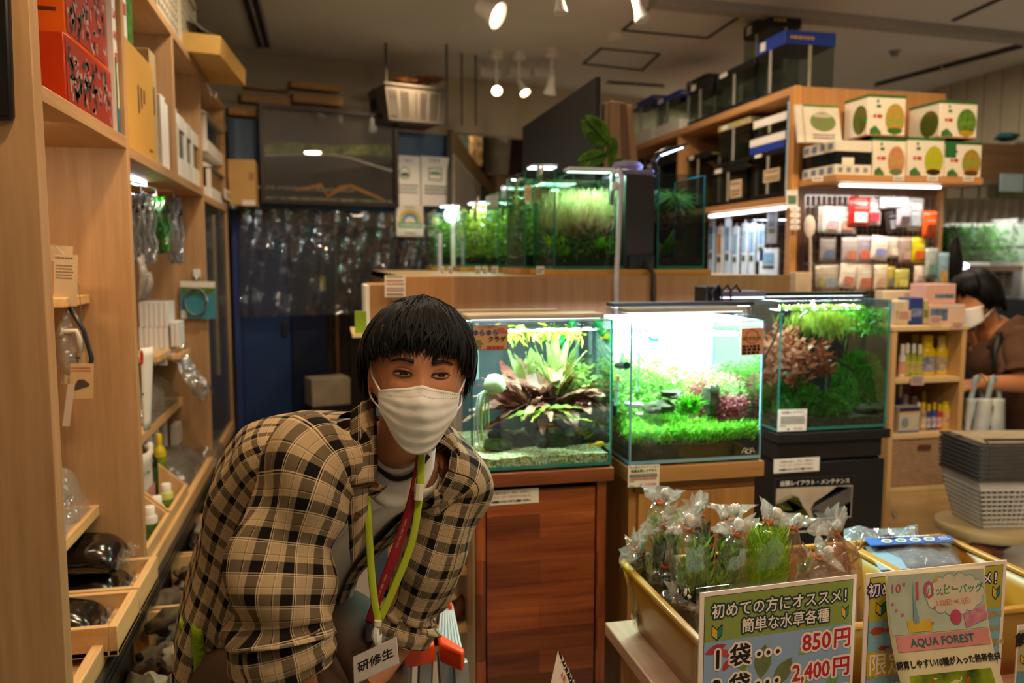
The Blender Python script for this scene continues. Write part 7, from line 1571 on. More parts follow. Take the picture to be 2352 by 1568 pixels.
for i,(p0,p1,yt,nx_,ny_,k,cs,dn,ds) in enumerate(BG):
    Y=byf+.055+(byb-byf-.12)*k;r_=ray(p0,yt+60);Y=min(byb-.045,max(Y,(bxl+.022)*r_.y/r_.x));a,b=PY(p0,yt+45,Y),PY(p1,yt+45,Y);r=(b.x-a.x)/2;ztp=max(PY((p0+p1)/2,yt,Y).z,zfl+.1);nk=PY(nx_,ny_+16,Y)
    c=V(((a.x+b.x)/2,Y,zfl));H=ztp-zfl;rng=random.Random(50+i)
    t=thing('plant_bag',ds,'plant bag',c,'tied bags of water plants')
    lean=(nk.x-c.x)
    def lx(z):return lean*(z/(nk.z-zfl))**2
    prof=[(.55,0),(.85,.012),(1,H*.25),(1,H*.6),(.98,H*.8),(.82,H*.92),(.5,H*.99)]
    prof=[(r*q,z) for q,z in prof]+[(.012,nk.z-zfl-.004),(.008,nk.z-zfl+.003)]
    m=M();n_=18
    for j,(rr,z) in enumerate(prof):
        for q in range(n_):
            an=2*pi*q/n_;w_=1+(.14*sin(an*9+i) if j>=6 else .008*sin(an*3+z*40+i));m.v.append(c+V((cos(an)*rr*w_+lx(z),sin(an)*rr*w_*.62,z)))
    for j in range(len(prof)-1):
        for q in range(n_):m.f.append([j*n_+q,j*n_+(q+1)%n_,(j+1)*n_+(q+1)%n_,(j+1)*n_+q])
    m.f.append(list(range(n_))[::-1])
    film_=thin('e8d8c8',.08,.08,.22,'b89078',12) if i in (10,11,12) else (thin('d8e0a0',.07,.05,.04,'b8c060',12) if i==9 else bagfilm)
    part('film',m,film_,t,sm=180)
    nn=int(700*dn)
    pl=leafset(nn,lambda q:(c+V((q.uniform(-.68,.68)*r,q.uniform(-.40,.34)*r,.015+H*.84*q.random()**(1.4 if dn<1 else .9))),(q.uniform(-.6,.6),q.uniform(-.4,.2),q.uniform(.2,1))),.03 if dn<1 else .04,.008 if dn<1 else .0028,seed=300+i)
    pl.v=[V((c.x+max(-.8*r,min(.8*r,p.x-c.x)),c.y+max(-.48*r,min(.48*r,p.y-c.y)),max(c.z+.006,p.z))) for p in pl.v]
    for q in range(6):x_=rng.uniform(-.5,.5)*r;pl.tube([c+V((x_,0,.01)),c+V((x_+rng.uniform(-.01,.01),rng.uniform(-.01,.01),H*.75))],.0012,4)
    part('water_plants',pl,leafmat(cs[0],cs[1],.3,30),t,sm=180)
    part('rubber_band',M().tube([nk+V((cos(2*pi*q/12)*.009,sin(2*pi*q/12)*.009,.004*sin(q))) for q in range(14)],.0035,6).tube([nk+V((cos(2*pi*q/12)*.010,sin(2*pi*q/12)*.010,.006-.004*sin(q))) for q in range(14)],.003,6),rub,t,sm=180)
    d=V((rng.uniform(-.8,.8),rng.uniform(-.3,.3),.9 if i not in (2,4,11,5) else .3)).normalized();e1=d.cross(V((0,1,0))).normalized();e2=d.cross(e1)
    L=rng.uniform(.026,.036) if i != 12 else .05;m=M();rows=[]
    for j in range(6):
        rr=.008+(.034 if i != 6 else .03)*(j/5)**.8
        rows.append([nk+d*L*j/5+(e1*cos(2*pi*q/22)+e2*sin(2*pi*q/22)*.6)*rr*(1+.45*sin(q*2.9+j*.6+i)) for q in range(22)])
    m.grid(rows,close=True).bump(.006,60,i);part('ruffle',m,ruf,t,sm=60)
    part('knot',M().blob(nk+d*.012+V((.008,-.004,.01)),(.010,.009,.013),i,.4,10,7),mat('e6dcd0',.35),t,sm=180)
def mark(t,fr,u,v,w_,h_):
    o=[(-.5,.5),(-.5,-.18),(0,-.5),(.5,-.18),(.5,.5),(0,.2)]
    part('beginner_mark',flat(M(),fr,[(u+a*w_*1.16,v+b*h_*1.1) for a,b in o],.0006),INK,t,sm=0)
    part('beginner_mark',flat(M(),fr,[(u+a*w_,v+b*h_) for a,b in ((-.5,.42),(-.5,-.16),(0,-.44),(0,.14))],.0009),mat('e0ac1a',.5,var=0),t,sm=0)
    part('beginner_mark',flat(M(),fr,[(u+a*w_,v+b*h_) for a,b in ((.5,.42),(.5,-.16),(0,-.44),(0,.14))],.0009),mat('2a7a7a',.5,var=0),t,sm=0)
def outl(t,s_,size,fr,u,v,c,oc,off=.004,sx=1,fo=.0012):
    off *= .8;fo={.0012:.0004,.002:.0011,.0015:.0009}.get(fo,fo)
    part('lettering_outline',put(M(),s_,size,fr,u,v,off,.0010,sx=sx),oc,t,sm=0);part('lettering',put(M(),s_,size,fr,u,v,fo,.0014,sx=sx),c,t,sm=0)
tl=PY(1608,1362,byf-.075);tr_=PZ(1968,1319,tl.z);fr=frame3(tl,tr_,tl-V((0,0,.4)))
wd,ht=fr[1],.40;fr=fr[0];W=wd
pw=mat('f0dccc',.5,var=0);tealk=mat('1c3a3a',.5,var=0);redk=mat('b81f34',.5,var=0)
t=board('price_sign','green and blue price sign listing 850 and 2,400 yen on the yellow bin front','sign',fr,W,ht,pw,.002)
vv=lambda f_:ht-f_*W
part('print',frect(M(),fr,W*.028,W*.978,.012,vv(.024),.0002),INK,t,sm=0)
part('print',frect(M(),fr,W*.031,W*.975,.014,vv(.027),.0004),mat('8fa8c8',.5,var=.03,sc=4),t,sm=0,label='light blue printed field')
part('print',frect(M(),fr,W*.031,W*.975,vv(.285),vv(.027),.0005),mat('8a9a4a',.5,var=.04,sc=6),t,sm=0,label='olive green printed field')
for (u,v,ang,l,w_,c) in ((.40,.44,1.45,.20,.055,'6f7a4a'),(.53,.52,.95,.2,.05,'6f7a4a'),(.26,.40,1.9,.18,.05,'7a9a3a'),(.10,.33,.3,.14,.025,'b83a4a'),(.16,.36,-.6,.1,.02,'c84a4a'),(.12,.6,.8,.14,.02,'b83a4a'),(.17,.43,1.0,.08,.02,'b83a3a'),(.68,.40,.5,.12,.03,'8ab04a'),(.84,.34,1.1,.12,.025,'7aa84a'),(.78,.52,.2,.12,.03,'7aa05a'),(.66,.6,-.5,.12,.025,'8ab04a'),(.45,.68,.4,.2,.05,'6f7a5a'),(.86,.62,.6,.12,.03,'7aa85a'),(.2,.7,.6,.12,.02,'b83a4a'),(.52,.8,1.2,.1,.02,'8ab04a')):
    a0=(W*u,vv(v));d=(cos(ang),sin(ang));p=(-d[1],d[0]);l *= W;w_ *= W
    part('leaf_print',flat(M(),fr,[(a0[0]+d[0]*l*(s_-.5)+p[0]*w_*k*sin(pi*s_),a0[1]+d[1]*l*(s_-.5)+p[1]*w_*k*sin(pi*s_)) for s_,k in [(i/8,1) for i in range(9)]+[(i/8,-1) for i in range(7,0,-1)]],.0007),mat(c,.5,var=.15,sc=80),t,sm=0)
outl(t,'初めての方にオススメ！',W*.088,fr,W*.53,vv(.118),pw,tealk,.0042,.95)
outl(t,'簡単な水草各種',W*.088,fr,W*.54,vv(.222),pw,tealk,.0042,.92)
mark(t,fr,W*.108,vv(.235),W*.058,W*.09);mark(t,fr,W*.93,vv(.215),W*.04,W*.08)
for r_,(n_,pr) in enumerate((('1','850円'),('3','2,400円'),('5','3,750円'))):
    v=.395+.172*r_
    outl(t,n_,W*.15,fr,W*.115,vv(v),INK,pw,.006,.9,.002);outl(t,'袋',W*.135,fr,W*.255,vv(v-.005),INK,pw,.006,1,.002)
    m,m2=M(),M()
    for k in range(3):fdisc(m,fr,W*(.372+.06*k),vv(v-.005),W*.027,.001);fdisc(m2,fr,W*(.372+.06*k),vv(v-.005),W*.0125,.0014)
    part('dot_print',m,pw,t,sm=0);part('dot_print',m2,INK,t,sm=0)
    outl(t,pr[:-1],W*.135,fr,W*[.745,.715,.715][r_],vv(v-.025),redk,pw,.006,.84 if r_ else .95,.0015);outl(t,'円',W*.125,fr,W*.915,vv(v-.025),redk,pw,.006,1,.0015)
part('laminate',M().slab([fr[0]-fr[1]*.006-fr[2]*.006-fr[3]*.003,fr[0]+fr[1]*(W+.006)-fr[2]*.006-fr[3]*.003,fr[0]+fr[1]*(W+.006)+fr[2]*(ht+.008)-fr[3]*.003,fr[0]-fr[1]*.006+fr[2]*(ht+.008)-fr[3]*.003],fr[3]*-.0004),thin('fafafa',.06,.05),t,sm=0)
tl=PY(1989,1318,byf-.075);tr_=PZ(2313,1286,tl.z);F2=frame3(tl,tr_,tl-V((0,0,.36)));W2,fr=F2[1],F2[0];ht2=.36;vv2=lambda f_:ht2-f_*W2
t=board('price_sign','yellow and blue sign behind the curled flyer on the right bin','sign',fr,W2,ht2,pw,.002)
part('print',frect(M(),fr,W2*.028,W2*.975,.012,vv2(.024),.0002),INK,t,sm=0)
part('print',frect(M(),fr,W2*.031,W2*.972,.014,vv2(.027),.0004),mat('86b0c0',.5,var=.04,sc=4),t,sm=0);part('print',frect(M(),fr,W2*.031,W2*.972,vv2(.30),vv2(.027),.0005),mat('b8a83a',.5,var=.04,sc=6),t,sm=0)
nav=mat('1c2a6a',.5,var=0)
outl(t,'初めての方にオススメ！',W2*.09,fr,W2*.5,vv2(.11),pw,nav,.0035,.98);mark(t,fr,W2*.11,vv2(.225),W2*.06,W2*.09);mark(t,fr,W2*.93,vv2(.2),W2*.05,W2*.09)
for (u,v,c,l) in ((.10,.36,'c8502a',.1),(.14,.47,'b83a3a',.06),(.9,.34,'b8a06a',.1),(.9,.43,'b8a06a',.08),(.93,.52,'b8a06a',.1)):
    m=M();flat(m,fr,[(W2*(u+l*a),vv2(v)+W2*l*b) for a,b in ((-.6,0),(-.3,.25),(.2,.2),(.5,.05),(.8,.22),(.8,-.22),(.5,-.05),(.2,-.2),(-.3,-.25))],.0008);part('fish_print',m,mat(c,.5,var=.2,sc=60),t,sm=0)
outl(t,'限定',W2*.15,fr,W2*.17,vv2(.58),pw,mat('d8b02a',.5),.007,.9);outl(t,'1袋',W2*.15,fr,W2*.2,vv2(.79),INK,pw,.006,.95);outl(t,'円',W2*.16,fr,W2*.88,vv2(.74),redk,pw,.006,1)
A_=PY(2031,1315,byf-.09);B_=PZ(2259,1297,A_.z);r1=(B_-A_);wf=r1.length;r1.normalize();n1=V((r1.y,-r1.x,0));
hf=.34
def curl(v):return n1*(.004+.10*v**2.2)+r1*(.05*v**1.6)
t=thing('paper_flyer','curled cream flyer lettered AQUA FOREST hanging in front of the right sign','sign',A_+r1*wf/2)
part('sheet',M().grid([[A_+r1*wf*i/6+curl(j/14)-V((0,0,hf*j/14)) for i in range(7)] for j in range(15)]),mat('d8c8a0',.5,var=.05,sc=20),t,sm=180,solid=.0008)
def lay(m,h=.001):
    m.v=[A_+r1*p.x+curl(min(1,max(0,-p.y/hf)))+V((0,0,p.y))+n1*(p.z+h) for p in m.v];return m
L0=(V((0,0,0)),V((1,0,0)),V((0,1,0)),V((0,0,1)))
def dense(u0,u1,v0,v1,n_=10,h=.0004):
    return M().grid([[V((u0+(u1-u0)*i/3,v0+(v1-v0)*j/n_,h)) for i in range(4)] for j in range(n_+1)])
def fp(name,m,mt):part(name,lay(m),mt,t,sm=180)
wf_=wf
fp('print',dense(.004,wf-.004,-.004,-.108,8,.0002),mat('b8bfa8',.5,var=.08,sc=30))
cl_,cl2=M(),M()
for k in range(14):a=2*pi*k/14;fdisc(cl_,L0,wf*.68+cos(a)*wf*.24,-.045+sin(a)*.026,.013,.0004);fdisc(cl2,L0,wf*.68+cos(a)*wf*.24,-.045+sin(a)*.026,.0112,.0008)
fdisc(cl2,L0,wf*.68,-.045,wf*.25,.0008,.028);fp('cloud_print',cl_,mat('7ab0b0',.5));fp('cloud_print',cl2,mat('dccbb0',.5))
fp('lettering',put(M(),'ハッピーバッグ',.0175,L0,wf*.68,-.038,.0004,.0012,sx=.92),mat('3a9a6a',.5));fp('lettering',put(M(),'5.22(日)～6.5(日)',.012,L0,wf*.66,-.059,.0002,.0012,sx=.8),mat('d87a5a',.5))
fp('lettering',put(M(),'10',.045,L0,wf*.36,-.036,.0004,.001),mat('c8506a',.5));fp('lettering',put(M(),'10',.022,L0,wf*.09,-.028,.0002,.001),mat('c8506a',.5))
m=M();flat(m,L0,[(wf*.24,-.09),(wf*.26,-.04),(wf*.265,-.012),(wf*.27,-.04),(wf*.30,-.09)],.0012);fp('tower_print',m,mat('7aa0a0',.5));m=M();flat(m,L0,[(wf*.18,-.105),(wf*.18,-.085),(wf*.42,-.085),(wf*.42,-.105)],.001);flat(m,L0,[(wf*.5+.008*cos(a*1.2566+.3)*(1 if a%2 else .5),-.016+.008*sin(a*1.2566+.3)*(1 if a%2 else .5)) for a in range(5)],.0012);fp('print',m,mat('d8b03a',.5))
m=M();fdisc(m,L0,wf*.67,-.085,.011,.0016,.013);fp('print',m,mat('c84a6a',.5));m=M();flat(m,L0,[(wf*.76,-.105),(wf*.75,-.082),(wf*.97,-.068),(wf*.99,-.092)],.0014);fp('print',m,mat('d88a9a',.5,var=.2,sc=80))
q=random.Random(9);m=M()
for k in range(16):fdisc(m,L0,q.uniform(.05,.95)*wf,q.uniform(-.1,-.008),.0028,.0012,n=6)
fp('dot_print',m,mat('c86a6a',.5));
m=dense(wf*.05,wf*.98,-.11,-.136,3,.0006);fp('ribbon_print',m,mat('d88a80',.5));fp('lettering',put(M(),'AQUA FOREST',.019,L0,wf*.5,-.123,.0003,.0014),mat('2a6a70',.5))
fp('lettering',put(M(),'飼育しやすい10種が入った熱帯魚袋',.0142,L0,wf*.52,-.158,.0004,.0012,sx=.9),INK)
fp('photo',dense(wf*.1,wf*.92,-.175,-.335,12,.0004),mat('9aa820',.4,var=.5,sc=22,c2='1f3a10'))
m,m2=M(),M()
for k in range(34):
    x,y,a=q.uniform(.14,.88)*wf,q.uniform(-.325,-.182),q.uniform(0,3.1);l=q.uniform(.005,.011);flat([m,m2][k%3==0],L0,[(x+cos(a)*l,y+sin(a)*l),(x-sin(a)*l*.3,y+cos(a)*l*.3),(x-cos(a)*l*1.1-sin(a)*l*.3,y-sin(a)*l*1.1),(x+sin(a)*l*.3,y-cos(a)*l*.3)],.001)
fp('fish_print',m,mat('c8481c',.4));fp('fish_print',m2,mat('d8c8a0',.4))
tl=PY(2338,1436,byf-.06);fr3=(tl,PZ(2460,1428,tl.z),tl-V((0,0,.3)))
t,fr,wd,ht=note('third sign cut by the picture edge right of the curled flyer',fr3,[('r',mat('c8b87a',.5),(.03,.97,.7,.97)),('r',mat('6a9aa8',.5),(.03,.97,.03,.7)),('t',INK,('飼育',.1,.22,.9,.001)),('t',INK,('1',.14,.15,.4))],mt=pw,name='price_sign');mark(t,fr,wd*.14,ht*.78,.012,.02)
def packet(label,quad,hdr,z,i):
    p=[PZ(x,y,z) for x,y in quad];t=thing('hook_packet',label,'packet',(sum(p,V())/4),'blue-topped packets in the right bin')
    S2=lambda u,v:p[0].lerp(p[1],u).lerp(p[3].lerp(p[2],u),v)
    part('film',M().grid([[S2(u/10,v/6)+V((0,0,.012*sin(pi*u/10)*sin(pi*v/6)+.004*nz((u*.7,v*.7,i)))) for u in range(11)] for v in range(7)]),thin('e8ecf0',.25,.06,.3,'aab0ba',40),t,sm=180,solid=.002)
    part('header_card',M().slab([S2(0,0)+V((0,0,.016)),S2(1,0)+V((0,0,.016)),S2(1,hdr)+V((0,0,.02)),S2(0,hdr)+V((0,0,.02))],(0,0,.002)),mat('3a6ac0',.4,var=.06),t)
    o=S2(0,hdr)+V((0,0,.0225));e1=(S2(1,hdr)-S2(0,hdr));l=e1.length;e1.normalize();e2=(S2(0,0)-S2(0,hdr));h_=e2.length;e2.normalize();f_=(o,e1,e2,e1.cross(e2).normalized())
    m,m2=M(),M()
    for k in range(4):fdisc(m,f_,l*(.22+.17*k),h_*.35,h_*.22,.0004);fdisc(m2,f_,l*(.22+.17*k),h_*.35,h_*.14,.0008)
    part('print',m,PAPER,t,sm=0);part('print',m2,mat('8ab0c0',.4,var=.3,sc=90),t,sm=0);m=M();lines(m,f_,l*.15,l*.8,[h_*.75],h_*.14);lines(m,f_,l*.85,l*.98,[h_*.25,h_*.45],h_*.12);part('lettering',m,PAPER,t,sm=0)
for k in range(3):solo('hook_packet',M().slab([PZ(x,y,ZR-.10+.02*k) for x,y in ((2000,1310),(2200,1300),(2170,1255),(1985,1262))],(0,0,.006)),mat(['4a5a78','6a7a94','3a3c44'][k],.4,var=.2,sc=30),ORD[k]+' packet from the bottom of the stack in the right bin','packet','blue-topped packets in the right bin')
packet('blue-topped packet lying topmost across the right bin',[(1984,1252),(2182,1246),(2212,1300),(2030,1318)],.34,ZR-.005,1)
packet('blue-topped packet half under the topmost one, left in the right bin',[(1956,1256),(2080,1252),(2100,1290),(1990,1302)],.4,ZR-.03,2)
m=M().grid([[PZ(1938+17*u,1216+6*v-(u*.4),ZR+.006)+V((0,0,.02*sin(u*.8)*sin(v*.9)+.008*nz((u,v,1)))) for u in range(11)] for v in range(6)])
solo('clear_packet',m,thin('e8ecf0',.3,.05,.3,'b0b4ba',40),'crinkled clear packet behind the blue-topped packets','packet',sm=180,solid=.002)
solo('blue_card',M().slab([PZ(x,y,ZR+.001) for x,y in ((1996,1272),(2055,1262),(2085,1308),(2022,1310))],(0,0,.002)),mat('8aa8c0',.4,var=.03),'plain pale blue card lying at the left of the right bin','card')
# ---- step stool and bits left of the teak cabinet
alu=mat('a9aaab',.35,.6,var=.06);orng=mat('e84a12',.4,var=.06)
ZL=.60;LD=thing('step_stool','folding aluminium step stool with orange caps beside the teak cabinet','step stool',PZ(985,1450,0))
for qd_,nm in (([(914,1474),(990,1462),(1012,1366),(962,1366)],'step_plate'),([(1004,1462),(1064,1496),(1040,1392),(1016,1364)],'step_plate')):
    p=[PZ(x,y,ZL) for x,y in qd_];part(nm,M().slab(p,(0,0,-.02)),alu,LD,bev=.002);m=M()
    for k in range(7):u=(k+.5)/7;m.bar(p[0].lerp(p[1],u)+V((0,0,.001)),p[3].lerp(p[2],u)+V((0,0,.001)),.004,.003)
    part('groove',m,mat('c9c9c8',.4,.5),LD,sm=0)
def cap(label,pts,dz0,dz1):
    p=[PZ(x,y,ZL+.006) for x,y in pts];part('corner_cap',M().hexa([q+V((0,0,dz0)) for q in p],[q+V((0,0,dz1)) for q in p]),orng,LD,bev=.006,label=label)
cap('orange corner cap',[(914,1476),(994,1460),(998,1492),(924,1506)],-.03,.012);cap('orange corner cap',[(1004,1460),(1068,1500),(1062,1512),(1010,1490)],-.03,.012);cap('orange corner cap',[(981,1356),(1040,1392),(1036,1398),(985,1368)],-.02,.012)
for px,py in ((930,1500),(978,1494),(1020,1496),(1056,1516)):
    a=PZ(px,py,ZL-.02);b=V((a.x+(-.03 if px<1000 else .03),a.y-.02,0));part('leg',M().bar(a,b,.032,.022),alu,LD,bev=.004)
    m=M();c=a.lerp(b,.12);d=a.lerp(b,.28);m.bar(c+V((0,-.012,0)),d+V((0,-.012,0)),.012,.006);part('slot',m,BLACK,LD)
c=PZ(997,1470,ZL);part('hinge_pin',M().lathe([(.008,-.01),(.012,0),(.008,.012)],c,10),BLACK,LD)
for k in (.2,.4):a,b=PZ(930,1500,ZL-.02),PZ(978,1494,ZL-.02);part('step_plate',M().box(a.x-.005,b.x+.005,a.y-.02,a.y+.1,k-.02,k),alu,LD,bev=.002)
xr0,xr1=PY(1008,1300,Y1+.2).x,PY(1046,1300,Y1+.2).x
rk_=thing('narrow_rack','narrow pine rack of small wood and rocks left of the teak cabinet','rack',((xr0+xr1)/2,Y1+.2,0))
for z in (.40,.56,.72):part('shelf_board',M().box(xr0-.12,xr1+.03,Y1+.1,Y1+.32,z,z+.015),PINEX,rk_)
part('side_panel',M().box(xr1+.03,xr1+.042,Y1+.1,Y1+.32,0,.85),PINE,rk_);part('side_panel',M().box(xr0-.132,xr0-.12,Y1+.1,Y1+.32,0,.8),PINE,rk_)
for i in range(9):
    z=(.415,.575,.735)[i%3];solo('driftwood',M().blob((xr0-.05+.045*(i//3),Y1+.14+.02*(i%2),z+.03),(.022,.03,.034),140+i,.5,10,7),mat(['8a5230','a86a40','4a3424'][i%3],.8,var=.3,sc=20),ORD[i%3]+' shelf from the bottom of the narrow rack, '+['left','middle','right'][i//3]+' wood piece','driftwood','wood pieces on the narrow rack')
solo('orange_tag',M().box(xr0-.02,xr0+.02,Y1+.09,Y1+.095,.5,.6),mat('d84a1c',.5),'bright orange tag on the front of the narrow rack','tag')
a=PD(1283,1495,1.62);b=PD(1262,1590,1.60);c=PD(1330,1592,1.66);cd_=thing('tent_card','small tent card with a black strip at the bottom in front of the teak door','sign',b)
nn_=(b-a).cross(c-a).normalized();nn_=nn_ if nn_.dot(FW)>0 else-nn_;part('sheet',M().poly([a,b,c],nn_*.002),pw,cd_,sm=0)
e=(c-a).normalized();m=M().slab([a-nn_*.001,c-nn_*.001,c-nn_*.001+(b-a)*.22,a-nn_*.001+(b-a)*.03],nn_*-.0006);part('black_strip',m,INK,cd_,sm=0)
f_=(a+(b-a)*.08,e,nn_.cross(e)*-1,nn_*-1);m=M();put(m,'アクアリウム',.016,(a+(c-a)*.5+(b-a)*.06,e,(a-b).normalized(),-nn_),0,0,.0004,.002,rot=0);part('lettering',m,pw,cd_,sm=0)
m=M();put(m,'水草レイアウト',.011,(a+(c-a)*.55+(b-a)*.3,e,(a-b).normalized(),-nn_),0,0,.0002,.002);part('lettering',m,INKR,cd_,sm=0)
part('stand',M().bar(b.lerp(c,.5),(b.lerp(c,.5).x,b.lerp(c,.5).y+.02,0),.02,.02),BLACKM,cd_)
# ---- people
SKIN=mat('c98a62',.5,var=.05,sc=8,trans=.12,c2='b87850')
def remesh(o,vs,smooth=3):
    r=o.modifiers.new('r','REMESH');r.mode='VOXEL';r.voxel_size=vs;r.use_smooth_shade=True
    s_=o.modifiers.new('sm','SMOOTH');s_.iterations=smooth;s_.factor=.5
def spl(pts,n):
    pts=[V(p) for p in pts];P=[pts[0]*2-pts[1]]+pts+[pts[-1]*2-pts[-2]];out=[]
    for i in range(n+1):
        t=i/n*(len(pts)-1);k=min(int(t),len(pts)-2);f=t-k;a,b,c,d=P[k:k+4]
        out.append((b*2+(c-a)*f+(a*2-b*5+c*4-d)*f*f+(b*3-a-c*3+d)*f**3)*.5)
    return out
def spr(rs,n):
    out=[]
    for i in range(n+1):
        t=i/n*(len(rs)-1);k=min(int(t),len(rs)-2);out.append(rs[k]+(rs[k+1]-rs[k])*(t-k))
    return out
def limb(m,pts,rs,n=14,k=12,flat_=1.0):
    q,r=spl(pts,k),spr(rs,k);m.tube(q,r,n,flat=flat_);m.blob(q[0],r[0],1,0,10,8);m.blob(q[-1],r[-1],1,0,10,8);return m
def hand(m,w,d,up,s=1.0,curl=.5,thumb=1):
    """palm from wrist w along d, back of hand towards up; five separate bent fingers"""
    d=V(d).normalized();side=d.cross(V(up)).normalized();up=side.cross(d).normalized();w=V(w)
    for k in range(4):
        o=side*(.028-.0187*k)*s;l=[.068,.078,.073,.058][k]*s;p0=w+d*.015*s+o*.6;p1=w+d*.088*s+o
        m.tube([p0,w+d*.05*s+o*.9,p1],[.013*s,.0125*s,.0105*s],8)
        a=curl;c=p1;dd=d;pts=[c]
        for j,f in enumerate((.45,.32,.23)):
            dd=(dd-up*a*[.5,.8,.6][j]).normalized();c=c+dd*l*f;pts.append(c)
        m.tube(pts,[.0098*s,.0092*s,.0085*s,.0068*s],8);m.blob(pts[-1],.0066*s,1,0,8,6)
    b=w+d*.028*s+side*.026*s*thumb;pts=[w+d*.012*s+side*.012*s*thumb,b,b+(d*.7+side*.8*thumb-up*.3).normalized()*.034*s,b+(d*.7+side*.8*thumb-up*.3).normalized()*.034*s+(d-up*.4).normalized()*.028*s]
    m.tube(pts,[.013*s,.0125*s,.0105*s,.008*s],8);m.blob(pts[-1],.008*s,1,0,8,6)
    return m
def head_axes(turn,roll,pitch=0):
    f=(-FW*cos(turn)+RT*sin(turn)).normalized();r=(RT*cos(turn)+FW*sin(turn)).normalized();u=UP.copy()
    f,u=(f*cos(pitch)-u*sin(pitch)).normalized(),(u*cos(pitch)+f*sin(pitch)).normalized()
    return (r*cos(roll)-u*sin(roll)).normalized(),(u*cos(roll)+r*sin(roll)).normalized(),f
HX,HY,HZ=.076,.117,.094
def g2(x,y,sx,sy):return math.exp(-(x/sx)**2-(y/sy)**2)
def wx(y):return HX*(1 if y>-.015 else 1-.34*min(1,(-.015-y)/.1)**1.5)
def fdisp(x,y):
    d=-.0075*(g2(x-.031,y-.008,.017,.011)+g2(x+.031,y-.008,.017,.011))+.003*(g2(x-.03,y-.03,.022,.008)+g2(x+.03,y-.03,.022,.008))
    d+=.018*g2(x,y+.038,.0125,.022)+.006*g2(x,y+.008,.010,.022)+.003*(g2(x-.04,y+.025,.02,.02)+g2(x+.04,y+.025,.02,.02))+.006*g2(x,y+.075,.022,.012)+.006*g2(x,y+.108,.025,.014)
    return d
def fz(x,y):
    q=1-(abs(x)/wx(y))**2.3-(abs(y)/HY)**2.4;return HZ*max(q,.02)**.48+fdisp(x,y)
def head_mesh(m,H):
    rows=[];n,k=44,36
    for i in range(1,k):
        t=pi*i/k;row=[]
        for j in range(n):
            a=2*pi*j/n;dx,dy,dz=sin(t)*sin(a),cos(t),sin(t)*cos(a)
            y=dy*HY;s_=1 if dz>0 else 1.04
            x=math.copysign(abs(dx)**.9,dx)*wx(y);z=math.copysign(abs(dz)**.92,dz)*HZ*s_
            if dz>0:z+=fdisp(x,y)*min(1,dz*2.5)
            elif y<-.03:z *= 1-.45*min(1,(-.03-y)/.08)
            row.append(H(x,y,z))
        rows.append(row)
    b=len(m.v);m.grid(rows,close=True);m.v+=[H(0,HY,0),H(0,-HY,.01)];t0=len(m.v)-2
    for j in range(n):m.f.append([t0,b+(j+1)%n,b+j]);m.f.append([t0+1,b+(k-2)*n+j,b+(k-2)*n+(j+1)%n])
    return m
def ear(m,H,sx):
    rows=[]
    for i in range(9):
        t=pi*(i+.5)/9;rows.append([H(sx*(HX+.002+.007*sin(t)*(.6+.4*cos(2*pi*j/10))),-.006+.032*cos(t),-.012+.0*1+.017*sin(t)*sin(2*pi*j/10)) for j in range(10)])
    m.grid(rows,close=True);b=len(m.v)-90;m.f.append([b+j for j in range(10)]);m.f.append([b+80+j for j in range(10)][::-1])
def plaidmat(p=.046):
    if 'plaid' in MATS:return MATS['plaid']
    m,n,pr=newmat('plaid');uv=n.new('UVMap');uv.uv_map='uv';sp=n.new('SeparateXYZ');n.l.new(uv.outputs[0],sp.inputs[0])
    def bands(o):
        fr_=n.math('FRACT',n.math('DIVIDE',o,p))
        dark=n.ramp(fr_,[(0,0.),(.05,1.),(.40,.0),(.44,.85),(.465,0.),(.80,.0),(.83,.55),(.855,0.)],'CONSTANT')
        lite=n.ramp(fr_,[(0,0.),(.405,1.),(.435,0.),(.47,1.),(.50,0.),(.86,.7),(.88,0.)],'CONSTANT')
        return dark,lite
    du,lu=bands(sp.outputs[0]);dv,lv=bands(sp.outputs[1])
    f,_=obj_noise(n,700,1);base=n.mix(f,hexc('a68c68'),hexc('b89e7a'))
    s_=n.math('ADD',n.math('MULTIPLY',du,.62),n.math('MULTIPLY',dv,.62));s_=n.math('MINIMUM',n.math('POWER',s_,.8),1)
    c=n.mix(s_,base,hexc('15110e'));l=n.math('MINIMUM',n.math('ADD',n.math('MULTIPLY',lu,.55),n.math('MULTIPLY',lv,.55)),.9)
    c=n.mix(l,c,hexc('d8c49c'));n.set(pr,Base_Color=c,Roughness=.9,Specular_IOR_Level=.15)
    wv=n.new('TexNoise');wv.inputs['Scale'].default_value=900;bp=n.new('Bump');bp.inputs['Strength'].default_value=.25;bp.inputs['Distance'].default_value=.001;n.l.new(wv.outputs[0],bp.inputs['Height']);n.l.new(bp.outputs[0],pr.inputs['Normal'])
    MATS['plaid']=m;return m
PLAID=plaidmat()
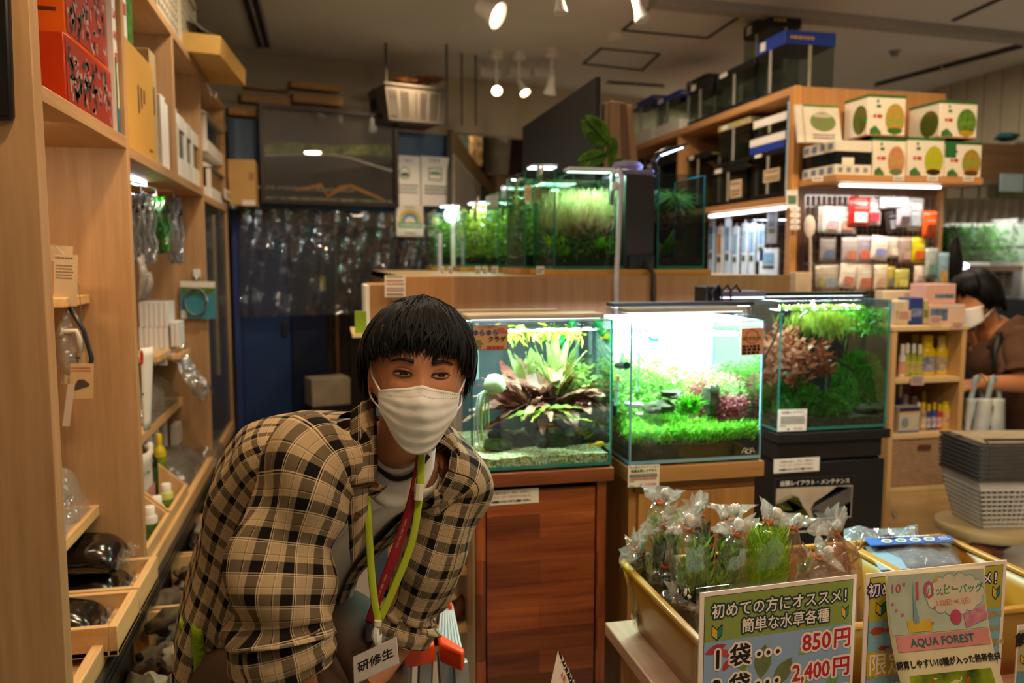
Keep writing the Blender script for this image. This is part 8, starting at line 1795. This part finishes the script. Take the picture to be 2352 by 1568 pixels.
def cloth_tube(m,pts,rs,n=26,k=26,fold=.007,seed=0,flat_=1,uvs=1.0,su=0,up=None):
    q,r=spl(pts,k),spr(rs,k);ln=0;pu=None;rows,uv=[],[]
    for i,p in enumerate(q):
        if i:ln+=(q[i]-q[i-1]).length
        d=(q[min(i+1,k)]-q[max(i-1,0)]).normalized();u=pu or V(up or (0,0,1))
        x=d.cross(u).normalized();u=x.cross(d).normalized();pu=u;row,ur=[],[]
        for j in range(n+1):
            a=2*pi*j/n;c_,s_=cos(a),sin(a)
            f=fold*(1.5*nz((c_*1.1,s_*1.1,i/k*7),1,seed)+.9*sin(i/k*17+2.2*c_+seed)*(.5+.5*s_)+.8*nz((c_*2.4,s_*2.4,i/k*3),1,seed+5))
            row.append(p+(x*c_+u*s_*flat_)*(r[i]+f));ur.append((su+a*.075*uvs,ln))
        rows.append(row);uv.append(ur)
    m.grid(rows,uv);return q,rows
# ---- main person
PER=thing('person','person in a plaid shirt and white mask leaning in beside the jellyfish tank','person',PD(600,1500,1.68).xy.to_3d())
HC=PD(959,862,1.44);hr,hu,hf_=head_axes(radians(11),radians(3.5),radians(3))
H=lambda x,y,z:HC+hr*x+hu*y+hf_*z
body=M();head_mesh(body,H);ear(body,H,-1);ear(body,H,1)
neck,hip=PD(905,1035,1.52),PD(592,1505,1.70);Rs,Ls=PD(715,1075,1.40),PD(1030,1090,1.62)
limb(body,[H(0,-.05,-.02),H(-.008,-.11,-.03),neck],[.058,.055,.062])
spine=[hip,PD(655,1275,1.66),PD(765,1095,1.58),neck]
limb(body,spine,[.105,.09,.08,.052],18,16)
Re,Rw=PD(645,1478,1.31),PD(715,1680,1.34);Le,Lw=PD(925,1440,1.63),PD(836,1585,1.56)
limb(body,[Rs+(spine[2]-Rs)*.15,Re],[.048,.043]);limb(body,[Re,Rw],[.042,.028]);limb(body,[Ls+(spine[2]-Ls)*.15,Le],[.045,.043]);limb(body,[Le,Lw],[.041,.028])
Rk,Lk=PD(735,1735,1.36),PD(850,1650,1.60);Rf,Lf=V((Rk.x-.02,Rk.y+.05,.06)),V((Lk.x+.0,Lk.y+.08,.06))
hl=(Ls-Rs).normalized()
limb(body,[hip-hl*.06,Rk],[.1,.062]);limb(body,[hip+hl*.08,PD(765,1505,1.68),Lk],[.09,.085,.062]);limb(body,[Rk,Rf],[.06,.04]);limb(body,[Lk,Lf],[.06,.04])
for f_ in (Rf,Lf):limb(body,[f_,f_+V((.06,-.12,-.02)),f_+V((.08,-.18,-.03))],[.042,.04,.03])
hand(body,Rw,(Rk-Rw)+V((.05,-.0,-.02)),UP-FW*.5,1,.5,-1);hand(body,Lw,(Lk-Lw)+V((-.0,-.01,-.03)),UP-FW*.5,1,.5,1)
bo=part('body',body,SKIN,PER,sm=180);remesh(bo,.0042,2)
sclera=mat('e8e0d6',.3,var=0,spec=.7);iris=mat('0c0705',.15,var=.1,spec=.6);dkh=mat('0d0a09',.5,var=.1);lidm=mat('9a5f40',.5,var=.05)
for sx in (-1,1):
    ex,ey=.031*sx,.0085;W_e,hu_,hd_=.0145,.0044,.0022
    up_=lambda s_:ey+hu_*(1-abs(s_)**2.2)-.0006*s_*sx*-1;dn_=lambda s_:ey-hd_*(1-abs(s_)**2)+.0004
    zf_=lambda x,y,o:H(x,y,fz(x,y)+o)
    bul=lambda x,y:.0016+.0030*g2(x-ex,y-ey,.011,.010)
    eye=part('eye',M().grid([[zf_(ex+W_e*s_,dn_(s_)+(up_(s_)-dn_(s_))*v/5,bul(ex+W_e*s_,ey)) for s_ in [-1+2*i/14 for i in range(15)]] for v in range(6)]),sclera,PER,sm=180,solid=.001)
    ixc=ex+.0008;rows=[]
    for v in range(9):
        y=-.0064+.0128*v/8;hw=sqrt(max(0,.0066**2-y*y));rows.append([])
        for i in range(9):
            x=ixc+hw*(-1+i/4);s_=(x-ex)/W_e;yy=min(max(ey+.0006+y,dn_(s_)),up_(s_));rows[-1].append(zf_(x,yy,bul(x,ey)+.0007))
    part('iris',M().grid(rows),iris,eye,sm=180)
    part('catchlight',M().blob(zf_(ixc-.0015,ey+.0018,bul(ixc,ey)+.0009),.0006,1,0,6,5),glow('ffffff',.0) if False else WHITEG,eye)
    part('eyelid',M().tube([zf_(ex+W_e*1.12*s_,up_(s_*.97)+.0003,bul(ex+W_e*s_,ey)+.0008) for s_ in [-1+2*i/14 for i in range(15)]],[.0007+.0011*(1-abs(-1+2*i/14)**2) for i in range(15)],6),dkh,eye,sm=180)
    part('eyelid',M().tube([zf_(ex+W_e*1.05*s_,up_(s_*.95)+.0034,bul(ex+W_e*s_,ey)-.0004) for s_ in [-1+2*i/14 for i in range(15)]],[.0006+.0016*(1-abs(-1+2*i/14)**2) for i in range(15)],6),lidm,eye,sm=180)
    part('eyelid',M().tube([zf_(ex+W_e*s_,dn_(s_*.97)-.0008,bul(ex+W_e*s_,ey)+.0002) for s_ in [-1+2*i/14 for i in range(15)]],[.0005+.0010*(1-abs(-1+2*i/14)**2) for i in range(15)],6),lidm,eye,sm=180)
    part('eyebrow',M().grid([[zf_(ex+sx*(-.016+.036*i/9),ey+.0215+.0038*sin(pi*(i/9)**1.2)-(.0025*(i/9)**2)+(.0034*(1-.75*(i/9)))*(v-1),.0014-.0006*abs(v-1)) for i in range(10)] for v in range(3)]),mat('1a1210',.7,var=.3,sc=300),PER,sm=180,solid=.0012)
hairm=mat('09080a',.6,var=.25,sc=120,spec=.22);hm=M();q=random.Random(12)
def hend(a):
    k=abs(a)
    if k<.75:return .047+.006*cos(a*6)
    if k<1.35:return .041-.05*(k-.75)/.6*(.5 if a<0 else 1.0)
    if k<1.8:return .012
    return-.012-.05*min(1,(k-1.8)/.7)
def hpt(a,y,off):
    ry=.143;yy=max(-.13,min(.1425,y));rr=max(0,1-(abs(yy+.004)/ry)**2.3)**.5
    if yy<0:rr=1-.25*(yy/.13)**2
    x=sin(a)*(.0985+off)*rr;z=cos(a)*(.108 if cos(a)>0 else .118)*rr*(1+off*6)-.004
    return x,yy,z
rows=[]
for i in range(17):
    row=[]
    for j in range(48):
        a=-pi+2*pi*j/48;y=.140+(hend(a)+.006-.140)*(i/16)**.75;row.append(H(*hpt(a,y,-.004)))
    rows.append(row)
hm.grid(rows,close=True);hm.f.append([j for j in range(48)][::-1])
rows2=[[H(*hpt(-pi+2*pi*j/48,hend(-pi+2*pi*j/48)+.006,-.004)) for j in range(48)],[H(*[c*.86 for c in hpt(-pi+2*pi*j/48,hend(-pi+2*pi*j/48)+.02,-.02)]) for j in range(48)]];hm.grid(rows2,close=True)
for i in range(760):
    a=q.uniform(-pi,pi);ye_=hend(a)+q.uniform(-.010,.014);y0_=q.uniform(.085,.141);tw=q.uniform(-.35,.35);o=q.uniform(-.004,.005)
    pts=[]
    for k in range(8):
        t=k/7;y=y0_+(ye_-y0_)*t**.9;pts.append(H(*hpt(a+tw*t+.12*sin(t*5+i)*.3,y,o+.003*sin(pi*t)-(.004*t if abs(a)<1 else 0))))
    w_=q.uniform(.0022,.0042);hm.tube(pts,[w_*.6,w_,w_*1.1,w_*1.1,w_,w_*.8,w_*.5,w_*.15],5,flat=.7)
for i in range(46):
    a=q.uniform(-pi,pi);pts=[H(*hpt(a+.25*k*q.uniform(.5,1),.125+.012*sin(k*1.2)+.006*q.random(),.006+.004*k*q.random())) for k in range(4)]
    hm.tube(pts,[.0007,.0007,.0006,.0003],4)
part('hair',hm,hairm,PER,sm=180)
wm=mat('e9e4da',.7,var=.02,trans=.1);rows=[]
def mpt(u,v):
    hw=.068-.004*v-.018*max(0,v-.75)*2;yt_=-.010-.012*abs(u)**1.6+.004*(1-min(1,abs(u)*4));yb_=-.122+.055*abs(u)**2.2
    x=u*hw;y=yt_+(yb_-yt_)*v
    z=.082*(max(0,1-(abs(u)*.80)**2.6))**.5+.020*(1-u*u)*sin(pi*min(1,v*.9+.12))+.012*g2(x,v-.25,.022,.3)+.004
    if abs(u)<.98:z=max(z,(fz(x,y) if y>-HY*.98 else 0)+.003) if abs(x)<wx(y)*.96 and y>-.1 else z
    z+=.0022*(1 if (v*5.2)%1<.5 else 0)*(1-u*u)*(0 if v<.1 else 1)+.0016*nz((u*4,v*6,0))
    return x,y,z
rows=[[H(*mpt(-1+2*i/36,v/30)) for i in range(37)] for v in range(31)]
mk=part('face_mask',M().grid(rows),wm,PER,sm=180,solid=.0016)
st_=M()
for v in (.04,.14):
    for i in range(40):
        u=-.93+1.86*i/39;x,y,z=mpt(u,v);st_.blob(H(x,y,z+.0012),.0008,1,0,5,4)
part('stitching',st_,mat('a8a094',.7),mk)
for sx in (-1,1):
    c0,c1=H(*mpt(.97*sx,.02)),H(*mpt(.97*sx,.62));e0,e1=H(sx*(HX+.004),.022,-.004),H(sx*(HX+.004),-.032,-.008)
    part('ear_loop',M().tube(spl([c0,c0.lerp(e0,.5)+hr*sx*.006,e0,H(sx*(HX+.006),-.005,-.032),e1,c1.lerp(e1,.5)+hr*sx*.004,c1],24),.0018,6),WHITE,mk,sm=180)
T=(neck-hip).normalized();A_x=(Ls-Rs);A_x=(A_x-T*A_x.dot(T)).normalized();N_x=A_x.cross(T).normalized()
if N_x.dot(FW)>0:N_x=-N_x
SH=M();rows,uv=[],[];NT=40;cen=spl(spine,NT);hem=hip+V((.035,0,-.12))
cen=[hem+(cen[0]-hem)*i/6 for i in range(6)]+cen;NT=len(cen)-1
def ringdim(t):
    ks=[(0,.18,.130),(.18,.175,.13),(.4,.18,.125),(.6,.195,.125),(.75,.21,.135),(.86,.205,.135),(.93,.165,.12),(1,.10,.10)]
    for (t0,a0,b0),(t1,a1,b1) in zip(ks,ks[1:]):
        if t<=t1:f=(t-t0)/(t1-t0);return a0+(a1-a0)*f,b0+(b1-b0)*f
def tors(t,ph,off=0,sc=1.0,fold=1):
    i=t*NT;k=min(int(i),NT-1);c=cen[k].lerp(cen[k+1],i-k);a,b=ringdim(t)
    f=fold*(.016*nz((sin(ph)*1.2,cos(ph)*1.2,t*6),1,3)+.010*sin(t*21+ph*2.0)*max(0,sin(ph+.6))+.011*nz((ph*2.5,t*3,2),1,9)+.006*sin(ph*9+t*6)*(1-t))
    se=lambda v_:math.copysign(abs(v_)**.85,v_)
    return c+A_x*se(sin(ph))*(a*sc+off+f)+N_x*se(cos(ph))*(b*sc+off+f)
def lap(t):return .42-.12*max(0,t-.5),-(.42-.1*t)
tv=0;pn=None
for i in range(53):
    t=i/52*.985;l_,r_=lap(t);row,ur=[],[]
    for j in range(49):
        ph=l_+(2*pi+r_-l_)*j/48;row.append(tors(t,ph));ur.append((ph*.19,t*.74))
    rows.append(row);uv.append(ur)
SH.grid(rows,uv)
shirt=part('shirt',SH,PLAID,PER,sm=180,solid=.002,sub=1)
m=M();cloth_tube(m,[Rs+(neck-Rs)*.45,Rs+V((0,0,-.01)),PD(668,1230,1.355),PD(648,1400,1.32),PD(650,1470,1.31)],[.075,.086,.082,.080,.085],30,34,.017,4,su=.01)
part('sleeve',m,PLAID,shirt,sm=180,solid=.002,sub=1)
m=M();cloth_tube(m,[Ls+(neck-Ls)*.5,Ls+V((0,0,-.01)),PD(1000,1235,1.62),PD(945,1385,1.63),PD(930,1420,1.63)],[.08,.084,.068,.058,.062],30,34,.013,8,su=.02)
part('sleeve',m,PLAID,shirt,sm=180,solid=.002,sub=1)
def cuff(c,d,r,h,sd,name='cuff'):
    d=V(d).normalized();m=M();cloth_tube(m,[c-d*h*.5,c,c+d*h*.5],[r,r*1.06,r*.99],28,6,.005,sd,su=.013*sd)
    cloth_tube(m,[c+d*h*.5,c+d*h*.42,c-d*h*.2],[r*.99,r*.9,r*.86],28,5,.004,sd,su=.02);part(name,m,PLAID,shirt,sm=180,solid=.002,sub=1)
cuff(PD(648,1492,1.305),PD(664,1560,1.31)-PD(640,1440,1.31),.080,.062,3);cuff(PD(922,1436,1.63),PD(905,1490,1.62)-PD(935,1400,1.63),.064,.05,5)
def flap(cs,nm,th=.003,u0=.02,sag=.012):
    p=[PD(*c) for c in cs];n_,k_=8,12;rows,uv=[],[]
    nn=(p[1]-p[0]).cross(p[3]-p[0]).normalized();nn=nn if nn.dot(FW)<0 else-nn
    w_,h_=(p[1]-p[0]).length,(p[3]-p[0]).length
    for j in range(k_+1):
        rows.append([p[0].lerp(p[1],i/n_).lerp(p[3].lerp(p[2],i/n_),j/k_)+nn*(sag*sin(pi*i/n_)+.006*sin(pi*j/k_)+.003*nz((i,j*.5,0))) for i in range(n_+1)]);uv.append([(u0+w_*i/n_,h_*j/k_) for i in range(n_+1)])
    part(nm,M().grid(rows,uv),PLAID,shirt,sm=180,solid=th)
flap([(806,944,1.43),(860,912,1.46),(866,1106,1.385),(795,1120,1.37)],'collar',u0=.005)
flap([(828,925,1.47),(862,905,1.52),(868,930,1.5),(815,950,1.45)],'collar',u0=.03)
flap([(985,1008,1.47),(1030,975,1.53),(1054,1046,1.50),(1046,1042,1.485)],'collar',u0=.04,sag=.008)
flap([(795,1118,1.375),(846,1112,1.385),(838,1235,1.40),(806,1300,1.40)],'front_placket',u0=.012,sag=.006)
for px,py,D in ((863,1113,1.372),(822,1182,1.37)):
    p=PD(px,py,D);d=(-FW).to_track_quat('Z','Y').to_matrix().to_4x4();d.translation=p;part('button',M().lathe([(.0055,0),(.006,.0015),(.005,.003),(.003,.0022),(0,.002)],(0,0,0),14).xf(d),mat('5a3418',.3),shirt)
m=M();rows=[[tors(.27+t/30*.695,2*pi*j/40,-.014,.97,.35) for j in range(41)] for t in range(31)];m.grid(rows)
ts=part('tee_shirt',m,mat('e2dccf',.85,var=.03,sc=6),PER,sm=180,solid=.002)
nb=[PD(866,1010,1.49),PD(868,1062,1.455),PD(905,1085,1.435),PD(945,1075,1.435),PD(985,1030,1.45),PD(990,985,1.49)]
part('tee_yoke',M().grid([[p+(tp-p)*v/6-FW*.004*sin(pi*v/6) for v in range(7)] for p,tp in zip(spl(nb,20),spl([PD(840,1050,1.47),PD(848,1130,1.44),PD(885,1165,1.425),PD(945,1160,1.435),PD(990,1090,1.45),PD(1000,1030,1.49)],20))]),mat('e2dccf',.85,var=.03,sc=6),ts,sm=180,solid=.002)
part('neckband',M().tube(spl(nb,24),.006,8),mat('e8e2d4',.85),ts,sm=180)
part('neck_trim',M().tube([p-FW*.004 for p in spl([PD(868,1072,1.45),PD(905,1098,1.43),PD(948,1088,1.43),PD(985,1045,1.445)],20)],.0042,6),mat('1c1c22',.8),ts,sm=180)
tm=mat('4a3220',.85,var=.1,sc=8);m=M()
cloth_tube(m,[hip+T*.06,hip-T*.02,hip-hl*.05+(Rk-hip)*.15,(hip-hl*.07).lerp(Rk,.6),Rk,Rk.lerp(Rf,.5),Rf+V((0,0,.03))],[.10,.105,.105,.105,.09,.085,.075],24,30,.008,6)
m2=M();cloth_tube(m2,[hip+hl*.03+T*.03,hip+hl*.06,PD(765,1495,1.69),Lk,Lk.lerp(Lf,.5),Lf+V((0,0,.03))],[.115,.12,.115,.09,.085,.075],24,30,.008,7)
tro=part('trousers',m,tm,PER,sm=180,solid=.003);part('trouser_leg',m2,tm,tro,sm=180,solid=.003)
for f_ in (Rf,Lf):part('shoe',limb(M(),[f_+V((0,.03,-.015)),f_+V((.06,-.12,-.025)),f_+V((.08,-.19,-.035))],[.046,.046,.034],12),BLACK,PER,sm=180)
tw=[PD(416,1415,1.56),PD(458,1445,1.52)];rows=[]
for j in range(18):rows.append([tw[0].lerp(tw[1],i/6)-V((0,0,.30*j/17))+RT*(.03*j/17*(i/6))-FW*(.012*sin(i*1.6+j*.3)) for i in range(7)])
part('towel',M().grid(rows).bump(.004,40,2),mat('8aa81c',.95,var=.15,sc=40,bump=.6),PER,sm=180,solid=.008,label='lime green towel')
gl=mat('a8b820',.7,var=.06);rl=mat('8a1420',.6,var=.05)
ld=thing('badge_lanyard','lime green lanyard with a white trainee badge hanging from his neck','lanyard',PD(868,1430,1.39));LW=dict(flat=.25)
def strap(pts,m_,w_,nm,par):part(nm,M().tube(spl([PD(*p) for p in pts],26),w_,8,flat=.25,up=-FW),m_,par,sm=180)
strap([(972,985,1.44),(968,1050,1.405),(962,1150,1.395),(944,1250,1.385),(905,1350,1.38),(870,1428,1.375)],gl,.0062,'strap',ld)
strap([(842,1140,1.40),(846,1200,1.385),(852,1300,1.38),(860,1380,1.375),(869,1428,1.373)],gl,.0062,'strap',ld)
part('joiner',M().tube([PD(963,1112,1.388),PD(961,1148,1.386)],.0075,8),mat('d8d4b8',.5),ld);part('joiner',M().tube([PD(868,1424,1.37),PD(867,1436,1.37)],.0065,8),mat('d8d4b8',.5),ld)
part('clip',M().tube([PD(866,1436,1.37),PD(865,1458,1.37),PD(868,1480,1.37)],[.005,.009,.006],8),WHITE,ld);part('clip_ring',M().tube([PD(870+5*cos(k*.7),1448+10*sin(k*.7),1.366) for k in range(10)],.0018,5),STEEL,ld)
a,b=PD(811,1508,1.36),PD(910,1462,1.36);fr,wd,ht=frame3(a,b,PD(832,1575,1.30));ht=wd*.72;fr=(a-fr[2]*ht,fr[1],fr[2],fr[3])
bd_=part('badge_card',M().slab([fr[0],fr[0]+fr[1]*wd,fr[0]+fr[1]*wd+fr[2]*ht,fr[0]+fr[2]*ht],fr[3]*-.002),mat('e6e0d8',.4,var=.02),ld)
part('badge_sleeve',M().slab([fr[0]-fr[1]*.003-fr[2]*.003+fr[3]*.001,fr[0]+fr[1]*(wd+.003)-fr[2]*.003+fr[3]*.001,fr[0]+fr[1]*(wd+.003)+fr[2]*(ht+.014)+fr[3]*.001,fr[0]-fr[1]*.003+fr[2]*(ht+.014)+fr[3]*.001],fr[3]*.0004),thin('f2f2f2',.08,.05),ld,sm=0)
part('lettering',put(M(),'研修生',wd*.29,fr,wd*.5,ht*.47,.0006,.0004,sx=.95),INK,bd_,sm=0)
l2=thing('badge_lanyard','dark red lanyard with tiny print hanging across the white tee','lanyard',PD(900,1250,1.40))
RP=[(975,985,1.45),(966,1050,1.41),(946,1150,1.40),(910,1260,1.395),(862,1390,1.39),(848,1430,1.39)]
strap(RP,rl,.0078,'strap',l2);rp=spl([PD(*p) for p in RP],26);m=M()
for s_,k in (('TOKYO SKYTREE TOWN',8),('TOKYO SKYTREE TOWN',14),('TOKYO SKYTREE TOWN',19)):
    d=(rp[k+1]-rp[k-1]).normalized();up_=(-FW).cross(d).normalized();put(m,s_,.0046,(rp[k]-FW*.0024,-d,-up_,-FW),0,0,0,.0006)
part('lettering',m,mat('d8b0a0',.6),l2,sm=0);part('clip',M().tube([PD(848,1430,1.39),PD(846,1470,1.39)],.006,8),DSTEEL,l2)
# ---- crouching shopper at the right
D2=3.9;sc2=1.0
P2=thing('person','shopper in a brown top and mask bending over behind the small bottle shelf','person',PD(2300,1000,4.0).xy.to_3d())
hc2=PD(2242,690,D2);f2=(-RT*.88-UP*.28-FW*.38).normalized();r2=(FW*.9-RT*.38).normalized();r2=(r2-f2*r2.dot(f2)).normalized();u2=f2.cross(r2).normalized();u2=u2 if u2.dot(UP)>0 else-u2
H2=lambda x,y,z:hc2+r2*x+u2*y+f2*z
b2=M();head_mesh(b2,H2);ear(b2,H2,-1);ear(b2,H2,1)
nk2=PD(2285,765,3.95);sh2,sh2b=PD(2335,790,3.75),PD(2300,790,4.15);hp2=PD(2400,1010,4.0)
limb(b2,[H2(0,-.06,-.02),nk2],[.055,.06]);limb(b2,[nk2,PD(2330,850,3.98),hp2],[.09,.15,.14],18)
e2_,w2_=PD(2345,880,3.62),PD(2245,880,3.6);limb(b2,[sh2,e2_],[.055,.043]);limb(b2,[e2_,w2_],[.042,.03]);hand(b2,w2_,(-1,-.1,-.1),(0,-.3,1),1,.7,1)
w3_=PD(2240,800,3.95);limb(b2,[sh2b,PD(2290,880,4.1),w3_],[.05,.042,.03]);hand(b2,w3_,(-.4,.0,.9),(.9,-.3,.3),1,.9,1)
kn=PD(2290,1130,3.8);ft=V((kn.x+.1,kn.y+.1,.05));limb(b2,[hp2,kn],[.1,.065]);limb(b2,[kn,ft],[.06,.042]);limb(b2,[hp2+V((.0,.18,0)),kn+V((.05,.2,0))],[.1,.065]);limb(b2,[kn+V((.05,.2,0)),ft+V((.05,.2,0))],[.06,.042]);limb(b2,[ft,ft+V((-.18,-.03,-.02))],[.04,.03]);limb(b2,[ft+V((.05,.2,0)),ft+V((-.14,.17,-.02))],[.04,.03])
remesh(part('body',b2,SKIN,P2,sm=180),.008,2)
hm=M().blob(hc2+u2*.035-f2*.02,(.105,.112,.112),5,.05,20,14)
for i in range(120):
    a=R.uniform(-pi,pi);y1=.045 if cos(a)>.6 else (-.03 if cos(a)>-.2 else-.07);hm.tube([hc2+r2*sin(a)*.1*s_*(1+.05*sin(i))+u2*(.145+(y1-.145)*k**1.3)+f2*(cos(a)*.11*s_-.012) for k,s_ in ((0,.1),(.3,.7),(.6,1),(1,1.02))],[.008,.012,.011,.003],5,flat=.6)
part('hair',hm,hairm,P2,sm=180)
part('face_mask',M().grid([[H2((-1+2*i/14)*.068,-.012-.1*v/10+.03*abs(-1+2*i/14)**2*(v/10),.088*max(0,1-(abs(-1+2*i/14)*.8)**2.4)**.5+.02*(1-(-1+2*i/14)**2)) for i in range(15)] for v in range(11)]),wm,P2,sm=180,solid=.002)
part('ear_loop',M().tube([H2(-.068,-.02,.055),H2(-.078,.01,.0),H2(-.078,-.04,-.01),H2(-.066,-.07,.05)],.003,6),WHITE,P2);part('ear_loop',M().tube([H2(.068,-.02,.055),H2(.078,.01,.0),H2(.078,-.04,-.01),H2(.066,-.07,.05)],.003,6),WHITE,P2)
brn=mat('5a3c28',.85,var=.06,sc=6);m=M();cloth_tube(m,[nk2+V((0,0,.0)),nk2+V((.02,0,-.05)),PD(2335,850,3.98),PD(2375,940,4.0),hp2+V((.0,0,.04))],[.085,.16,.2,.19,.18],24,24,.012,12,1.0)
top2=part('shirt',m,brn,P2,sm=180,solid=.003);m=M();cloth_tube(m,[sh2+V((-.02,.06,.05)),sh2,sh2.lerp(e2_,.6),sh2.lerp(e2_,.92)],[.09,.098,.09,.085],20,14,.01,14);part('sleeve',m,brn,top2,sm=180,solid=.003)
m=M();cloth_tube(m,[hp2+V((0,0,.03)),hp2.lerp(kn,.5),kn,kn.lerp(ft,.6),ft+V((0,0,.04))],[.18,.13,.1,.085,.08],20,18,.01,15);cloth_tube(m,[p+V((.03,.19,0)) for p in (hp2,hp2.lerp(kn,.5),kn,kn.lerp(ft,.6),ft+V((0,0,.04)))],[.17,.13,.1,.085,.08],20,18,.01,16);part('trousers',m,mat('1c2c54',.8,var=.08),P2,sm=180,solid=.003)
bk2=thing('backpack','dark backpack with a black shoulder strap worn by the shopper','backpack',PD(2420,830,4.0));part('bag_body',M().blob(PD(2490,830,4.1),(.15,.13,.2),8,.1,16,12),BLACKM,bk2,sm=180)
part('strap',M().tube(spl([PD(2340,755,3.8),PD(2302,775,3.72),PD(2290,840,3.7),PD(2300,910,3.72)],16),.024,8,flat=.3,up=-FW),BLACK,bk2,sm=180)
tb_=thing('tote_bag','pale blue and white cloth tote bag hanging from the shopper\'s arm','bag',PD(2252,1000,3.58))
a=PD(2205,930,3.56);rows=[]
for j in range(13):
    rows.append([PD(2222+(2300-2222)*i/12-12*j/12*(1-i/6 if i<6 else 0),915+9*j,3.58-.05*sin(pi*i/12)-.02*sin(i*1.3+j*.2)) for i in range(13)])
part('bag_body',M().grid(rows),mat('9fb4c0',.8,var=.25,sc=9,c2='d6d8d6'),tb_,sm=180,solid=.03)
for x in (2240,2278):part('handle',M().tube(spl([PD(x-12,925,3.56),PD(x-2,885,3.55),PD(x+4,866,3.56),PD(x+14,890,3.6),PD(x+18,925,3.6)],14),.012,8,flat=.4,up=-FW),mat('a8bcc6',.8,var=.2),tb_,sm=180)
solo('wristwatch',M().tube([w2_+V((.02+.0*k,.036*cos(k*.7),.036*sin(k*.7))) for k in range(10)],.007,6),mat('c8a878',.3,.5),'small shiny watch on the wrist of the shopper','watch',sm=180)
